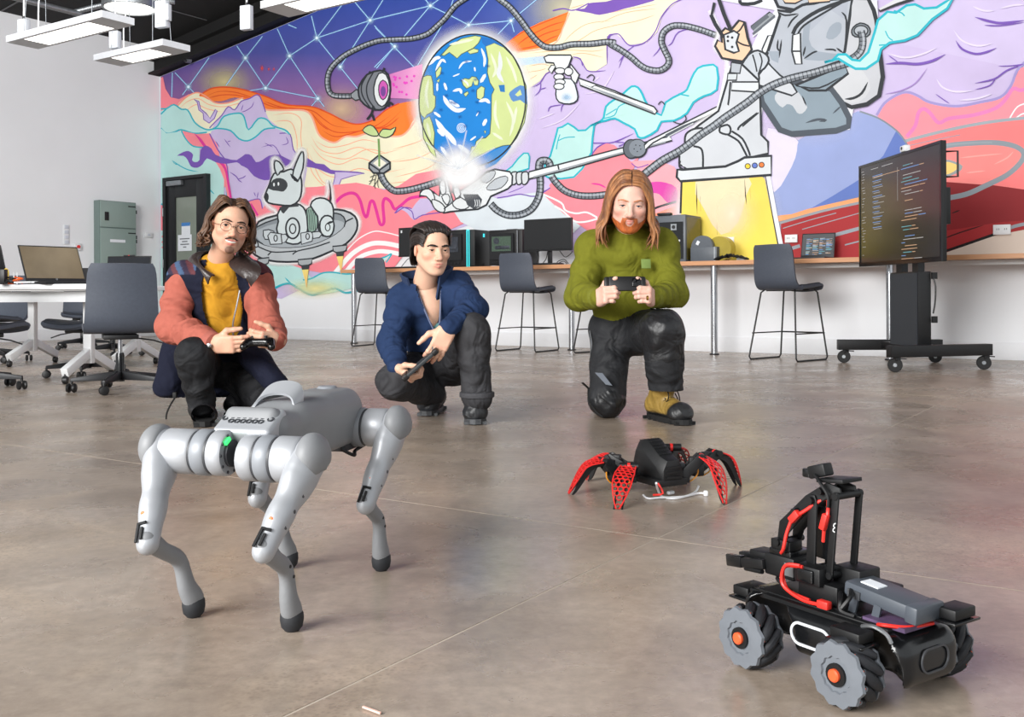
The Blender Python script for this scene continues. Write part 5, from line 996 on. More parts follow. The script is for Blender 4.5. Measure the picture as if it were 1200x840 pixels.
M_cy = mat('cyan_light_strip', (70, 216, 226), 0.3, var=0, emit=((60, 214, 226), 0.7)); M_metalic = mat('dark_heat_sink', (70, 74, 82), 0.35, 0.6, 0.3, 30); M_pcb = mat('circuit_green', (64, 84, 70), 0.5, var=0.3, scale=60)
def tower(label, xa, xb, ytop, t0, dep, cyan):
    s0, s1 = st(onplane(xa, 300, t0 + dep))[0], st(onplane(xb, 300, t0 + dep))[0]; zt_ = onplane((xa + xb) / 2, ytop, t0 + dep).z - CTZ; w = s1 - s0
    o = thing('computer_tower', label, 'computer', RM((s0 + s1) / 2, t0 + dep / 2, CTZ), RYAW); f = -dep / 2
    MB().box((0, .01, zt_ / 2 + .008), (w, dep - .02, zt_ - .016)).build('case', M_blackpl, o, bevel=.006)
    wx = w * .72; x0 = -w / 2 + .02
    mb = MB(); mb.box((x0 + wx / 2, f + .004, zt_ * .55), (wx, .008, zt_ * .7)); gp = mb.build('glass_side', M_pcglass, o)
    MB().box((x0 + wx * .5, f - .002, zt_ * .62), (wx * .8, .004, zt_ * .4)).build('mainboard', M_pcb if not cyan else M_metalic, gp)
    MB().box((x0 + wx * .55, f - .006, zt_ * .52), (wx * .6, .008, zt_ * .09)).build('graphics_card', M_metalic, gp, bevel=.002); MB().cyl((x0 + wx * .3, f - .002, zt_ * .7), (x0 + wx * .3, f - .008, zt_ * .7), zt_ * .09, n=18).build('cooling_fan', M_metalic, gp)
    mb = MB(); [mb.box((x0 + wx * (.1 + .1 * k), f - .001, zt_ * .12), (wx * .06, .003, zt_ * .04)) for k in range(9)]; mb.build('vent_slots', M_dkmetal, o, kind='stuff')
    MB().box((w * .1 - .02, 0, zt_ + .005), (w * .3, dep * .4, .012)).build('top_grille', M_blackpl, o, bevel=.003)
    if cyan:
        xs_ = w / 2 - .075; 
        for a in (-.014, .014): MB().box((xs_ + a, f - .002, zt_ * .5), (.008, .008, zt_ * .98)).build('light_strip', M_cy, o)
        MB().box((xs_, f - .002, zt_ * .985), (.036, .008, .01)).build('light_strip', M_cy, o); MB().box((w / 2 + .002, f + dep * .6, zt_ * .86), (.004, .03, .04)).build('badge', M_cy, o); MB().ring((x0 + wx * .12, f - .003, zt_ * .52), (x0 + wx * .12, f - .009, zt_ * .52), .055, .03, 20).build('fan_ring', mat('light_blue_print', (120, 196, 236), .5, var=.05, emit=((110, 190, 236), .3)), gp)
    else: MB().box((w / 2 - .05, f - .002, zt_ * .5), (.012, .006, zt_ * .94)).build('edge_strip', M_galv, o)
    for sx in (-1, 1):
        for sy in (-1, 1): MB().box((sx * (w / 2 - .04), sy * (dep / 2 - .05), .004), (.04, .04, .008)).build('foot', M_blackpl, o)
    return o
tower('black computer tower with a cyan light strip behind the man in navy', 500, 555, 270, .04, .33, True); tower('black computer tower with a glass side beside the switched-off monitor', 572, 611, 269, .04, .33, False)
def cable(label, pts, r=.004, m_=None):
    o = MB().tube(pts, r, 6, 6).build('power_cable', m_ or M_blackpl); tag(o, label, 'cable')
def cw(x, y, t): p = onplane(x, y, t); p.z = max(p.z, CTZ + .006); return p
cable('black cable looping between the two computer towers', [cw(566, 312, .2), cw(569, 304, .12), cw(572, 298, .06), cw(567, 293, .05), cw(570, 289, .04)])
MB().box(wpt(568.5, 293, .05), (.04, .03, .04), RZ).build('plug', M_blackpl); tag(bpy.data.objects['plug'], 'black plug in the wall between the two computer towers', 'plug')
for i, (lb, pts) in enumerate((('thin black cable hanging straight below the monitor left edge', [(630, 294), (631, 302), (629, 309)]), ('black cable curling left of the monitor stand', [(642, 293), (640, 303), (636, 310), (645, 311)]), ('tangle of black cable right of the monitor stand', [(650, 311), (660, 306), (664, 310), (656, 312), (653, 307), (661, 304), (666, 309)]), ('black cable rising to the monitor right edge', [(656, 294), (662, 301), (668, 298), (671, 294)]))): cable(lb, [cw(x, y, .22) for x, y in pts])
c = cpt(470, .53); kb = thing('keyboard', 'thin black keyboard on the counter behind the man in navy', 'keyboard', c, RYAW); MB().box((0, 0, .008), (.42, .13, .016)).build('case', M_blackpl, kb, bevel=.003)
MB().box((0, 0, .018), (.4, .11, .005)).build('keys', M_dkmetal, kb, kind='stuff')
cable('black cable arching from the keyboard to the half-hidden monitor', [cpt(470, .4) + Vector((0, 0, .02)), cw(474, 308, .35), cw(479, 303, .3), cw(484, 306, .28)])
c = cpt(637, .535); kb = thing('keyboard', 'black keyboard under the switched-off monitor', 'keyboard', c, RYAW); MB().box((0, 0, .008), (.42, .13, .016)).build('case', M_blackpl, kb, bevel=.003); MB().box((0, 0, .018), (.4, .11, .005)).build('keys', M_dkmetal, kb, kind='stuff')
# printer
M_prn = mat('slate_printer_grey', (84, 90, 98), 0.4, var=0.05); M_oliverefl = mat('painted_olive_reflection', (92, 84, 40), 0.12, var=0.1, scale=4)  # printer side: olive reflection painted in as its base colour
tf = .46; s0, s1 = st(onplane(762, 280, tf))[0], st(onplane(803, 280, tf))[0]; hz = onplane(782, 252, tf).z - CTZ; w = s1 - s0
pr = thing('enclosed_printer', 'grey enclosed 3D printer with an olive reflection painted on its side panel on the counter', 'printer', RM((s0 + s1) / 2, tf - .2, CTZ), RYAW); f = -.2
MB().box((0, 0, hz / 2), (w, .38, hz)).build('case', M_prn, pr, bevel=.008); MB().box((w / 2 + .002, 0, hz / 2), (.004, .33, hz * .9)).build('side_panel', M_oliverefl, pr)
dr = MB().box((.02, f + .006, hz * .46), (w * .76, .01, hz * .78)).build('door', M_pcglass, pr); MB().box((w * .28, f - .003, hz * .45), (.06, .012, .018)).build('handle', M_whpl, dr)
MB().box((w * .18, f - .002, hz * .74), (.06, .008, .06)).build('fan_grille', M_galv, dr); MB().cyl((w * .18, f - .006, hz * .74), (w * .18, f - .009, hz * .74), .018, n=16).build('fan_hub', M_blackpl, dr); MB().box((.0, f - .002, hz * .3), (w * .3, .006, .04)).build('print_head', M_galv, dr, bevel=.004)
MB().box((-w * .1, f + .02, hz + .012), (.14, .06, .024)).build('control_knob_bar', M_blackpl, pr, bevel=.005)
# spool box with round cover
tf = .44; s0, s1 = st(onplane(809, 300, tf))[0], st(onplane(840, 300, tf))[0]; w = s1 - s0; sp = thing('spool_box', 'grey box with round grey disc and amber cover on the counter', 'box', RM((s0 + s1) / 2, tf - .1, CTZ), RYAW)
MB().box((0, 0, .07), (w, .2, .14)).build('base_box', M_prn, sp, bevel=.006); MB().box((w / 2 - .02, -.102, .07), (.016, .006, .135)).build('corner_strip', M_galv, sp)
MB().cyl((-.02, -.09, .14), (-.02, -.04, .14), .11, n=32).build('disc', M_prn, sp); MB().cyl((.13, -.03, .12), (.13, .09, .12), .12, n=32).build('amber_cover', mat('amber_film', (170, 150, 50), .2, var=.1, scale=6), sp); MB().box((-.06, -.093, .18), (.03, .004, .04), rotm(0, .5, 0)).build('sticker', M_paper, sp)
c = cpt(857, .50); cl = MB(); rr = random.Random(5)
G = [[(x, y, .012 + max(0, 1 - (x / .15) ** 2) * (.02 + .03 * rr.random())) for y in (-.06, -.03, 0, .03, .06)] for x in np.linspace(-.15, .15, 15)]; cl.sheet(G, .012); cl = cl.build('cloth_scrap', mat('black_cloth', (12, 12, 13), .9, var=.1)); cl.location = c; cl.rotation_euler = (0, 0, RYAW); tag(cl, 'crumpled black cloth beside the amber spool box', 'cloth')
c = cpt(869, .40); sb_ = thing('small_card', 'small white card standing on the counter near the stool', 'card', c, RYAW); MB().box((0, 0, .018), (.09, .03, .036)).build('card', M_whpl, sb_, bevel=.004)
# code laptop on the counter
def laptop(name, label, base, rz, w, d, ang, dispm, lidm=None, h=None, zbase=.0):
    o = thing(name, label, 'laptop', base, rz); h = h or d; lidm = lidm or M_dkmetal
    MB().box((0, 0, .009), (w, d, .018)).build('base', lidm, o, bevel=.003); MB().box((0, .02, .0185), (w * .9, d * .5, .003)).build('keyboard', M_blackpl, o)
    R = rotm(-ang, 0, 0); hp = Vector((0, d / 2, .018)); mb = MB(); mb.box(hp + R @ Vector((0, .004, h / 2)), (w, .008, h), R); lid = mb.build('lid', lidm, o, bevel=.002)
    mb = MB(); mb.box(hp + R @ Vector((0, -.001, h / 2 + .008)), (w - .016, .003, h - .036), R); dsp = mb.build('display', dispm, lid); return o, lid, dsp, hp, R, h
M_codebg = mat('laptop_code_screen', (18, 22, 28), .3, var=0, emit=((20, 26, 34), .6))
p0, p1 = onplane(932, 300, .3), onplane(972, 300, .3); s0, s1 = st(p0)[0], st(p1)[0]; w = s1 - s0
o, lid, dsp, hp, R, h = laptop('laptop', 'open laptop showing code on the counter left of the big screen', RM((s0 + s1) / 2, .30, CTZ), RYAW - .06, w, .24, .22, M_codebg, h=.235)
for k in M_code:
    mb = MB(); rr = random.Random(k)
    for i in range(22):
        colx = rr.choice([-.14, -.06, .02, .10]) * w / .4; zz_ = h - .05 - rr.random() * (h - .08); l = rr.uniform(.02, .06)
        mb.box(hp + R @ Vector((colx + l / 2, -.003, zz_)), (l, .001, .004), R)
    mb.build('code_text', M_code[k], dsp, kind='stuff')
# ================================================================== desks on the left
M_deskw = mat('white_desk_top', (236, 237, 239), .4, var=.015); M_tray = mat('desk_tray_grey', (120, 124, 130), .5, var=.1)
def desk_frame(o, L, D, H):
    MB().box((0, 0, H - .018), (L, D, .036)).build('top', M_deskw, o, bevel=.003); MB().box((0, -D * .28, H - .085), (L - .3, .03, .07)).build('beam', M_whpl, o)
    for sx in (-1, 1):
        MB().box((sx * (L / 2 - .25), 0, (H - .05) / 2 + .06), (.06, .05, H - .17)).build('column', M_whpl, o, bevel=.003)
        for sy in (-1, 1):
            lg = MB().bar((sx * (L / 2 - .25), 0, .20), (sx * (L / 2 - .25), sy * (D / 2 - .02), .075), .05, .06).build('foot_beam', M_whpl, o, bevel=.004); c = Vector((sx * (L / 2 - .25), sy * (D / 2 - .03), 0))
            MB().lathe([(.02, -.018), (.028, -.012), (.028, .012), (.02, .018)], c + Vector((0, 0, .028)), (1, .3, 0), 14).cyl(c + Vector((0, 0, .03)), c + Vector((0, 0, .07)), .008, n=8).build('castor', M_blackpl, lg)
DH = .665
near = at(60, 334, 6.55); nd = thing('training_desk', 'white desk with the large open laptop near the left edge', 'desk', Vector((-3.62, 6.98, 0)), RYAW * .25); desk_frame(nd, 1.9, .62, DH)
MB().box((-.45, -.12, DH - .055), (.4, .2, .02)).build('cable_tray', M_tray, nd); MB().box((.05, -.14, DH - .052), (.22, .16, .014)).build('cable_tray', M_whpl, nd)
MB().tube([(-.24, .05, DH - .06), (-.235, .05, .45), (-.245, .04, .40), (-.235, .05, .3), (-.25, .04, .12), (-.25, .02, .05)], .0035, 6, 5).build('hanging_cable', M_tray, nd)
MB().box((-.25, .02, .03), (.04, .04, .06)).build('power_brick', M_blackpl, nd)
fd = thing('training_desk', 'white desk with two black laptops beside the green cabinet', 'desk', Vector((-3.62, 8.40, 0)), RYAW * .4); desk_frame(fd, 1.5, .62, DH)
M_brown = mat('painted_tan_reflection', (120, 106, 84), .25, var=.25, scale=3)  # brownish reflection put into the screen colour
# large laptop: fits pixels 25..98 on the near desk
a, b_ = at(30, 329, 6.80), at(92, 329, 6.80); w = .40
o, lid, dsp, hp, R, h = laptop('laptop', 'large open laptop with a tan reflection painted on its screen on the near white desk', Vector(((a.x + b_.x) / 2 + .11, 6.78, DH)), .95, .43, .24, .42, M_brown, h=.275); MB().ring(hp + R @ Vector((0, -.004, .018)), hp + R @ Vector((0, -.006, .018)), .007, .004, 14).build('round_logo', M_galv, lid)
a = at(143, 330, 8.3); o, lid, dsp, hp, R, h = laptop('laptop', 'open black laptop with dark reflecting screen below the green cabinet', Vector((a.x, 8.25, DH)), RYAW * .3, .40, .24, .12, mat('blue_black_screen', (12, 15, 22), .1, var=.3, scale=6), M_blackpl, h=.24)
MB().box(hp + R @ Vector((0, -.002, h + .004)), (.1, .012, .008), R).build('camera_bump', M_blackpl, lid); MB().box(hp + R @ Vector((0, -.009, h + .004)), (.012, .003, .005), R).build('camera_light', M_red, lid)
a = at(97, 330, 8.6); laptop('laptop', 'black laptop lower down between the large laptop and the nearest chair', Vector((a.x, 8.5, DH)), RYAW * .3, .36, .22, .5, M_scroff, M_blackpl, h=.17)
a = at(-27, 329, 6.9); laptop('laptop', 'laptop at the very left edge of the photo', Vector((a.x, 6.9, DH)), RYAW * .25, .30, .24, -.30, M_scroff, h=.27)
# clutter on the near desk
M_or = mat('orange_plastic', (228, 96, 30), .5, var=.08); M_yl = mat('yellow_cable', (226, 190, 60), .5, var=.05)
def dp(x, y=6.72, dz=0.0): p = at(x, 330, y); p.z = DH + dz; return p
c = dp(9, 6.68, .009); o = MB().box(c, (.07, .05, .018)).build('orange_case', M_or, bevel=.004); tag(o, 'flat orange case on the desk at the left edge', 'case')
o = MB().box(dp(3, 6.6, .05), (.05, .05, .10)).build('black_adapter', M_blackpl, bevel=.005); tag(o, 'upright black adapter on the desk at the left edge', 'adapter')
o = MB().tube([dp(5, 6.7, .10), dp(8, 6.7, .105), dp(10, 6.7, .08), dp(9, 6.7, .02)], .004, 6, 5).build('yellow_cable', M_yl); tag(o, 'short yellow cable arching beside the black adapter', 'cable')
for i, (x, lb, m_) in enumerate(((12, 'black coiled lead on the desk beside the orange case', M_blackpl), (21, 'orange and black plug lying left of the large laptop', M_or))):
    c = dp(x, 6.60, .014); mb = MB()
    mb.tube([c + Vector((.028 * math.cos(k * .7), .028 * math.sin(k * .7), .003 * k - .006)) for k in range(14)], .006, 6); o = mb.build('coiled_lead', m_); tag(o, lb, 'cable')
for i in range(3):
    c = dp(26 + 7 * i, 6.60 + .015 * i, .012); o = MB().bar(c - Vector((.05, .01, 0)), c + Vector((.05, .012, .002)), .012, .012).build('white_lead', M_whpl, bevel=.002); tag(o, ('first', 'middle', 'last')[i] + ' of three white connector leads lying before the large laptop', 'cable')
for x in (16, 20): c = dp(x, 6.95, .0); o = MB().cyl(c, c + Vector((.002, 0, .09)), .004, .003, 8).build('antenna', M_whpl); tag(o, 'short white antenna standing on the desk, %s one' % ('left' if x == 16 else 'right'), 'antenna')
# ================================================================== robot dog
M_silver = mat('silver_shell_paint', (174, 177, 182), 0.42, 0.3, 0.03, 20); M_greysh = mat('grey_shell_plastic', (128, 130, 133), 0.5, 0.0, 0.04, 20, bump=.03, bscale=400); M_greyband = mat('mid_grey_band', (138, 142, 148), 0.45, 0.1, 0.04, 20)
M_rubber = mat('dark_rubber_foot', (34, 36, 40), 0.7, var=.1, scale=60); M_mark = mat('black_marking', (16, 17, 19), .5, var=0); M_orange = mat('orange_marking', (240, 116, 62), .5, var=0); M_green = mat('green_status_light', (60, 220, 110), .4, var=0, emit=((60, 226, 110), 1.2)); M_dgrey = mat('dark_grey_plastic', (62, 64, 68), .5, var=.06)
ax_l = Vector((.963, -.267, 0)).normalized(); DC = Vector((-.429, 1.935, 0)) - ax_l * .018
dog = thing('robot_dog', 'silver grey four-legged robot dog standing on the concrete floor', 'robot', DC, math.atan2(ax_l.y, ax_l.x))
S = .018
legs = {'nr': ((.116 + S, -.17, .292), (.105 + S, -.297, .17), (.10 + S, -.193, .02)), 'nl': ((-.168 + S, -.166, .298), (-.126 + S, -.279, .164), (-.109 + S, -.17, .02)),
        'fr': ((.118 + S, .215, .298), (.104 + S, .112, .162), (.102 + S, .195, .02)), 'fl': ((-.150 + S, .20, .298), (-.118 + S, .072, .172), (-.098 + S, .165, .02))}
for key, (H, K, Ft) in legs.items():
    H, K, Ft = Vector(H), Vector(K), Vector(Ft); sx = 1 if key[1] == 'r' else -1; ly = H.y; z = H.z
    # hip and thigh motors: a lateral drum made of bands, from the body to the leg
    def drum(xa, xb, r, name, mt, parent=dog, r2=None):
        mb = MB(); a, b_ = S * 0 + xa * sx, xb * sx; rr = r2 or r; e = .004 * (1 if b_ > a else -1)
        mb.lathe([(r - .003, 0), (r, abs(e)), (rr, abs(b_ - a) - abs(e)), (rr - .003, abs(b_ - a))], (a, ly, z), (1 if b_ > a else -1, 0, 0), 40); return mb.build(name, mt, parent, smooth=40)
    xo = abs(H.x); dr = drum(.016, .046, .041, 'motor_drum', M_silver); drum(.046, .050, .0395, 'seam_ring', M_dgrey, dr); drum(.050, .078, .042, 'motor_band', M_greyband, dr); drum(.078, .082, .0395, 'seam_ring', M_dgrey, dr); drum(.082, max(.09, xo - .006), .041, 'motor_drum_outer', M_silver, dr)
    for k in range(10):
        an = 2 * PI * k / 10; MB().cyl((.0165 * sx, ly + .034 * math.cos(an), z + .034 * math.sin(an)), (.0145 * sx, ly + .034 * math.cos(an), z + .034 * math.sin(an)), .0028, n=8).build('bolt', M_dgrey, dr)
    MB().lathe([(.024, 0), (.024, .006), (.010, .008)], (.016 * sx, ly, z), (-sx, 0, 0), 24).build('motor_face', M_dgrey, dr)
    # thigh
    fd = Field((H.x - .06, min(H.y, K.y) - .07, K.z - .06), (H.x + .06 if abs(H.x - K.x) < .05 else H.x + .09, max(H.y, K.y) + .07, H.z + .07), .0032)
    O = Vector((H.x + sx * .006, H.y, H.z)); dK = (K - O)
    fd.cone(O, O + dK * .25, .042, .034, k=.012, flat=((1, 0, 0), .62)); fd.cone(O + dK * .2, O + dK * .7, .034, .0225, k=.02, flat=((1, 0, 0), .80)); fd.cone(O + dK * .65, K + Vector((0, 0, -.006)), .0225, .0205, k=.015, flat=((1, 0, 0), .92))
    th = sdf_obj('thigh', fd, M_silver, dog, it=2)
    # outer shoulder cap
    fd = Field(O - Vector((.06, .07, .07)), O + Vector((.06, .07, .07)), .003); fd.ell(O + Vector((sx * .008, -.002, .006)), (.030, .044, .043), k=0); fd.box(O + Vector((-sx * .034, 0, 0)), (.026, .08, .08), op='cut', k=.004, rr=.002); fd.box(O + Vector((0, .0, -.052)), (.08, .08, .036), rotm(.35, 0, 0), op='cut', k=.004, rr=.002); sdf_obj('shoulder_cap', fd, M_greysh, dog, it=2)
    dn = dK.normalized(); up2 = Vector((1, 0, 0)).cross(dn)
    for u in (.42, .60, .78):      # screws along the thigh side
        q = O + dK * u + Vector((sx * .021 * (1.15 - u * .35), 0, 0)); MB().cyl(q - Vector((sx * .003, 0, 0)), q + Vector((sx * .0035, 0, 0)), .0034, n=10).build('screw', M_dgrey, th)
    # calf: S-bend
    c1 = K + (Ft - K) * .14 + Vector((0, -.004, -.006)); 
    P = [K, K + (Ft - K) * .16 + Vector((0, .020, -.004)), K + (Ft - K) * .45 + Vector((0, .030, .010)), K + (Ft - K) * .75 + Vector((0, .012, .004)), Ft + Vector((0, 0, .012))]; P = [Vector(q) for q in catmull(P, 4)]; n = len(P)
    fd = Field([min(q[i] for q in P) - .035 for i in range(3)], [max(q[i] for q in P) + .035 for i in range(3)], .0028)
    for i in range(n - 1):
        u = i / (n - 1); r = lambda u: .0185 - .005 * u / .25 if u < .25 else (.0135 if u < .6 else .0135 + .006 * (u - .6) / .4); fd.cone(P[i], P[i + 1], r(u), r(u + 1 / n), k=.006, flat=((1, 0, 0), .88))
    cf = sdf_obj('calf', fd, M_greysh, dog, it=2)
    for u in (.45, .62, .76): q = P[int(u * (n - 1))]; MB().cyl(q + Vector((sx * .009, 0, 0)), q + Vector((sx * .0145, 0, 0)), .003, n=8).build('plug_hole', M_mark, cf)
    MB().lathe([(.0, -.02), (.012, -.0195), (.0185, -.012), (.0205, 0), (.020, .010), (.0185, .013)], Ft, (0, 0, 1), 24).build('foot_pad', M_rubber, dog)
    # black hook marking and orange dot by the knee, proud of the shell, facing the rear
    out = Vector((0, -1, 0)); nrm = (out - dn * out.dot(dn)).normalized(); side = dn.cross(nrm)
    m0 = K - dn * .022 + nrm * .0205
    mb = MB(); mb.bar(m0 - side * .009, m0 + side * .009, .0045, .0035, nrm); mb.build('marking_bar', M_mark, th)
    for so, l0, l1 in ((.007, 0, .034), (-.002, .008, .030)): mb = MB(); mb.bar(m0 + side * so + dn * l0, m0 + side * so + dn * l1 - nrm * .001, .0042, .0035, nrm); mb.build('marking_bar', M_mark, th)
    mb = MB(); mb.ball(m0 - dn * .018, (.0055, .003, .0055), 10); mb.build('orange_dot', M_orange, th)
# trunk
fd = Field((-.13, -.2, .2), (.13, .31, .43), .0035)
fd.box((0, .045, .312), (.066, .175, .052), rr=.03, k=.01); fd.box((0, .10, .335), (.060, .14, .038), rr=.03, k=.03); fd.box((0, .175, .342), (.052, .085, .036), rr=.03, k=.02); fd.ell((0, .23, .325), (.055, .05, .045), k=.02); fd.box((0, -.10, .335), (.052, .04, .03), rotm(-.45, 0, 0), rr=.012, k=.02)
tr = sdf_obj('trunk', fd, M_greysh, dog, it=2)
fd = Field((-.1, -.2, .24), (.1, -.06, .42), .003); fd.box((0, -.118, .330), (.058, .038, .030), rotm(.5, 0, 0), rr=.008, k=0); ep = sdf_obj('rear_panel', fd, M_silver, dog, it=1)
Rp = rotm(.5 - PI / 2 + PI / 2, 0, 0); nrm = rotm(.5, 0, 0) @ Vector((0, -.3, 1)).normalized()
for i in range(6):
    for j in range(2):
        c = Vector((-.030 + i * .012, -.118, .330)) + rotm(.5, 0, 0) @ Vector((0, -.010 + j * .013 + (0.0), .0305)); MB().ring(c, c + rotm(.5, 0, 0) @ Vector((0, 0, .002)), .006, .0042, 6).build('vent_ring', M_dgrey, ep)
for sx in (-1, 1):
    c = Vector((sx * .046, -.118, .330)) + rotm(.5, 0, 0) @ Vector((0, -.002, .0305)); MB().ring(c, c + rotm(.5, 0, 0) @ Vector((0, 0, .002)), .006, .004, 14).build('vent_ring', M_dgrey, ep)
hd = MB(); P = catmull([(-.040, -.040, .355), (-.038, -.028, .380), (-.026, -.012, .396), (0, -.004, .401), (.026, -.006, .396), (.038, -.014, .380), (.040, -.02, .358)], 6)
G = [[(q[0], q[1] - w, q[2] - w * .55) for w in (.019, .007, -.007, -.019)] for q in P]; hd.sheet(G, .005); hd.build('carry_handle', M_silver, dog, smooth=60)
MB().lathe([(.022, 0), (.022, .008), (.018, .012)], (0, .19, .375), (0, 0, 1), 28).build('top_knob', M_greyband, dog); MB().lathe([(.028, 0), (.028, .006)], (0, .19, .371), (0, 0, 1), 28).build('knob_collar', M_greysh, dog)
fd = Field((-.05, .02, .2), (.12, .2, .30), .003); fd.box((.035, .07, .252), (.016, .022, .026), rr=.008, k=0); sdf_obj('belly_sensor', fd, M_greysh, dog, it=1)
MB().box((.03, .20, .262), (.05, .08, .02)).build('under_frame', M_dgrey, dog, bevel=.004); MB().tube([(.05, .15, .26), (.07, .17, .245), (.06, .20, .25), (.075, .23, .262)], .004, 6, 5).build('wire_loop', M_mark, dog)
MB().box((-.013, -.182, .322), (.005, .016, .007), rotm(.5, 0, 0)).build('status_light', M_green, dog)
MB().box((0, -.150, .285), (.026, .03, .03)).build('hip_block', M_dgrey, dog, bevel=.004); MB().box((0, .21, .295), (.2, .05, .05)).build('hip_block', M_dgrey, dog, bevel=.006)
# ================================================================== rover with arm
pv = Vector((.548, -.836, 0)); RC = Vector((.505, 1.525, 0)); rov = thing('rover_robot', 'black four-wheeled rover robot with a gripper arm and grey roller wheels', 'robot', RC, math.atan2(pv.y, pv.x))
M_smoke = mat('smoked_black_plastic', (17, 18, 20), .22, var=.12, scale=30); M_matte = mat('matte_black_metal', (15, 16, 18), .5, .2, .08, 40); M_whg = mat('wheel_grey', (106, 111, 118), .5, var=.05, scale=40); M_roll = mat('roller_charcoal', (28, 30, 35), .65, var=.08); M_bolt = mat('orange_bolt', (236, 92, 48), .45, var=.05); M_bat = mat('slate_battery', (74, 80, 88), .45, var=.05); M_redw = mat('red_wire', (222, 48, 40), .45, var=.06); M_lring = mat('white_light_ring', (206, 210, 216), .4, var=0)
for wx in (-.09, .09):
    for wy in (-.105, .105):
        so = -1 if wy < 0 else 1; c = Vector((wx, wy, .05)); wt = tag(bpy.data.objects.new('wheel', None), None); COL.objects.link(wt); wt.parent = rov; wt.location = c
        outer = MB(); prof = []
        N_ = 12; poly = []
        for k in range(N_ * 4):
            a = 2 * PI * k / (N_ * 4); r = .0475 - .0045 * (0.5 + 0.5 * math.cos(N_ * a)); poly.append((r * math.cos(a), r * math.sin(a)))
        for yo, th in ((so * .019, so * .005), (-so * .019, -so * .005)):
            mb = MB(); n = len(poly); vs = []
            for rr, yy in ((1.0, 0), (.97, th), (.55, th * 1.25), (.52, th * .6), (.30, th * .6)): vs += [Vector((p_[0] * rr, yo + yy, p_[1] * rr)) for p_ in poly]
            Fs = [(i * n + k, i * n + (k + 1) % n, (i + 1) * n + (k + 1) % n, (i + 1) * n + k) for i in range(4) for k in range(n)]; Fs += [tuple(range(n)), tuple(4 * n + k for k in range(n))]
            mb.add(vs, Fs); mb.build('wheel_plate', M_whg, wt, smooth=40)
        MB().cyl((0, -.02, 0), (0, .02, 0), .030, n=20).build('hub', M_matte, wt); MB().lathe([(.016, 0), (.016, .004), (.0, .004)], (0, so * .022, 0), (0, so, 0), 20).build('hub_ring', M_matte, wt); MB().lathe([(.009, 0), (.009, .008), (.007, .010)], (0, so * .022, 0), (0, so, 0), 20).build('orange_bolt', M_bolt, wt)
        sgn = 1 if (wx < 0) == (wy < 0) else -1
        for k in range(12):
            a = 2 * PI * k / 12; ctr = Vector((math.cos(a) * .0405, 0, math.sin(a) * .0405)); tg = Vector((-math.sin(a), 0, math.cos(a))); dr_ = (Vector((0, 1, 0)) + tg * sgn * .85).normalized()
            MB().lathe([(.0045, -.024), (.0075, -.015), (.0092, 0), (.0075, .015), (.0045, .024)], ctr, dr_, 10).build('roller', M_roll, wt); 
            if so < 0 or True:
                q = ctr + dr_ * .0245 * so * (1 if dr_.y > 0 else -1); MB().ball(q, .0022, 6).build('roller_pin', M_bolt, wt)
fd = Field((-.17, -.1, .01), (.19, .1, .13), .0035); fd.box((.01, 0, .065), (.135, .072, .036), rr=.022, k=0); fd.box((.125, 0, .062), (.03, .07, .036), rr=.025, k=.01); fd.box((-.09, 0, .07), (.06, .066, .03), rr=.02, k=.01)
for wx in (-.09, .09):
    for wy in (-.105, .105): fd.cone((wx, wy - .04, .05), (wx, wy + .04, .05), .056, .056, k=.004, op='cut')
ch = sdf_obj('chassis', fd, M_smoke, rov, it=1)
def ovalring(c, ux, uy, un, a, r, w, th):
    mb = MB(); n = 32; pts = []
    for i in range(n):
        t = 2 * PI * i / n; x = (a if math.cos(t) > 0 else -a) + r * math.cos(t); y = r * math.sin(t); pts.append((x, y, math.cos(t), math.sin(t)))
    vs = []; 
    for off_, h_ in ((0, 0), (0, th), (-w, th), (-w, 0)): vs += [Vector(c) + Vector(ux) * (x + off_ * cx_) + Vector(uy) * (y + off_ * sy_) + Vector(un) * h_ for x, y, cx_, sy_ in pts]
    return mb.add(vs, [(i * n + k, i * n + (k + 1) % n, ((i + 1) % 4) * n + (k + 1) % n, ((i + 1) % 4) * n + k) for i in range(4) for k in range(n)])
ovalring((0.0, -.0735, .066), (1, 0, 0), (0, 0, 1), (0, -1, 0), .020, .018, .004, .002).build('light_ring', M_lring, ch); ovalring((.156, 0, .066), (0, 1, 0), (0, 0, 1), (1, 0, 0), .014, .018, .0025, .002).build('end_ring', M_dgrey, ch)
MB().box((0.0, -.0725, .066), (.06, .004, .028)).build('armour_plate', M_smoke, ch, bevel=.0015)
tp = MB().box((.0, 0, .104), (.24, .11, .006)).build('top_plate', M_matte, rov, bevel=.002); MB().box((-.115, 0, .096), (.06, .10, .012)).build('front_cover', M_smoke, rov, bevel=.004); MB().box((.0, -.06, .102), (.2, .012, .006)).build('side_rail', M_matte, tp); MB().box((.0, .06, .102), (.2, .012, .006)).build('side_rail', M_matte, tp)
for k in range(4): MB().box((-.03 + .03 * k, -.042, .1085), (.02, .012, .003)).build('plate_clip', M_smoke, tp, bevel=.001)
for c, rz in (((-.165, -.025, .090), 0), ((.088, -.092, .100), PI / 2), ((.158, .045, .126), 0), ((.0, .1, .112), PI / 2)):
    b_ = MB().box(c, (.034, .05, .016), rotm(0, 0, rz)).build('hit_sensor', M_matte, rov, bevel=.003); MB().box((c[0], c[1], c[2] - .011), (.04, .062, .004), rotm(0, 0, rz)).build('sensor_base', M_smoke, b_, bevel=.001)
    MB().bar((c[0], c[1], c[2] - .01), (c[0] * .55, c[1] * .45, min(.108, c[2] + .004)), .018, .006).build('sensor_arm', M_matte, b_)
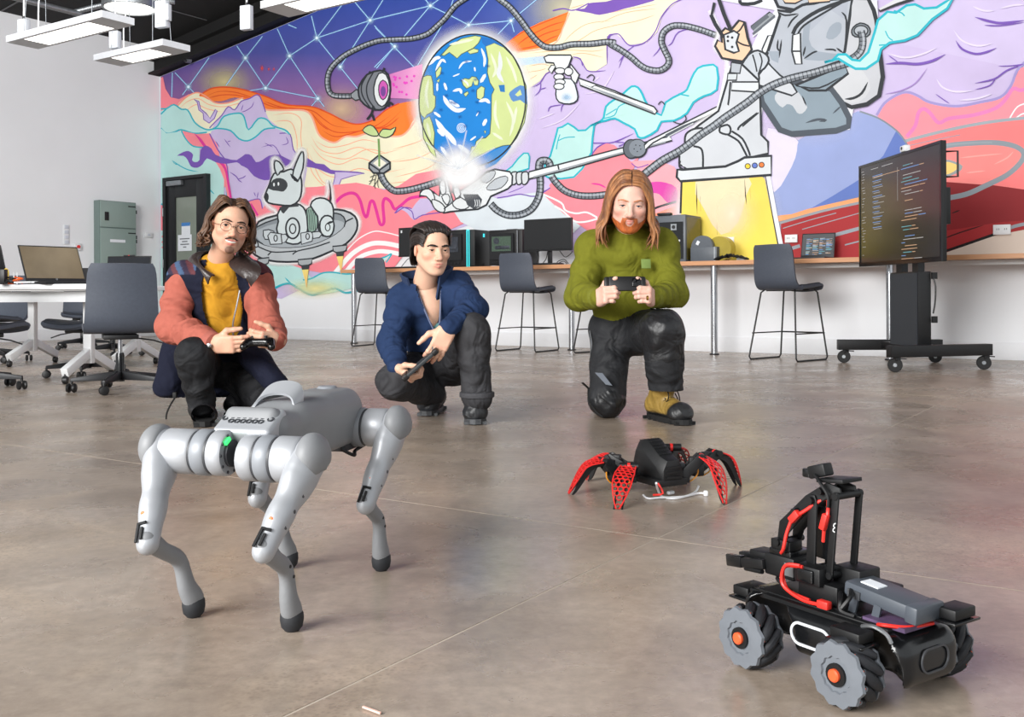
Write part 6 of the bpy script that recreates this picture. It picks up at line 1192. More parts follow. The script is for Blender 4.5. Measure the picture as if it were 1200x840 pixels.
# arm
AX = -.02
ab = MB().box((AX, 0, .122), (.075, .07, .03)).build('arm_base', M_matte, rov, bevel=.003); MB().box((AX - .012, -.03, .146), (.05, .03, .028)).build('servo', M_matte, rov, bevel=.003); MB().box((AX + .03, .02, .146), (.05, .05, .03)).build('servo', M_matte, rov, bevel=.003); MB().box((AX - .012, -.047, .146), (.03, .006, .02)).build('servo_cap', M_smoke, rov, bevel=.002)
def link_plate(name, pts, y0, th=.004, mt=M_matte, parent=rov): return MB().prism(pts, y0 - th / 2, y0 + th / 2, (0, 0, 0), (1, 0, 0), (0, 0, 1), (0, 1, 0)).build(name, mt, parent, bevel=.0008)
def strap(p0, p1, w): d = (Vector(p1) - Vector(p0)).normalized(); n = Vector((-d.y, d.x)); p0, p1 = Vector(p0), Vector(p1); return [tuple(p0 - d * w - n * w * .5), tuple(p0 - n * w), tuple(p1 - n * w), tuple(p1 + d * w - n * w * .5), tuple(p1 + d * w + n * w * .5), tuple(p1 + n * w), tuple(p0 + n * w), tuple(p0 - d * w + n * w * .5)]
for y0 in (-.022, .022):
    link_plate('upper_link', strap((AX - .022, .15), (AX - .018, .258), .0085), y0); link_plate('upper_link', strap((AX + .018, .15), (AX + .030, .272), .006), y0 * 1.25)
    link_plate('forearm_plate', [(AX + .035, .268), (AX + .03, .284), (AX + .006, .289), (AX - .035, .262), (AX - .088, .212), (AX - .094, .172), (AX - .078, .172), (AX - .070, .196), (AX - .028, .240), (AX + .004, .262)], y0 * .8)
for x, z in ((AX - .022, .15), (AX - .018, .258), (AX + .018, .15), (AX + .030, .272), (AX + .0, .275), (AX - .085, .18), (AX - .05, .235)): MB().cyl((x, -.031, z), (x, .031, z), .0055, n=14).build('pivot_pin', M_matte, rov)
MB().bar((AX - .02, 0, .165), (AX - .017, 0, .245), .034, .006).build('cross_web', M_smoke, rov); MB().box((AX + .014, 0, .2925), (.05, .046, .006), rotm(0, -.1, 0)).build('wrist_bridge', M_matte, rov, bevel=.001)
MB().box((AX - .018, -.004, .302), (.034, .022, .020), rotm(0, -.3, 0)).build('camera_block', M_matte, rov, bevel=.003); MB().box((AX - .040, -.004, .296), (.014, .018, .014)).build('camera_lens_cap', M_smoke, rov, bevel=.002); MB().tube([(AX - .02, -.014, .296), (AX - .0, -.028, .29), (AX + .018, -.03, .27), (AX + .014, -.028, .24)], .003, 6, 5).build('camera_cable', M_mark, rov)
# gripper
gb = MB().box((AX - .083, 0, .141), (.062, .055, .036)).build('gripper_body', M_matte, rov, bevel=.004); MB().box((AX - .083, 0, .163), (.045, .05, .01)).build('gripper_top', M_smoke, gb, bevel=.002); MB().box((AX - .06, -.0285, .141), (.018, .003, .02)).build('gripper_badge', M_galv, gb); MB().box((AX - .08, -.012, .176), (.04, .03, .016)).build('wrist_block', M_matte, gb, bevel=.002)
for y0 in (-.030, .030):
    MB().bar((AX - .11, y0, .139), (AX - .165, y0 * .75, .129), .010, .016).build('finger', M_matte, rov, bevel=.002); MB().bar((AX - .165, y0 * .75, .130), (AX - .205, y0 * .5, .124), .012, .020).build('finger_tip', M_smoke, rov, bevel=.002); MB().cyl((AX - .115, y0, .126), (AX - .16, y0 * .7, .120), .004, n=10).build('finger_rod', M_matte, rov)
MB().box((AX - .13, 0, .147), (.05, .035, .012)).build('gripper_plate', M_matte, rov, bevel=.002)
# wires
for pts, nm in (([(AX - .075, -.03, .165), (AX - .065, -.036, .175), (AX - .06, -.034, .20), (AX - .052, -.03, .225)], 'red_cable'), ([(AX - .052, -.03, .225), (AX - .03, -.026, .24), (AX - .012, -.02, .255), (AX + .0, -.015, .262)], 'red_cable'), ([(AX + .008, -.03, .20), (AX + .012, -.032, .22), (AX + .02, -.034, .245), (AX + .01, -.02, .262)], 'red_cable'), ([(AX - .02, -.05, .16), (AX - .045, -.055, .155), (AX - .05, -.055, .125), (AX - .01, -.058, .112), (AX + .03, -.06, .114)], 'red_cable'), ([(AX - .018, -.046, .158), (AX - .052, -.05, .15), (AX - .045, -.05, .118), (AX - .0, -.052, .112)], 'red_cable'), ([(.10, -.05, .108), (.115, -.055, .112), (.135, -.03, .110), (.14, .02, .108)], 'red_cable')): MB().tube(pts, .0028, 7, 6).build(nm, M_redw, rov)
MB().box((AX - .047, -.03, .228), (.022, .010, .012), rotm(0, -.8, 0)).build('red_plug', M_redw, rov, bevel=.002); MB().box((AX + .014, -.034, .232), (.010, .010, .026), rotm(0, .3, 0)).build('red_plug', M_redw, rov, bevel=.002); MB().box((AX + .034, -.06, .116), (.02, .012, .012)).build('red_plug', M_redw, rov, bevel=.002)
for pts in ([(.02, -.03, .13), (.035, -.05, .125), (.04, -.055, .112), (.06, -.05, .108)], [(.03, -.02, .14), (.05, -.045, .135), (.045, -.06, .118)], [(-.13, .0, .112), (-.10, -.03, .12), (-.07, -.035, .11)]): MB().tube(pts, .0035, 6, 5).build('black_cable', M_mark, rov)
bt = MB(); bt.box((.088, 0, .134), (.125, .062, .022), rotm(0, .10, 0)); bt = bt.build('battery_box', M_bat, rov, bevel=.005); MB().box((.140, 0, .128), (.02, .066, .026), rotm(0, .10, 0)).build('battery_end', M_bat, bt, bevel=.004); MB().box((.06, -.005, .1485), (.03, .022, .002), rotm(0, .1, 0)).build('label_sticker', M_paper, bt); MB().box((.045, -.0315, .134), (.022, .003, .012), rotm(0, .1, 0)).build('latch', M_dgrey, bt)
for x, y in ((.04, -.03), (.08, -.03), (.04, .03), (.12, .03)): MB().bar((x, y, .105), (x + .006, y, .128), .012, .004).build('battery_bracket', M_bat, rov)
MB().box((.105, 0, .108), (.07, .09, .006)).build('circuit_board', mat('violet_board', (84, 66, 96), .5, var=.3, scale=50), rov)
MB().tube([(.10, -.085, .112), (.12, -.088, .118), (.135, -.08, .11), (.14, -.075, .098)], .003, 7, 5).build('grey_cable', M_galv, rov)
mk = MB().tube([(AX + .0315, -.0300, .2325), (AX + .0285, -.0300, .2305), (AX + .0275, -.0300, .2275), (AX + .030, -.0300, .2255), (AX + .027, -.03, .223), (AX + .0265, -.03, .220), (AX + .030, -.03, .2185)], .0009, 5).build('white_numeral', M_whpl, rov)
# ================================================================== six-legged robot
HC0 = fl(768, 578); hx = thing('hexapod_robot', 'black six-legged spider robot with red perforated leg covers', 'robot', HC0)
M_redp = mat('red_leg_plastic', (222, 42, 40), .4, var=.05, scale=30); M_yw = mat('yellow_orange_wire', (226, 150, 40), .5, var=.05); M_hex = mat('black_printed_plastic', (17, 18, 20), .5, var=.1, scale=60)
def L(x, y, Y): return at(x, y, Y) - HC0
# body: housing with sloped perforated top
bz = .075; Rb = rotm(0, 0, -2.65)
def bp(x, y, z): return Rb @ Vector((x, y, 0)) + Vector((0, 0, z))
secs = [(-.075, .026, .062, .105), (-.045, .038, .055, .150), (-.005, .040, .052, .158), (.055, .040, .05, .118), (.085, .034, .05, .108)]
vs = []
for yy, w, z0, z1 in secs: vs += [bp(-w, yy, z0), bp(w, yy, z0), bp(w, yy, z1 - .028), bp(w * .6, yy, z1), bp(-w * .6, yy, z1), bp(-w, yy, z1 - .028)]
Fs = [(i * 6 + k, i * 6 + (k + 1) % 6, (i + 1) * 6 + (k + 1) % 6, (i + 1) * 6 + k) for i in range(4) for k in range(6)] + [tuple(range(5, -1, -1)), tuple(24 + k for k in range(6))]
bd = MB().add(vs, Fs).build('housing', M_hex, hx, bevel=.002)
for i in range(9):
    for j in range(6):
        y_ = -.042 + i * .0115; u = (y_ + .045) / .04 if y_ < -.005 else (y_ + .005) / .06; z_ = .150 + .008 * u if y_ < -.005 else .158 - .04 * u
        x_ = -.0205 + j * .0082 + (.0041 if i % 2 else 0)
        if abs(x_) < .022: MB().ring(bp(x_, y_, z_ + .0003), bp(x_, y_, z_ + .0016), .0042, .0030, 6).build('perforation_ring', M_mark, bd)
MB().add([bp(x, y, z) for z in (.035, .056) for x, y in ((-.05, -.085), (.05, -.085), (.05, .085), (-.05, .085))], [(3, 2, 1, 0), (4, 5, 6, 7), (0, 1, 5, 4), (1, 2, 6, 5), (2, 3, 7, 6), (3, 0, 4, 7)]).build('base_plate', M_hex, hx, bevel=.002)
for k in range(3): MB().box(bp(0, .086, .060 + .014 * k), (.05, .006, .006), Rb).build('rib', M_mark, bd)
def hexplate(name, ctr, wid, th, parent, nrm_hint, rows=13):
    """perforated red cover following a curve: lattice of six-sided cells"""
    P = [Vector(q) for q in catmull(ctr, 8)]; cum = [0]
    for i in range(1, len(P)): cum.append(cum[-1] + (P[i] - P[i - 1]).length)
    Lt = cum[-1]
    def fr(u):
        d = u * Lt; i = max(0, min(len(P) - 2, int(np.searchsorted(cum, d)) - 1)); f = (d - cum[i]) / max(1e-9, cum[i + 1] - cum[i]); p_ = P[i].lerp(P[i + 1], f); t = (P[min(i + 2, len(P) - 1)] - P[max(i - 1, 0)]).normalized(); n = Vector(nrm_hint); n = (n - t * n.dot(t)).normalized(); return p_, t, n, t.cross(n)
    def wd(u): return wid * (0.72 + 1.0 * u if u < .28 else (1.0 - .88 * max(0, (u - .5) / .5) ** 1.5))
    mb = MB(); rad = Lt / rows / 1.5; cell = []
    def mapp(a, b_, h): p_, t, n, sd_ = fr(min(1, max(0, a / Lt))); return p_ + sd_ * b_ + n * (h - 3.0 * b_ * b_)
    for i in range(rows + 1):
        for j in range(-5, 6):
            a = (i + .5) * rad * 1.5; b_ = j * rad * 1.732 + (rad * .866 if i % 2 else 0)
            if a < rad * .3 or a > Lt - rad * .6: continue
            if abs(b_) > wd(a / Lt) / 2 - rad * .35: continue
            ro, ri = rad * 1.04, rad * .76; vs = []
            for h in (0, th):
                for r in (ro, ri): vs += [mapp(a + r * math.cos(PI / 3 * k), b_ + r * math.sin(PI / 3 * k), h) for k in range(6)]
            Fq = []
            for k in range(6): k2 = (k + 1) % 6; Fq += [(k, k2, 6 + k2, 6 + k), (12 + k2, 12 + k, 18 + k, 18 + k2), (6 + k, 6 + k2, 18 + k2, 18 + k), (k2, k, 12 + k, 12 + k2)]
            mb.add(vs, Fq)
    for sg in (-1, 1):
        Gd = [[mapp(u * Lt, sg * (wd(u) / 2 + o_), h) for o_, h in ((0, 0), (.0035, 0), (.0035, th), (0, th), (0, 0))] for u in np.linspace(0, 1, 14)]
        a, b_ = 14, 5; vs = [q for row in Gd for q in row]; mb.add(vs, [(i * b_ + j, i * b_ + j + 1, (i + 1) * b_ + j + 1, (i + 1) * b_ + j) for i in range(a - 1) for j in range(b_ - 1)])
    return mb.build(name, M_redp, parent, smooth=20, kind=None)
def hexleg(hip, knee, foot, bow, wid, nh, plate=True):
    hip, knee, foot = Vector(hip), Vector(knee), Vector(foot); lg = bpy.data.objects.new('leg', None); COL.objects.link(lg); lg.parent = hx
    mid = (knee + foot) / 2 + Vector(bow)
    d = (knee - hip); dn = d.normalized(); sd_ = Vector((0, 0, 1)).cross(dn).normalized()
    MB().box(hip + Vector((0, 0, -.012)), (.034, .042, .036), rotm(0, 0, math.atan2(dn.y, dn.x))).build('hip_servo', M_hex, lg, bevel=.003)
    for s_ in (-.017, .017): MB().bar(hip + sd_ * s_ + Vector((0, 0, -.01)), knee + sd_ * s_, .006, .030).build('femur_plate', M_hex, lg, bevel=.002)
    MB().box(hip + d * .6, (.03, .026, .034), rotm(0, 0, math.atan2(dn.y, dn.x))).build('knee_servo', M_hex, lg, bevel=.003)
    MB().cyl(knee - sd_ * .027, knee + sd_ * .027, .009, n=16).build('knee_bar', M_hex, lg); MB().cyl(knee - sd_ * .004, knee + sd_ * .004, .0095, n=16).build('red_band', M_redp, lg)
    P = [Vector(q) for q in catmull([knee, knee + (mid - knee) * .55 + Vector(bow) * .35, mid, foot], 5)]; inn = (Vector((hip.x, hip.y, 0)) - Vector((foot.x, foot.y, 0))).normalized(); G = []
    for s_ in (-.011, .011):
        outl = []; n = len(P)
        for i, q in enumerate(P): outl.append(q)
        inner = [q + inn * (.030 * (1 - i / (n - 1)) ** .7 + .004) + Vector((0, 0, -.012 * (1 - i / (n - 1)))) for i, q in enumerate(P)]
        vs = []; 
        for o_ in (-.002, .002): vs += [q + sd_ * (s_ + o_) for q in P] + [q + sd_ * (s_ + o_) for q in inner]
        Fq = []
        for i in range(n - 1): Fq += [(i, i + 1, n + i + 1, n + i), (2 * n + i + 1, 2 * n + i, 3 * n + i, 3 * n + i + 1), (i + 1, i, 2 * n + i, 2 * n + i + 1), (n + i, n + i + 1, 3 * n + i + 1, 3 * n + i)]
        Fq += [(0, n, 3 * n, 2 * n), (n - 1, 3 * n - 1, 4 * n - 1, 2 * n - 1)]
        MB().add(vs, Fq).build('tibia_plate', M_hex, lg)
    outw = (-inn + Vector((0, 0, .5))).normalized() if nh is None else Vector(nh)
    hexplate('red_cover', [q + outw * .004 for q in P], wid, .003, lg, outw)
    MB().tube([hip + Vector((0, 0, -.03)), hip + d * .4 + Vector((0, 0, -.045)), hip + d * .8 + Vector((0, 0, -.04)), hip + d * .75], .0022, 6, 5).build('orange_wire', M_yw, lg)
yc = HC0.y
hexleg(L(722, 553, yc + .02), L(708, 540, yc + .0), (fl(668, 579) - HC0), (-.012, 0, .022), .042, None)
hexleg(L(738, 552, yc - .05), L(737, 546, yc - .085), (fl(724, 597) - HC0), (-.006, -.016, .012), .05, (-.25, -.9, .5))
hexleg(L(735, 545, yc + .12), L(713, 535, yc + .14), (fl(690, 563) - HC0), (-.012, .01, .022), .042, None)
hexleg(L(800, 552, yc - .03), L(822, 535, yc - .03), (fl(848, 591) - HC0), (.014, -.004, .018), .045, (.55, -.7, .5))
hexleg(L(815, 545, yc + .06), L(838, 530, yc + .09), (fl(866, 569) - HC0), (.012, .004, .02), .042, None)
hexleg(L(778, 545, yc + .11), L(787, 524, yc + .15), (fl(806, 556) - HC0), (.008, .014, .02), .042, None)
MB().cyl(L(775, 524, yc + .10), L(798, 524, yc + .10), .011, n=16).build('top_bar', M_hex, hx); MB().cyl(L(785, 524, yc + .099), L(788, 524, yc + .099), .0118, n=16).build('red_band', M_redp, hx)
MB().box(L(796, 550, yc - .02), (.03, .03, .04)).build('grey_servo', M_dgrey, hx, bevel=.003)
MB().tube([L(771, 566, yc - .11), L(777, 578, yc - .12), L(765, 580, yc - .12)], .003, 6, 3).build('red_wire', M_redw, hx)
M_whc = mat('white_cable', (232, 233, 236), .5, var=.02)
def flr(x, y, z=.004): return fl(x, y, z)
cbl = thing('white_cable', 'white cable with a plug trailing under the six-legged robot', 'cable', flr(790, 583)); o_ = flr(790, 583)
MB(o_).tube([flr(769, 566, .06), flr(771, 574, .03), flr(776, 582), flr(790, 584), flr(805, 581), flr(815, 576), flr(819, 569, .02)], .0032, 7, 6).build('lead', M_whc, cbl); MB(o_).tube([flr(754, 580), flr(760, 584), flr(775, 583), flr(800, 582), flr(818, 578), flr(826, 578, .006)], .0032, 7, 6).build('lead', M_whc, cbl)
MB(o_).box(flr(827, 578, .008), (.012, .012, .016)).build('plug', M_whc, cbl, bevel=.003); MB(o_).box(flr(786, 577, .008), (.022, .012, .010), rotm(0, 0, .6)).build('connector', M_whc, cbl, bevel=.003)
# debris on the floor
o = MB().bar(fl(425.5, 828, .003), fl(446, 835.5, .003), .003, .0025).build('pink_stick', mat('pink_plastic', (240, 196, 180), .6, var=.05)); tag(o, 'short pale pink stick lying on the floor in front', 'stick')
# ================================================================== people
M_skin = attr_mat('skin', 0.5, False, 0.03, 30, 0.4, 0.05, 250, sss=0.12)
M_hair = attr_mat('hair', 0.45, False, 0.35, 70, 0.5, 0.25, 160, stretch=(1, 1, .25))
M_cloth = attr_mat('woven_cloth', 0.85, False, 0.06, 40, 0.2, 0.12, 420, crease=.36); M_denim = attr_mat('worn_trouser_cloth', 0.75, False, 0.22, 14, 0.3, 0.15, 260, crease=.5); M_leather = attr_mat('dark_leather', 0.45, False, 0.12, 20, 0.5, 0.15, 90, crease=.4); M_tech = attr_mat('nylon_trouser_cloth', 0.68, False, 0.08, 30, 0.3, 0.12, 120, crease=.45)
M_eye = attr_mat('eye', 0.12, False, 0.0, 5, 0.5); M_lash = mat('lash_dark', (38, 26, 22), .6, var=0); M_teeth = mat('teeth', (236, 230, 220), .3, var=0); M_sole = mat('boot_sole', (22, 22, 23), .75, var=.1, scale=40); M_lace = mat('black_lace', (14, 14, 15), .7, var=.05)
def A3(v): return np.array(v, float)
def sub_(V, Q, M): return V, Q
class Body:
    """gathers several meshes (world space) into one continuous figure mesh"""
    def __init__(s): s.V = []; s.Q = []; s.C = []; s.n = 0
    def add(s, V, Q, C): s.V.append(V); s.Q.append(Q + s.n); s.C.append(C); s.n += len(V)
    def link(s, name, mt, parent, base): return link(name, np_mesh(name, np.concatenate(s.V) - A3(base), np.concatenate(s.Q), np.concatenate(s.C)), mt, parent)
def colmix(base, items):
    """items: (mask 0..1, colour)"""
    C = np.tile(A3(lin(base)), (len(items[0][0]), 1)) if items else None
    for m_, c in items: C = C + (A3(lin(c)) - C) * np.clip(m_, 0, 1)[:, None]
    return C
def gauss(V, c, s): return np.exp(-(((V - A3(c)) / A3(s)) ** 2).sum(1))
def frame(fwd, up):
    y = Vector(fwd).normalized(); z = Vector(up); z = (z - y * z.dot(y)).normalized(); x = y.cross(z); return Matrix((x, y, z)).transposed()
def xf(V, R, o, s=1.0): return (np.asarray(V) * s) @ np.array(R).T + A3(o)
def head_field(neck, jaw=1.0, lid=.0052, lidz=0.0, smile=0.0, mw=1.0, lr=.85):
    f = Field((-.1, -.135, -.215), (.1, .135, .135), .0025)
    f.ell((0, -.012, .035), (.075, .097, .083), k=0); f.ell((0, .020, -.035), (.063 * jaw, .070, .082), k=.03)
    for s in (-1, 1): f.cone((s * .050 * jaw, .0, -.048), (s * .020, .060, -.097), .021, .018, k=.025); f.ell((s * .041, .058, -.024), (.022, .022, .018), k=.02)
    f.ell((0, .070, -.102), (.023 * jaw, .019, .016), k=.015); f.cone((-.034, .075, .017), (.034, .075, .017), .012, .012, k=.018)
    f.ell((0, .070, -.066), (.030, .023, .022), k=.02)
    for s in (-1, 1): f.ell((s * .032, .101, -.002), (.019, .017, .013), k=.012, op='cut')
    for s in (-1, 1): f.ell((s * .032, .0735, 0), (.0152, .0150, .0148), k=.006)
    f.cone((0, .082, .012), (0, .108, -.032), .0075, .0105, k=.012); f.ell((0, .1095, -.036), (.0115, .0105, .0095), k=.008)
    for s in (-1, 1): f.ell((s * .0120, .096, -.0405), (.008, .011, .0075), k=.007)
    zc_ = -.0625
    f.chain([(-.021 * mw, .0895 - .006 * mw + .016 * (mw - 1), zc_ + smile + .002), (-.010 * mw, .0925, zc_), (0, .0945, zc_ + .001), (.010 * mw, .0925, zc_), (.021 * mw, .0895 - .006 * mw + .016 * (mw - 1), zc_ + smile + .002)], [.003 * lr, .0048 * lr, .0042 * lr, .0048 * lr, .003 * lr], k=.006)
    f.chain([(-.019 * mw, .0895 - .006 * mw + .016 * (mw - 1), zc_ - .006 + smile), (0, .092, zc_ - .0105 - (mw - 1) * .014), (.019 * mw, .0895 - .006 * mw + .016 * (mw - 1), zc_ - .006 + smile)], [.003 * lr, .006 * lr, .003 * lr], k=.006)
    for s in (-1, 1):
        f.ell((s * .077, -.010, -.010), (.008, .018, .029), rotm(.15, 0, -s * .35), k=.006); f.ell((s * .084, -.006, -.006), (.005, .009, .015), rotm(.15, 0, -s * .35), k=.004, op='cut')
        f.ell((s * .032, .092, lidz), (.0128, .009, lid), k=.002, op='cut')
    f.cone((0, -.028, -.05), neck, .050, .056, k=.03)
    return f
def make_person(name, label, base, H, skin):
    """H: head spec. returns (root, body collector, helper to map head-local points to the world)"""
    root = thing(name, label, 'person', base); B = Body()
    R = frame(H['fwd'], H['up']); o = Vector(H['at']); sc = H.get('s', 1.0)
    neckl = R.transposed() @ ((Vector(H['neck']) - o) / sc); f = head_field(neckl, H.get('jaw', 1), H.get('lid', .0052), H.get('lidz', 0), H.get('smile', 0), H.get('mw', 1.0), H.get('lipr', .85)); V, Q = f.mesh(); V = relax(V, Q, 1)
    items = [(gauss(V, (0, .095, -.0625), (.020 * H.get('mw', 1), .02, .0045)) * 1.5 - .2, H.get('lip', (196, 112, 104))), (gauss(V, (0, .093, -.0735 - (H.get('mw', 1) - 1) * .014), (.017 * H.get('mw', 1), .02, .005)) * 1.4 - .2, H.get('lip', (196, 112, 104)))]
    for s in (-1, 1): items += [(gauss(V, (s * .042, .07, -.035), (.022, .03, .020)) * H.get('blush', .35), (226, 130, 112)), (gauss(V, (s * .032, .088, .010), (.016, .02, .006)) * .35, (176, 120, 100)), (gauss(V, (s * .08, -.01, -.01), (.012, .02, .03)) * .35, (216, 120, 104))]
    items += [(gauss(V, (0, .112, -.036), (.014, .012, .012)) * .35, (226, 128, 110))]
    if 'stub' in H:
        col, a = H['stub']; mus = gauss(V, (0, .095, -.050), (.026, .02, .0055)); ch = gauss(V, (0, .08, -.098), (.024, .03, .014)) * 1.2; jw = sum(gauss(V, (s * .045, .035, -.082), (.022, .035, .018)) for s in (-1, 1)); jn = sum(gauss(V, (s * .031, .08, -.07), (.008, .02, .018)) for s in (-1, 1)); items += [(np.clip(mus * .75 + ch * .9 + jw * .55 + jn * .4, 0, 1) * a, col)]
    B.add(xf(V, R, o, sc), Q, colmix(skin, items))
    def hp(p): return R @ (Vector(p) * sc) + o
    for s in (-1, 1):      # eyes, lashes, brows
        g = Vector(H.get('gaze', (0, 1, 0))).normalized(); x, y, d = frame_from(g); vs = []; cs = []; Fs = []; n = 18; c = Vector((s * .032, .0745, 0))
        for i in range(15):
            th = PI * (i + .02) / 14.1
            for k in range(n):
                q = c + (d * math.cos(th) + (x * math.cos(2 * PI * k / n) + y * math.sin(2 * PI * k / n)) * math.sin(th)) * .0128; vs.append(q); cs.append(lin((14, 10, 9)) if th < .26 else (lin(H.get('iris', (70, 46, 30))) if th < .55 else lin((232, 226, 222))))
        Fs = [(i * n + k, (i + 1) * n + k, (i + 1) * n + (k + 1) % n, i * n + (k + 1) % n) for i in range(14) for k in range(n)]
        link('eye', np_mesh('eye', A3([tuple(hp(q) - Vector(base)) for q in vs]), np.array(Fs), A3(cs)), M_eye, root)
        lz_, l = H.get('lidz', 0), H.get('lid', .0052)
        MB(base).tube([hp((s * .032 + u * .0138, .0745 + math.sqrt(max(.0151 ** 2 - (u * .0138) ** 2, 1e-6)) * .97, lz_ + l * (1 - .75 * u * u))) for u in np.linspace(-1, 1, 9)], [.0008 * sc, .0013 * sc, .0014 * sc, .0013 * sc, .0008 * sc], 6).build('lash_line', M_lash, root)
        bz_, bc = H.get('browz', .021), H.get('brow', (40, 28, 22)); bt = H.get('browtilt', .0)
        pts = [(s * .011, .0945, bz_ - .002 - bt), (s * .022, .0945, bz_ + .001), (s * .034, .0895, bz_ + .003 + bt), (s * .044, .0815, bz_ + .001 + bt), (s * .051, .072, bz_ - .004 + bt)]
        o2 = MB(base).tube([hp(p) for p in pts], [r * sc * H.get('browr', 1) for r in (.0026, .0042, .0040, .0032, .0016)], 8, 4).build('eyebrow', mat('brow_%d_%d_%d' % bc, bc, .7, var=.2, scale=300), root)
    return root, B, hp, R, f
def hair_cap(field, mask, off, col, root, base, R, o, sc, name='hair', mt=None, extra=None, colf=None):
    D0 = field.D.copy(); field.D = D0 - off; V, Q = field.mesh(); field.D = D0; V = relax(V, Q, 2); V, Q = drop(V, Q, ~mask(V)); C = np.tile(A3(lin(col)), (len(V), 1))
    if colf is not None: C = colf(V, C)
    return link(name, np_mesh(name, xf(V, R, o, sc) - A3(base), Q, C), mt or M_hair, root)
def locks(paths, rad, col, col2, root, base, hp, name='hair_locks', n=7, seed=1):
    rr = random.Random(seed); vs = []; fs = []; cs = []
    for P in paths:
        P = [Vector(q) for q in catmull(P, 5)]; m_ = len(P); b0 = len(vs); c = A3(lin(col)) + (A3(lin(col2)) - A3(lin(col))) * rr.random(); r0 = rad * rr.uniform(.75, 1.25); px_ = None
        for i, p_ in enumerate(P):
            d = (P[min(i + 1, m_ - 1)] - P[max(i - 1, 0)]).normalized(); out = Vector((p_.x, p_.y, max(p_.z, -.02))); out = (out - d * out.dot(d)); out = out.normalized() if out.length > 1e-6 else frame_from(d)[0]; sd_ = d.cross(out); u = i / (m_ - 1); r = r0 * (.3 + 1.4 * u if u < .5 else 1.0 * (1 - ((u - .5) / .5) ** 2.2) + .08)
            for k in range(n): a = 2 * PI * k / n; vs.append(hp(p_ + sd_ * math.cos(a) * r * 1.25 + out * math.sin(a) * r * .6) - Vector(base)); cs.append(c * (0.92 + .16 * rr.random()))
        fs += [(b0 + i * n + k, b0 + i * n + (k + 1) % n, b0 + (i + 1) * n + (k + 1) % n, b0 + (i + 1) * n + k) for i in range(m_ - 1) for k in range(n)]
    o = link(name, np_mesh(name, A3([tuple(v) for v in vs]), np.array(fs), A3(cs)), M_hair, root); o['kind'] = 'stuff'; return o
def hand(B, wrist, ydir, zback, thumb_x, skin, curls, thumb=((.6, .6, -.15), (.25, .95, -.1)), spread=.02, s=1.0):
    """one hand: y along the fingers, z out of the back, x towards the thumb"""
    f = Field((-.085, -.05, -.12), (.105, .215, .06), .0024)
    f.box((0, .045, 0), (.039, .046, .0135), rr=.0125, k=0); f.ell((.022, .03, -.010), (.020, .034, .015), k=.012); f.ell((-.024, .03, -.008), (.015, .034, .013), k=.012); f.cone((0, -.022, 0), (0, .01, 0), .027, .029, k=.02, flat=((0, 0, 1), .72))
    segs = [(.0275, .088, .040, .024, .019, .0094), (.0095, .092, .044, .028, .020, .0096), (-.0090, .089, .041, .026, .020, .0092), (-.0265, .081, .032, .020, .017, .0082)]
    for i, (x, y, a, b_, c, r) in enumerate(segs):
        cu = curls[i] if i < len(curls) else curls[-1]; p_ = A3((x, y - .008, .001)); ang = 0.0; sx = (1.5 - i) * spread
        pts = [p_]; 
        for L_, q in ((a, cu[0]), (b_, cu[1]), (c, cu[2])): ang += math.radians(q); p_ = p_ + L_ * s * 0 + L_ * A3((sx * math.cos(ang), math.cos(ang), -math.sin(ang))); pts.append(p_)
        f.chain(pts, [r * 1.08, r * 1.02, r * .94, r * .82], k=.0035); f.ell(pts[1], (r * 1.08,) * 3, k=.003)
    t0 = A3((.026, .022, -.008)); d1, d2 = A3(thumb[0]), A3(thumb[1]); d1 /= np.linalg.norm(d1); d2 /= np.linalg.norm(d2)
    f.chain([t0, t0 + d1 * .042, t0 + d1 * .042 + d2 * .032, t0 + d1 * .042 + d2 * .058], [.016, .0125, .0108, .0088], k=.006)
    V, Q = f.mesh(); V = relax(V, Q, 1)
    y = Vector(ydir).normalized(); z = Vector(zback); z = (z - y * z.dot(y)).normalized(); x = y.cross(z)
    if x.dot(Vector(thumb_x)) < 0: x = -x; Q = Q[:, ::-1]
    W_ = V * s @ np.array(Matrix((x, y, z))) + A3(wrist)
    kn = sum(gauss(V, (x_, y_ - .006, .012), (.008, .008, .008)) for x_, y_, *_ in segs)
    B.add(W_, Q, colmix(skin, [(np.clip(kn, 0, 1) * .3, (214, 120, 104)), ((V[:, 1] > .13) * .25, (222, 134, 118))]))
    return lambda p_: Vector(wrist) + x * p_[0] * s + y * p_[1] * s + z * p_[2] * s
def inner(B, chains, skin, h=.009):
    P = [A3(p_) for ch in chains for p_, r in ch]; lo = np.min(P, 0) - .16; hi = np.max(P, 0) + .16; f = Field(lo, hi, h)
    for ch in chains: f.chain([p_ for p_, r in ch], [r for p_, r in ch], k=.03)
    V, Q = f.mesh(); B.add(V, Q, np.tile(A3(lin(skin)), (len(V), 1)))
def garment(name, pts_bounds, h, build, col, mt, root, base, dropf=None, it=2, colf=None, noise=None, label=None):
    P = np.array([tuple(p_) for p_ in pts_bounds]); f = Field(P.min(0) - .2, P.max(0) + .2, h); build(f)
    if noise: f.noise(*noise)
    V, Q = f.mesh(); V = relax(V, Q, it)
    V[:, 2] = np.maximum(V[:, 2], .004)
    if dropf is not None: V, Q = drop(V, Q, dropf(V))
    C = np.tile(A3(lin(col)), (len(V), 1))
    if colf is not None: C = colf(V, C)
    return link(name, np_mesh(name, V - A3(base), Q, C), mt, root, label=label)
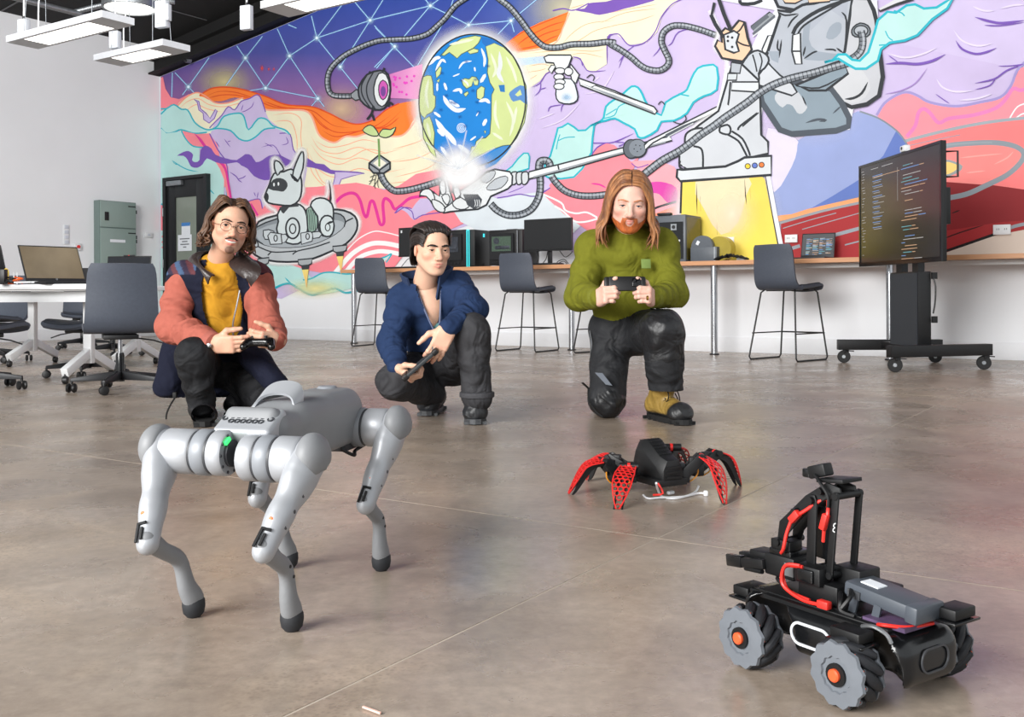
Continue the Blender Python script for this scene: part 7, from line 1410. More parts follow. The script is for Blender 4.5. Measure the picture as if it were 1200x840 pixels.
def boot(root, base, heel, toe, ankle, col, toecol, solecol_m, lace=True, mt=None, hgt=.11, name='boot', wid=.045):
    heel, toe, ankle = Vector(heel), Vector(toe), Vector(ankle); d = (toe - heel); d.z = 0; Ln = d.length; d.normalize(); s = Vector((d.y, -d.x, 0)); up = Vector((0, 0, 1)); hz = heel.z
    def pt(a, b_, z): return heel + d * a + s * b_ + up * z
    f = Field(A3(pt(Ln / 2, 0, .08)) - .24, A3(pt(Ln / 2, 0, .08)) + .24, .0045); fl_ = (tuple(s), wid / .05)
    f.cone(pt(.045, 0, .06), pt(Ln - .05, 0, .052), .046, .042, k=.0); f.ell(pt(Ln - .062, 0, .05), (.058, .058, .045), k=.02); f.cone(pt(.055, 0, .07), pt(Ln * .62, 0, .075), .048, .036, k=.02); f.cone(pt(.075, 0, .08), ankle, .052, .060, k=.02); f.box(pt(Ln / 2, 0, -.04), (.3, .3, .062), op='cut', k=.003, rr=.002)
    V, Q = f.mesh(); V = relax(V, Q, 2); rel = (V - A3(heel)); al = rel @ A3(d); C = np.tile(A3(lin(col)), (len(V), 1)); m_ = np.clip((al - (Ln - .10) + (rel[:, 2] - .05) * -.6) * 60, 0, 1) + np.clip((.045 - rel[:, 2]) * 100, 0, 1) + np.clip((.02 - al) * 60, 0, 1) * (rel[:, 2] < .07); C = C + (A3(lin(toecol)) - C) * np.clip(m_, 0, 1)[:, None]
    bt = link(name, np_mesh(name, V - A3(base), Q, C), mt or M_leather, root)
    out = []; n = 20
    for i in range(n): a = 2 * PI * i / n; out.append((Ln / 2 + (Ln / 2 + .008) * math.cos(a) * (1 if abs(math.cos(a)) < .98 else 1), (wid + .004) * math.copysign(abs(math.sin(a)) ** .7, math.sin(a)) * (1.0 + .10 * math.cos(a))))
    mb = MB(base); mb.prism(out, 0.004, .026, heel, d, s, up); mb.build('sole', solecol_m, bt, smooth=30)
    mb = MB(base)
    for k in range(7):
        for sg in (-1, 1): mb.box(pt(.025 + k * (Ln - .05) / 6, sg * wid * .85, .008), (.016, .022, .014), Matrix((d, s, up)).transposed())
    mb.build('tread', solecol_m, bt, kind='stuff')
    if lace:
        for k in range(5):
            a = Ln * .62 - k * .028; z = .082 + k * .017; mb = MB(base); mb.tube([pt(a + .012, -.034, z - .012), pt(a + .022, 0, z + .012), pt(a + .005, .034, z - .004)], .0028, 6, 4); mb.build('lace', M_lace, bt)
        tp = pt(Ln * .42, 0, .155); mb = MB(base); mb.tube([tp, tp + d * .05 + s * .03 + up * .012, tp + d * .09 + s * .035 - up * .03, tp + d * .06 + s * .03 - up * .06, tp + d * .02 + s * .02 - up * .02], .0028, 6, 5); mb.build('lace_loop', M_lace, bt); mb = MB(base); mb.tube([tp, tp - s * .05 - up * .02 + d * .02, tp - s * .058 - up * .07 + d * .03, tp - s * .045 - up * .03 + d * .01], .0028, 6, 5); mb.build('lace_loop', M_lace, bt)
    return bt
def atz(x, z, Y): r = ray(x, 400); return Vector((r.x * Y, Y, z))
# ------------------------------------------------------------------ man in the green sweatshirt, kneeling
SK3 = (230, 185, 167); base = Vector((at(733, 480, 4.65).x, 4.65, 0))
hd3 = dict(at=at(738, 236, 4.56), fwd=(-.08, -1, -.30), up=(.04, -.30, 1), neck=at(735, 272, 4.69), s=1.10, jaw=1.06, lid=.0036, lidz=-.002, gaze=(0, 1, -.45), brow=(196, 130, 92), browz=.020, iris=(110, 130, 150), blush=.5, lip=(206, 120, 110), browr=.8)
per, B, hp, R, hf = make_person('person', 'man in olive green sweatshirt kneeling on one knee with a phone gamepad', base, hd3, SK3)
o3, s3 = hd3['at'], hd3['s']
shR, shL = at(695, 291, 4.73), at(774, 288, 4.73); elR, elL = at(680, 346, 4.64), at(788, 344, 4.64); wrR, wrL = at(701, 349, 4.40), at(764, 349, 4.40)
pel = at(733, 382, 4.83); hR, hL = at(716, 392, 4.82), at(752, 390, 4.82); kR, kL = atz(711, .088, 4.68), at(776, 388, 4.44); anR, anL = atz(708, .09, 5.08), at(781, 466, 4.50)
nk, chs, bly = at(735, 275, 4.71), at(734, 312, 4.74), at(733, 350, 4.80)
inner(B, [[(nk, .05), (chs, .07), (bly, .07), (pel, .07)], [(shR, .04), (elR, .04), (wrR, .018)], [(shL, .05), (elL, .035), (wrL, .018)], [(hR, .07), (kR, .05), (anR, .04)], [(hL, .07), (kL, .05), (anL + Vector((0, .03, .06)), .03)], [(shR, .035), (chs, .06), (shL, .035)]], SK3)
cr3 = [(62, 62, 30), (66, 66, 32), (70, 66, 32), (72, 66, 32)]
hand(B, wrR, (.30, -.93, .16), (-.96, -.25, 0), (0, 0, 1), SK3, cr3, ((.75, .55, -.25), (.2, .9, -.5)), s=1.02); hand(B, wrL, (-.30, -.93, .16), (.96, -.25, 0), (0, 0, 1), SK3, cr3, ((.75, .55, -.25), (.2, .9, -.5)), s=1.02)
B.link('body', M_skin, per, base)
OL = (114, 115, 33)
def bs(f):
    f.cone(shR, shL, .074, .074, k=.0); f.cone(nk + Vector((0, .01, -.045)), shR, .085, .075, k=.03); f.cone(nk + Vector((0, .01, -.045)), shL, .085, .075, k=.03); f.cone(chs + Vector((0, 0, .06)), bly, .165, .158, k=.05, flat=((0, 1, 0), .72)); f.cone(bly, bly + Vector((0, 0, -.045)), .160, .155, k=.03, flat=((0, 1, 0), .78)); f.cone(nk + Vector((0, 0, -.06)), nk + Vector((0, -.005, -.012)), .11, .068, k=.04)
    for sh, el, wr, ph in ((shR, elR, wrR, 0), (shL, elL, wrL, 2)):
        f.cone(sh, el, .076, .073, k=.04, fold=(.007, 17, ph)); f.cone(el, el + (wr - el) * .82, .070, .052, k=.03, fold=(.007, 22, ph + 1)); f.cone(el + (wr - el) * .80, el + (wr - el) * .98, .044, .040, k=.01)
gs = garment('sweatshirt', [shR, shL, elR, elL, wrR, wrL, pel], .0065, bs, OL, M_cloth, per, base, noise=(.0013, [(36, 10, 14, 0), (-22, 30, 30, 1), (12, 9, -45, 2)]), dropf=lambda V: V[:, 2] < (.462 + .0 * V[:, 0] + np.clip((V[:, 0] - base.x) * .35, -.03, .05)))
mb = MB(base); mb.tube([nk + Vector((math.cos(a) * .070, math.sin(a) * .062 - .006, -.004 - .022 * max(0, -math.sin(a)))) for a in np.linspace(0, 2 * PI, 24, endpoint=False)], .010, 8, closed=True); mb.build('neck_ribbing', mat('olive_rib', (112, 114, 28), .85, var=.08, scale=80), gs)
for sg, wr, el in ((0, wrR, elR), (1, wrL, elL)): mb = MB(base); c0, c1 = el + (wr - el) * .84, el + (wr - el) * 1.0; mb.cyl(c0, c1, .050, .042, 24); mb.build('cuff', mat('olive_rib', (112, 114, 28)), gs, bevel=.006)
mb = MB(base); pp = at(757, 309, 4.592); mb.box(pp, (.046, .006, .044), rotm(-.12, 0, .25)); mb.build('chest_patch', mat('green_patch', (124, 146, 74), .7, var=.1), gs, bevel=.002)
TB = (38, 39, 42)
def bt3(f):
    f.ell(pel + Vector((0, -.01, .01)), (.168, .13, .12), k=0); f.cone(hR, kR, .102, .084, k=.05, fold=(.005, 14, 0)); f.cone(kR, anR, .082, .068, k=.03); f.cone(hL, kL, .108, .094, k=.05, fold=(.004, 12, 1)); f.cone(kL, kL + (anL - kL) * .5, .092, .084, k=.03); f.cone(kL + (anL - kL) * .45, anL + Vector((0, 0, .035)), .084, .078, k=.02, fold=(.005, 16, 2))
tr3 = garment('trousers', [pel, hR, hL, kR, kL, anR, anL], .0065, bt3, TB, M_tech, per, base, dropf=lambda V: (V[:, 2] < .142) & (V[:, 0] > base.x + .08) & (V[:, 1] < 4.68), noise=(.0018, [(30, 18, 30, 0), (-25, 32, 40, 1)]))
def bpatch(f): f.ell(kL + Vector((.0, -.006, .0)), (.099, .100, .100), k=0); f.cone(kL, kL + (anL - kL) * .32, .0965, .092, k=.02)
garment('knee_patch', [kL, kL + (anL - kL) * .4], .005, bpatch, (28, 29, 32), M_leather, tr3, base, dropf=lambda V: (V[:, 1] > kL.y + .02), noise=(.0016, [(50, 20, 60, 0), (-60, 40, 30, 1)]))
def bpatch2(f): f.ell(kR + Vector((0, -.006, -.004)), (.087, .090, .090), k=0)
garment('knee_patch', [kR], .005, bpatch2, (24, 25, 28), M_leather, tr3, base, dropf=lambda V: (V[:, 1] > kR.y + .03) | (V[:, 2] > .135), noise=(.002, [(70, 20, 90, 0), (-60, 40, 70, 1)]))
mb = MB(base); q = kR + Vector((-.01, -.098, .10)); mb.prism([(-.055, .03), (-.02, .028), (.025, -.03), (-.005, -.025)], 0, .003, q, (1, 0, 0), (0, .1, 1), (0, -1, 0)); mb.build('reflective_flash', mat('grey_reflective', (104, 110, 120), .4, var=.05), tr3)
mb = MB(base); mb.tube([kR + Vector((-.086, .02, .05)), kR + Vector((-.088, -.03, .0)), kR + Vector((-.06, -.085, -.05)), kR + Vector((-.03, -.095, -.075))], .004, 6, 4); mb.build('piping', M_lace, tr3); mb = MB(base); mb.bar(kR + Vector((-.084, .02, .045)), kR + Vector((-.115, .0, .075)), .012, .006); mb.build('zip_tab', M_lace, tr3)
mb = MB(base); mb.tube([hR + Vector((-.105, -.04, .02)), hR + Vector((-.10, -.075, -.04)), hR + Vector((-.105, -.06, -.09))], .004, 6, 4); mb.build('pocket_zip', M_galv, tr3)
boot(per, base, fl(762, 489), fl(806, 499), anL + Vector((-.006, .005, .075)), (150, 122, 60), (34, 35, 37), M_sole, wid=.046)
hl = anR + Vector((0, .1, 0)); boot(per, base, Vector((anR.x, anR.y + .06, .0)), Vector((anR.x + .0, anR.y - .12, 0)), anR, (150, 122, 60), (34, 35, 37), M_sole, lace=False)
GI, GI2 = (116, 70, 42), (172, 118, 76)
hair_cap(hf, lambda V: ((V[:, 2] > .052) & (V[:, 1] < .035)) | ((V[:, 1] < .012) & (V[:, 2] > -.08)) | (V[:, 2] > .104), .006, GI, per, base, R, o3, s3)
ps = []; rr = random.Random(4)
for s in (-1, 1):
    for i in range(34):
        u = i / 33; y0 = .076 - .155 * u + rr.uniform(-.004, .004); z0 = .086 + .044 * math.sin(PI * min(.62, u * 1.3)) - .02 * max(0, u - .6); yy = .050 - .135 * u; lw = rr.uniform(-.006, .006); ln = -.165 - .035 * rr.random()
        ps.append([(s * .002, y0, z0), (s * .040, y0 * .98 - .002, z0 - .006), (s * (.074 + lw), yy + .004, z0 - .052), (s * (.088 + lw), yy - .004, .0), (s * (.094 + lw + .005 * math.sin(i)), yy - .008, -.07), (s * (.114 + lw + .014 * math.sin(i * 2.1)), yy + .006, -.118), (s * (.104 + .026 * math.sin(i * 1.7) + lw), yy + .016 + .010 * math.cos(i), ln + .012 * math.sin(i * 3.1))])
for i in range(22):
    a = -1.2 + 2.4 * i / 21; x = .085 * math.sin(a); ps.append([(x * .3, -.06, .112), (x * .8, -.105, .06), (x, -.118, 0), (x * 1.05, -.112, -.08), (x * 1.1, -.10, -.17 - .03 * rr.random())])
locks(ps, .0115, GI, GI2, per, base, hp, seed=2)
hair_cap(hf, lambda V: ((V[:, 2] < -.0465 - .12 * np.abs(V[:, 0])) & (V[:, 1] > .012) & (V[:, 2] > -.13) & ~((np.abs(V[:, 0]) < .017 - 40 * (V[:, 2] + .068) ** 2) & (V[:, 2] > -.084) & (V[:, 2] < -.0565)) & ((np.abs(V[:, 0]) < .030 + .25 * (-.046 - V[:, 2])) | (V[:, 2] < -.060 - .45 * (.07 - np.abs(V[:, 0]))))), .0035, (184, 98, 50), per, base, R, o3, s3, 'beard')
mb = MB(base); mb.tube([hp((u * .019, .0945 - .011 * u * u, -.0675 + .001 * u * u)) for u in np.linspace(-1, 1, 7)], .0012, 6); mb.build('mouth_line', mat('mouth_dark', (140, 70, 64), .6, var=0), per)
mb = MB(base); rp = wrL + Vector((-.036, -.118, .0)); mb.ring(rp + Vector((-.004, 0, 0)), rp + Vector((.004, 0, 0)), .0105, .0085, 18); mb.build('ring', mat('gold', (206, 164, 80), .25, 1.0, 0), per)
pc = (wrR + wrL) / 2 + Vector((0, -.085, .068)); pc = at(732.5, 334, 4.335)
ph = thing('phone_gamepad', 'black phone clamped in a handheld gamepad held by the man in green', 'gamepad', pc); MB().box((0, 0, .006), (.142, .012, .066), rotm(-.25, 0, 0)).build('phone_case', M_blackpl, ph, bevel=.005); MB().box((.048, -.010, .012), (.034, .004, .036), rotm(-.25, 0, 0)).build('camera_island', M_blackgl, ph, bevel=.0015)
for x, z in ((.040, .020), (.055, .012), (.040, .004)): MB().cyl((x, -.013, z), (x, -.017, z), .0055, n=14).build('camera_lens', M_smoke, ph)
for sg in (-1, 1): MB().box((sg * .078, .006, .0), (.026, .024, .074), rotm(-.25, 0, 0)).build('grip', M_blackpl, ph, bevel=.008)
# ------------------------------------------------------------------ man in the navy fleece, squatting
SK2 = (226, 181, 155); base = Vector((at(512, 480, 4.6).x, 4.62, 0))
hd2 = dict(at=at(506.5, 291, 4.60), fwd=(.42, -.9, -.14), up=(.05, -.10, 1), neck=at(498, 331, 4.70), s=1.0, jaw=1.0, lid=.0036, lidz=-.001, gaze=(.1, 1, -.3), brow=(28, 20, 18), browz=.0195, browtilt=-.0005, browr=1.15, mw=1.15, iris=(60, 40, 28), lip=(206, 126, 116), blush=.25)
per, B, hp, R, hf = make_person('person', 'man in navy fleece jacket squatting and holding a dark tablet controller', base, hd2, SK2)
o2, s2 = hd2['at'], 1.0
shR, shL = at(472, 352, 4.70), at(535, 336, 4.74); elR, elL = at(459, 402, 4.58), at(555, 362, 4.56); wrR, wrL = at(465, 432, 4.42), at(524, 386, 4.36)
pel = at(513, 424, 4.90); hR, hL = at(496, 430, 4.88), at(532, 428, 4.88); kR, kL = at(462, 447, 4.46), at(553, 388, 4.46); anR, anL = at(506, 466, 4.80), at(559, 470, 4.47); heelR = anR
nk, chs, bly = at(499, 337, 4.72), at(502, 368, 4.74), at(508, 402, 4.82)
inner(B, [[(nk + Vector((0, 0, -.02)), .058), (chs + Vector((0, 0, .03)), .098), (chs, .085)]  , [(nk, .05), (chs, .065), (bly, .065), (pel, .065)], [(shR, .035), (elR, .035), (wrR, .018)], [(shL, .035), (elL, .04), (wrL, .018)], [(hR, .07), (kR, .05), (anR, .04)], [(hL, .07), (kL, .05), (anL, .04)], [(shR, .035), (chs, .055), (shL, .035)]], SK2)
hand(B, wrL, (-.42, -.22, -.88), (.25, -.95, .10), (-1, 0, 0), SK2, [(30, 30, 12), (26, 28, 12), (24, 26, 12), (22, 26, 12)], ((.75, .6, -.15), (.35, .92, -.2)), .05, s=1.05)
hand(B, wrR, (.80, -.30, -.50), (-.35, -.35, -.85), (0, -1, .35), SK2, [(48, 60, 35), (52, 62, 35), (54, 64, 35), (56, 66, 35)], ((.8, .5, -.35), (.1, .95, -.5)), s=1.0)
B.link('body', M_skin, per, base)
NV = (36, 54, 88)
def bj(f):
    f.cone(shR, shL, .072, .072, k=0); f.cone(chs + Vector((0, 0, .05)), bly, .150, .140, k=.05, flat=((.3, 1, 0), .75)); f.cone(bly, pel + Vector((0, 0, .05)), .142, .138, k=.04, flat=((0, 1, 0), .8)); f.cone(nk + Vector((0, 0, -.05)), nk + Vector((0, .005, .01)), .10, .072, k=.04)
    for sh, el, wr, ph in ((shR, elR, wrR, 0), (shL, elL, wrL, 2)): f.cone(sh, el, .072, .064, k=.04, fold=(.007, 20, ph)); f.cone(el, el + (wr - el) * .93, .062, .046, k=.025, fold=(.0075, 26, ph))
# opening of the half-zipped jacket: narrow V down the front
def v2(V):
    z = V[:, 2]; zt, zb = nk.z + .0, bly.z + .055; u = (zt - z) / (zt - zb); cx = nk.x + .020 + (bly.x - nk.x + .012) * np.clip(u, 0, 1.2); w = .052 * np.clip(1 - u, 0, 1) ** .8 + .004
    return (u > -.6) & (u < 1) & (np.abs(V[:, 0] - cx) < w) & (V[:, 1] < nk.y - .0 + .06 * u)
jk = garment('fleece_jacket', [shR, shL, elR, elL, wrR, wrL, pel], .006, bj, NV, M_cloth, per, base, dropf=lambda V: v2(V) | (V[:, 2] < .305) & (np.abs(V[:, 0] - pel.x) < .25) & (V[:, 1] > 4.66) | (V[:, 2] > nk.z + .02) & (np.hypot(V[:, 0] - nk.x, V[:, 1] - nk.y) < .09), noise=(.002, [(30, 18, 26, 0), (-24, 30, 38, 1), (15, 40, -20, 2)]))
def bsh(f): f.cone(chs + Vector((.0, .004, .015)), bly, .120, .122, k=.03, flat=((.2, 1, 0), .72))
def csh(V, C):
    z = V[:, 2] - bly.z; m1 = (z > .06) & (z < .10); C[m1] = lin((120, 170, 170)); m2 = (z > .03) & (z <= .05); C[m2] = lin((196, 200, 210)); m3 = (z > -.01) & (z <= .015); C[m3] = lin((60, 150, 140)); return C
ts = garment('t_shirt', [nk, bly], .006, bsh, (74, 72, 96), M_cloth, per, base, colf=csh)
# standing collar halves and zip
ccx = nk + Vector((.004, .012, .0))
for s in (-1, 1):
    G = []
    for i, a in enumerate(np.linspace(-2.3 if s < 0 else -.95, -4.6 if s < 0 else 1.5, 10)):
        u = i / 9; G.append([(ccx.x + math.cos(a) * (.082 + .042 * v), ccx.y - .006 + math.sin(a) * (.080 + .036 * v), ccx.z - .03 + (.15 if s > 0 else .12) * v * (1 - .15 * (1 - u)) - .03 * (1 - u) ** 2) for v in np.linspace(0, 1, 5)])
    MB(base).sheet(G, .010).build('collar', mat('navy_fleece', NV, .9, var=.12, scale=120, bump=.15, bscale=300), jk, smooth=60)
zipm = mat('zip_tape', (104, 112, 140), .5, var=.05)
for s in (-1, 1):
    pts = []
    for u in np.linspace(-.02, 1.0, 9): z = nk.z + (bly.z + .055 - nk.z) * u; cx = nk.x + .020 + (bly.x - nk.x + .012) * u; w = .052 * max(0, 1 - u) ** .8 + .006; pts.append(Vector((cx + s * w, chs.y - .098 - .02 * math.sin(max(u, 0) * 2.4) + (.028 if u < .2 else 0) * (1 - u * 4 if u < .25 else 0), z)))
    MB(base).tube(pts, .0045, 6, 3).build('zip', zipm, jk)
GY = (54, 54, 57)
def bt2(f):
    f.ell(pel + Vector((0, 0, .0)), (.155, .13, .11), k=0); f.cone(hR, kR, .095, .078, k=.05, fold=(.005, 13, 0)); f.cone(kR, anR + Vector((0, 0, .02)), .076, .066, k=.03, fold=(.005, 16, 0)); f.cone(hL, kL, .098, .080, k=.05, fold=(.005, 13, 1)); f.cone(kL, anL + Vector((0, 0, .05)), .080, .066, k=.03, fold=(.005, 17, 1)); f.cone(anL + Vector((0, 0, .05)), anL + Vector((0, 0, .025)), .068, .072, k=.01)
tr2 = garment('trousers', [pel, hR, hL, kR, kL, anR, anL], .0065, bt2, GY, M_denim, per, base, noise=(.002, [(30, 18, 30, 0), (-25, 32, 40, 1)]))
mb = MB(base); mb.ring(anL + Vector((0, 0, .018)), anL + Vector((0, 0, .042)), .079, .064, 28); mb.build('turn_up', mat('grey_turn_up', (62, 62, 66), .8, var=.15, scale=60), tr2, bevel=.004)
boot(per, base, fl(556, 487) + Vector((0, .05, 0)), fl(557, 499) + Vector((0, .02, 0)), anL + Vector((0, 0, .02)), (30, 31, 33), (38, 39, 42), mat('grey_rim_sole', (70, 72, 75), .6, var=.3, scale=90), wid=.047)
boot(per, base, fl(512, 480) + Vector((0, .06, 0)), fl(500, 488), anR + Vector((0, 0, .02)), (24, 25, 27), (44, 46, 50), mat('grey_rim_sole', (70, 72, 75)), wid=.045, lace=False)
DK, DK2 = (26, 21, 20), (52, 42, 38)
hair_cap(hf, lambda V: ((V[:, 2] > .045) & (V[:, 1] < .062 + .35 * (V[:, 2] - .06))) | ((V[:, 1] < .005) & (V[:, 2] > .012)) | ((V[:, 1] < -.035) & (V[:, 2] > -.085)), .006, DK, per, base, R, o2, s2)
ps = []; rr = random.Random(8)
for i in range(30):
    x = -.062 + .124 * i / 29; j = rr.uniform(-.005, .005); ps.append([(x, .068 - 4 * x * x + j, .072 + j * 2), (x * 1.06 + j, .064 - 4 * x * x, .094 + .004 * rr.random() - 3 * x * x), (x * 1.16 + .003, .020, .121 - 6.5 * x * x), (x * 1.2, -.050, .116 - 5.5 * x * x), (x * 1.15, -.105, .055), (x * 1.0, -.112, -.02)])
for s in (-1, 1):
    for i in range(16):
        z = .062 - .048 * i / 15; j = rr.uniform(-.004, .004); ps.append([(s * (.058 + .010 * i / 15), .066 - .012 * i / 15, z + j), (s * (.078), .030, z + .012), (s * .086, -.020, z + .002), (s * .082, -.065, z - .030), (s * .064, -.10, z - .075 - .01 * i / 15)])
    for i in range(10): ps.append([(s * (.080 - .004 * i), -.045 - .006 * i, .02), (s * (.080 - .005 * i), -.066 - .004 * i, -.04), (s * (.072 - .005 * i), -.070 - .003 * i, -.085 - .01 * rr.random())])
locks(ps, .0082, DK, DK2, per, base, hp, seed=3)
mb = MB(base); mb.tube([hp((u * .020, .0945 - .012 * u * u, -.0675 + .003 * u * u + .0015 * u)) for u in np.linspace(-1, 1, 7)], .0011, 6); mb.build('mouth_line', mat('mouth_dark', (140, 70, 64), .6, var=0), per)
a, b_ = at(475, 441, 4.345), at(510, 411, 4.335); dvv = (b_ - a); tb = thing('tablet_controller', 'dark slim tablet controller held edge-on by the man in navy', 'tablet', (a + b_) / 2); xx, yy_, dd = frame_from(dvv, (-.7, -.15, .7)); M3 = Matrix((xx, yy_, dd)).transposed()
MB().box((0, 0, 0), (.075, .016, dvv.length), M3).build('tablet', mat('slate_tablet', (46, 51, 54), .45, var=.06), tb, bevel=.004); MB().box(M3 @ Vector((0, 0, -dvv.length / 2 + .002)), (.08, .026, .03), M3).build('end_grip', M_blackpl, tb, bevel=.006); MB().box(M3 @ Vector((0, 0, dvv.length / 2)), (.08, .024, .03), M3).build('end_grip', M_blackpl, tb, bevel=.006)
MB().tube([M3 @ Vector((.0, .012, dvv.length / 2 - .004)), M3 @ Vector((.0, .03, dvv.length / 2 + .01)), M3 @ Vector((0, .03, dvv.length / 2 + .03))], .003, 6, 3).build('wire_stand', M_galv, tb)
# ------------------------------------------------------------------ man in the salmon jacket, crouching
SK1 = (216, 169, 143); base = Vector((at(262, 480, 4.6).x, 4.62, 0))
hd1 = dict(at=at(270, 265, 4.58), fwd=(.42, -.92, -.08), up=(.20, -.05, 1), neck=at(258, 303, 4.70), s=1.04, jaw=.98, lid=.0046, gaze=(.15, 1, -.08), brow=(48, 32, 24), browz=.021, iris=(70, 48, 30), smile=.006, mw=1.4, lipr=.6, stub=((74, 54, 46), .9), lip=(200, 112, 104), blush=.4)
per, B, hp, R, hf = make_person('person', 'smiling man with glasses in salmon and navy jacket crouching with a game controller', base, hd1, SK1)
o1, s1 = hd1['at'], hd1['s']
shR, shL = at(216, 325, 4.73), at(300, 327, 4.76); elR, elL = at(203, 382, 4.66), at(312, 382, 4.68); wrR, wrL = at(252, 403, 4.44), at(324, 399, 4.50)
pel = at(258, 428, 4.88); hR, hL = at(240, 432, 4.86), at(278, 434, 4.86); kR, kL = at(228, 418, 4.44), atz(322, .085, 4.60); anR, anL = at(236, 478, 4.52), atz(282, .09, 4.92)
nk, chs, bly = at(258, 309, 4.73), at(259, 345, 4.76), at(259, 390, 4.84)
inner(B, [[(nk, .05), (chs, .065), (bly, .065), (pel, .065)], [(shR, .035), (elR, .035), (wrR, .018)], [(shL, .035), (elL, .04), (wrL, .018)], [(hR, .07), (kR, .05), (anR, .04)], [(hL, .07), (kL, .05), (anL, .04)], [(shR, .035), (chs, .055), (shL, .035)]], SK1)
hand(B, wrR, (.98, -.20, -.02), (-.12, -.95, -.2), (0, 0, 1), SK1, [(14, 24, 12), (22, 40, 20), (28, 50, 24), (32, 54, 26)], ((.7, .7, -.15), (.1, 1, -.35)), .03, s=1.06)
hand(B, wrL, (-.66, -.66, .10), (.62, -.72, -.2), (0, 0, 1), SK1, [(40, 50, 25), (44, 52, 25), (48, 54, 25), (50, 56, 25)], ((.75, .6, -.2), (.2, .95, -.45)), s=1.0)
B.link('body', M_skin, per, base)
def btee(f): f.cone(nk + Vector((0, 0, -.07)), bly, .130, .132, k=.03, flat=((0, 1, 0), .74)); f.cone(bly, pel, .13, .13, k=.03, flat=((0, 1, 0), .78)); f.cone(nk + Vector((0, 0, -.06)), nk + Vector((0, 0, -.022)), .095, .066, k=.04)
ts = garment('t_shirt', [nk, bly, pel], .006, btee, (196, 142, 40), M_cloth, per, base, noise=(.003, [(60, 10, 8, 0), (45, 8, -14, 1)]))
mb = MB(base); mb.tube([nk + Vector((math.cos(a) * .066, math.sin(a) * .060, -.026 - .016 * max(0, -math.sin(a)))) for a in np.linspace(0, 2 * PI, 24, endpoint=False)], .007, 8, closed=True); mb.build('neck_ribbing', mat('mustard_rib', (186, 132, 38), .85, var=.08), ts)
NV1 = (24, 27, 44); SAL = (172, 96, 82)
def bjk(f):
    f.cone(shR, shL, .072, .072, k=0); f.cone(chs + Vector((0, 0, .06)), bly, .168, .160, k=.05, flat=((0, 1, 0), .78)); f.cone(bly, pel + Vector((0, .03, 0)), .165, .175, k=.05, flat=((0, 1, 0), .82)); f.cone(nk + Vector((0, 0, -.06)), nk + Vector((0, .02, .0)), .10, .075, k=.04)
    f.cone(at(213, 400, 4.86), at(194, 452, 4.80), .085, .062, k=.05, flat=((0, 1, 0), .7)); f.cone(at(222, 420, 4.86), at(205, 455, 4.86), .08, .07, k=.04, flat=((0, 1, 0), .6)); f.cone(at(290, 410, 4.74), at(322, 448, 4.60), .085, .066, k=.05, flat=((.4, .2, 1), .8))
    for sh, el in ((shR, elR), (shL, elL)): f.cone(sh, sh + (el - sh) * .25, .076, .07, k=.03)
def vj(V):
    z = V[:, 2]; zt, zb = nk.z - .0, bly.z - .06; u = (zt - z) / (zt - zb); cx = nk.x + .022 + .004 * u; w = .062 + .022 * np.sin(np.clip(u, 0, 1) * 3.1) - .050 * np.clip(u - .55, 0, 1)
    return (u > -.6) & (u < 1.05) & (np.abs(V[:, 0] - cx) < w) & (V[:, 1] < nk.y + .05)
def cjk(V, C):
    z = V[:, 2]; yk = (z > shR.z - .01 + .02) & (V[:, 0] < nk.x - .09); st_ = (np.floor((V[:, 0] * 1.0 + z * .6) / .028).astype(int) % 3); C[yk & (st_ == 0)] = lin((96, 56, 62)); C[yk & (st_ == 1)] = lin((70, 90, 120)); C[yk & (st_ == 2)] = lin((56, 48, 66)); yk2 = (z > shL.z + .03) & (V[:, 0] > nk.x + .09); C[yk2] = lin((92, 52, 58))
    li = (V[:, 0] < nk.x - .02) & (V[:, 0] > nk.x - .085) & (V[:, 1] < chs.y - .12) & (z < chs.z - .02) & (z > bly.z - .03) & (np.abs(V[:, 0] - (nk.x + .022 - .066)) < .010); C[li] = lin((170, 96, 90)); return C
jk = garment('jacket', [shR, shL, elR, elL, pel, at(194, 456, 4.8), at(328, 450, 4.5)], .006, bjk, NV1, M_cloth, per, base, dropf=lambda V: vj(V) | (V[:, 2] > nk.z + .02) | (V[:, 2] < .085), colf=cjk, noise=(.0025, [(30, 18, 26, 0), (-24, 30, 18, 1), (40, 10, 6, 2)]))
for sh, el, wr, ph in ((shR, elR, wrR, 0), (shL, elL, wrL, 2)):
    def bsl(f): f.cone(sh + (el - sh) * .08, el, .078, .078, k=0, fold=(.008, 16, ph)); f.cone(el, el + (wr - el) * .72, .076, .060, k=.03, fold=(.010, 20, ph)); f.cone(el + (wr - el) * .70, el + (wr - el) * .86, .056, .052, k=.02)
    sl = garment('sleeve', [sh, el, wr], .006, bsl, SAL, M_cloth, jk, base, noise=(.0025, [(40, 18, 30, ph), (-30, 40, 36, 1)]))
    c0, c1 = el + (wr - el) * .80, el + (wr - el) * 1.0; mb = MB(base); mb.cyl(c0, c1, .055, .050, 26); cu = mb.build('cuff', mat('salmon_cuff', (168, 93, 80), .85, var=.08, scale=60, bump=.1), jk, bevel=.006)
    x_, y_, d_ = frame_from(c1 - c0); 
    if sh is shR: q = c0 + (c1 - c0) * .5 + Vector((.01, -.054, -.012)); MB(base).lathe([(.010, 0), (.010, .004), (.006, .006)], q, (.1, -1, -.1), 16).build('snap_button', M_chrome, cu)
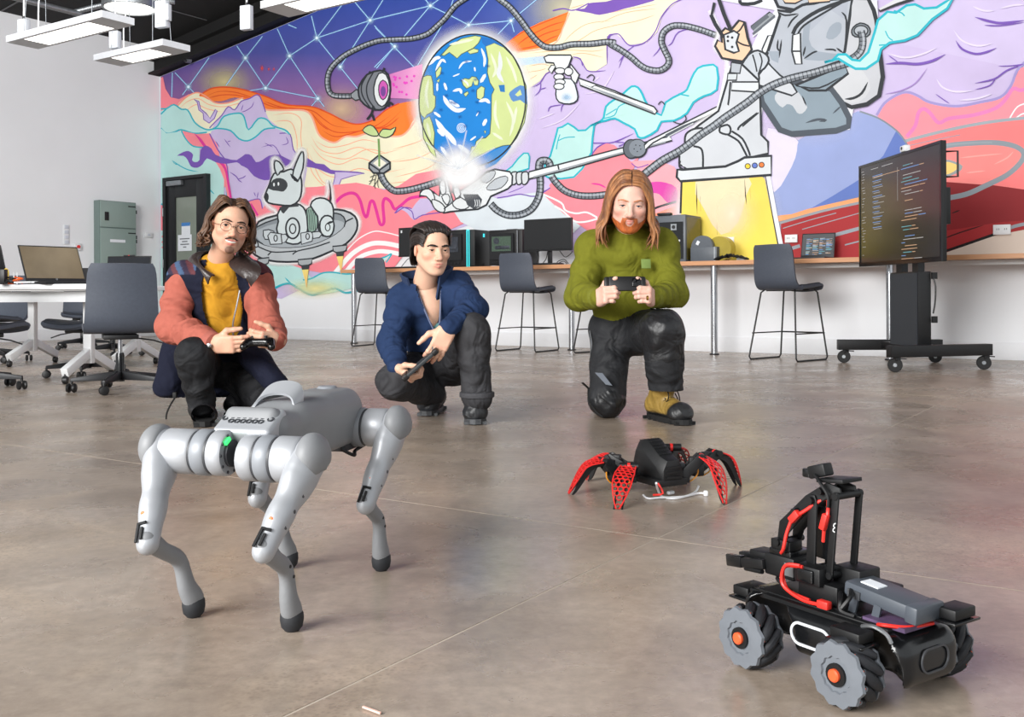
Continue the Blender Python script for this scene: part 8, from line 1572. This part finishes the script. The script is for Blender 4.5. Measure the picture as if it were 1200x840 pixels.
# broad leather collar: two falling leaves
lm = mat('brown_leather_collar', (52, 42, 40), .35, var=.2, scale=16, bump=.2, bscale=60)
for s, tip in ((-1, at(244, 333, 4.585)), (1, at(294, 336, 4.59))):
    back = nk + Vector((s * .035, .075, .062)); sidep = nk + Vector((s * .080, .0, .050)); frontn = nk + Vector((s * .068, -.085, -.010)); outs = [nk + Vector((s * .07, .12, .022)), nk + Vector((s * .150, .0, .020)), tip + Vector((s * .045, .012, .075)), tip]
    ins = [back, sidep, frontn, tip + Vector((-s * .030, -.002, .040))]; I_ = catmull(ins, 5); O_ = catmull(outs, 5); G = [[A3(I_[i]) + (A3(O_[i]) - A3(I_[i])) * v + A3((0, -.012 * math.sin(v * PI), .014 * math.sin(v * PI))) for v in np.linspace(0, 1, 6)] for i in range(len(I_))]
    MB(base).sheet(G, .008).build('collar', lm, jk, smooth=60)
MB(base).tube([at(281, 340, 4.60), at(277, 360, 4.605), at(273, 380, 4.62), at(274, 400, 4.64)], .004, 6, 4).build('zip', M_galv, jk)
MB(base).tube([at(205, 466, 4.74), at(200, 474, 4.72), at(195, 486, 4.70), at(196, 500, 4.66), at(203, 508, 4.55)], .004, 6, 5).build('drawcord', M_lace, jk); MB(base).box(at(205, 463, 4.735), (.02, .02, .03)).build('cord_toggle', M_lace, jk, bevel=.005)
BK = (27, 28, 31)
def bt1(f): f.ell(pel, (.155, .13, .11), k=0); f.cone(hR, kR, .098, .082, k=.05, fold=(.005, 13, 0)); f.cone(kR, anR + Vector((0, 0, .02)), .082, .062, k=.03, fold=(.006, 15, 0)); f.cone(hL, kL, .100, .080, k=.05, fold=(.005, 13, 1)); f.cone(kL, anL, .078, .066, k=.03)
tr1 = garment('trousers', [pel, hR, hL, kR, kL, anR, anL], .0065, bt1, BK, M_denim, per, base, noise=(.002, [(30, 18, 30, 0), (-25, 32, 40, 1)]))
boot(per, base, fl(236, 484), fl(240, 501), anR + Vector((0, 0, .0)), (26, 26, 28), (34, 34, 37), M_sole, wid=.042, name='shoe'); boot(per, base, Vector((anL.x - .02, anL.y + .06, 0)), Vector((anL.x, anL.y - .14, 0)), anL, (26, 26, 28), (34, 34, 37), M_sole, lace=False, name='shoe', wid=.042)
BR, BR2 = (56, 38, 28), (112, 80, 58)
hair_cap(hf, lambda V: ((V[:, 2] > .050) & (V[:, 1] < .058 + .35 * (V[:, 2] - .06))) | ((V[:, 1] < .0) & (V[:, 2] > -.0)) | ((V[:, 1] < -.03) & (V[:, 2] > -.09)), .007, BR, per, base, R, o1, s1)
ps = []; rr = random.Random(12)
for s in (-1, 1):
    for i in range(30):
        u = i / 29; y0 = .074 - .12 * u; x0 = s * (.004 + .02 * rr.random()) + .008; z0 = .080 + .036 * math.sin(min(1, u * 1.6 + .1) * 1.6); w = rr.uniform(-.007, .007); ln = -.055 - .045 * rr.random()
        ps.append([(x0, y0, z0), (x0 + s * .030, y0 + .004 - .01 * u, z0 + .012), (s * (.078 + w), .040 - .10 * u, z0 - .030), (s * (.098 + w), .014 - .09 * u, .020), (s * (.092 + w + .014 * math.sin(i * 2.3)), .006 - .085 * u, -.022), (s * (.108 + w + .012 * math.sin(i * 1.3)), -.004 - .08 * u, ln * .8), (s * (.098 + .022 * math.cos(i * 2.9)), .010 - .08 * u, ln), (s * (.110 + .020 * math.cos(i * 1.9)), .0 - .08 * u, ln - .018)])
    for i in range(12): ps.append([(s * .02, -.05, .115), (s * (.02 + .004 * i), -.105, .05), (s * (.012 + .006 * i), -.118, -.03), (s * (.014 + .007 * i), -.112 - .006 * math.sin(i), -.09 - .02 * rr.random())])
locks(ps, .0105, BR, BR2, per, base, hp, seed=5)
hair_cap(hf, lambda V: ((V[:, 0] / .021) ** 2 + ((V[:, 2] + .104) / .017) ** 2 < 1) & (V[:, 1] > .035), .0012, (118, 88, 74), per, base, R, o1, s1, 'chin_beard')
for s in (-1, 1): MB(base).tube([hp((s * .004, .1015, -.0515)), hp((s * .014, .0985, -.0530)), hp((s * .027, .0885, -.0590))], [.0022 * s1, .0030 * s1, .0012], 8, 4).build('moustache', mat('brow_48_32_24', (48, 32, 24)), per)
mb = MB(base); mb.tube([hp((u * .027, .0975 - .0105 * u * u, -.0690 + .0075 * u * u)) for u in np.linspace(-1, 1, 9)], [.0014, .0034, .0042, .0034, .0014], 8); mb.build('teeth', M_teeth, per); mb = MB(base); mb.tube([hp((u * .030, .0990 - .0115 * u * u, -.0645 + .0085 * u * u)) for u in np.linspace(-1, 1, 9)], .0011, 6); mb.build('mouth_line', mat('mouth_dark', (140, 70, 64)), per)
mg = mat('thin_black_gold_frame', (60, 48, 38), .3, .7, .1); gl = thing('glasses', 'thin round wire glasses worn by the smiling man', 'glasses', hp((0, .1, -.004))); gb_ = hp((0, .1, -.004))
for s in (-1, 1):
    c = Vector((s * .034, .103, -.006)); rim = [hp(c + Vector((.0225 * math.cos(a), -abs(s * .0225 * math.cos(a) + .034) * .12 + .004, .0195 * math.sin(a)))) for a in np.linspace(0, 2 * PI, 26, endpoint=False)]; MB(gb_).tube(rim, .0012, 6, closed=True).build('rim', mg, gl); MB(gb_).tube([rim[i] + (hp((0, .001, .0008)) - hp((0, 0, 0))) for i in range(1, 13)], .0017, 6).build('brow_bar', M_lash, gl)
    MB(gb_).tube([hp((s * .056, .096, -.002)), hp((s * .074, .060, .0)), hp((s * .0795, .0, .002))], .0012, 6, 3).build('temple_arm', mg, gl)
MB(gb_).tube([hp((-.012, .108, -.004)), hp((0, .111, -.001)), hp((.012, .108, -.004))], .0013, 6, 3).build('bridge', mg, gl)
gcx = at(304, 401, 4.44); gc = thing('game_controller', 'black game controller held by the smiling man', 'controller', gcx)
f = Field((-.1, -.07, -.06), (.1, .07, .06), .003); f.box((0, 0, 0), (.055, .026, .018), rr=.015, k=0); f.cone((-.05, 0, 0), (-.062, -.035, -.018), .022, .017, k=.015); f.cone((.05, 0, 0), (.062, -.035, -.018), .022, .017, k=.015); sdf_obj('shell', f, M_blackgl, gc, it=1)
for x in (-.03, .03): MB().lathe([(.006, 0), (.006, .008), (.009, .010), (.008, .014)], (x, -.004, .016), (0, 0, 1), 16).build('thumbstick', M_blackpl, gc)
for k in range(4): MB().cyl((.038 + .009 * math.cos(k * PI / 2), .012 + .009 * math.sin(k * PI / 2), .017), (.038 + .009 * math.cos(k * PI / 2), .012 + .009 * math.sin(k * PI / 2), .020), .0035, n=10).build('button', M_galv, gc)
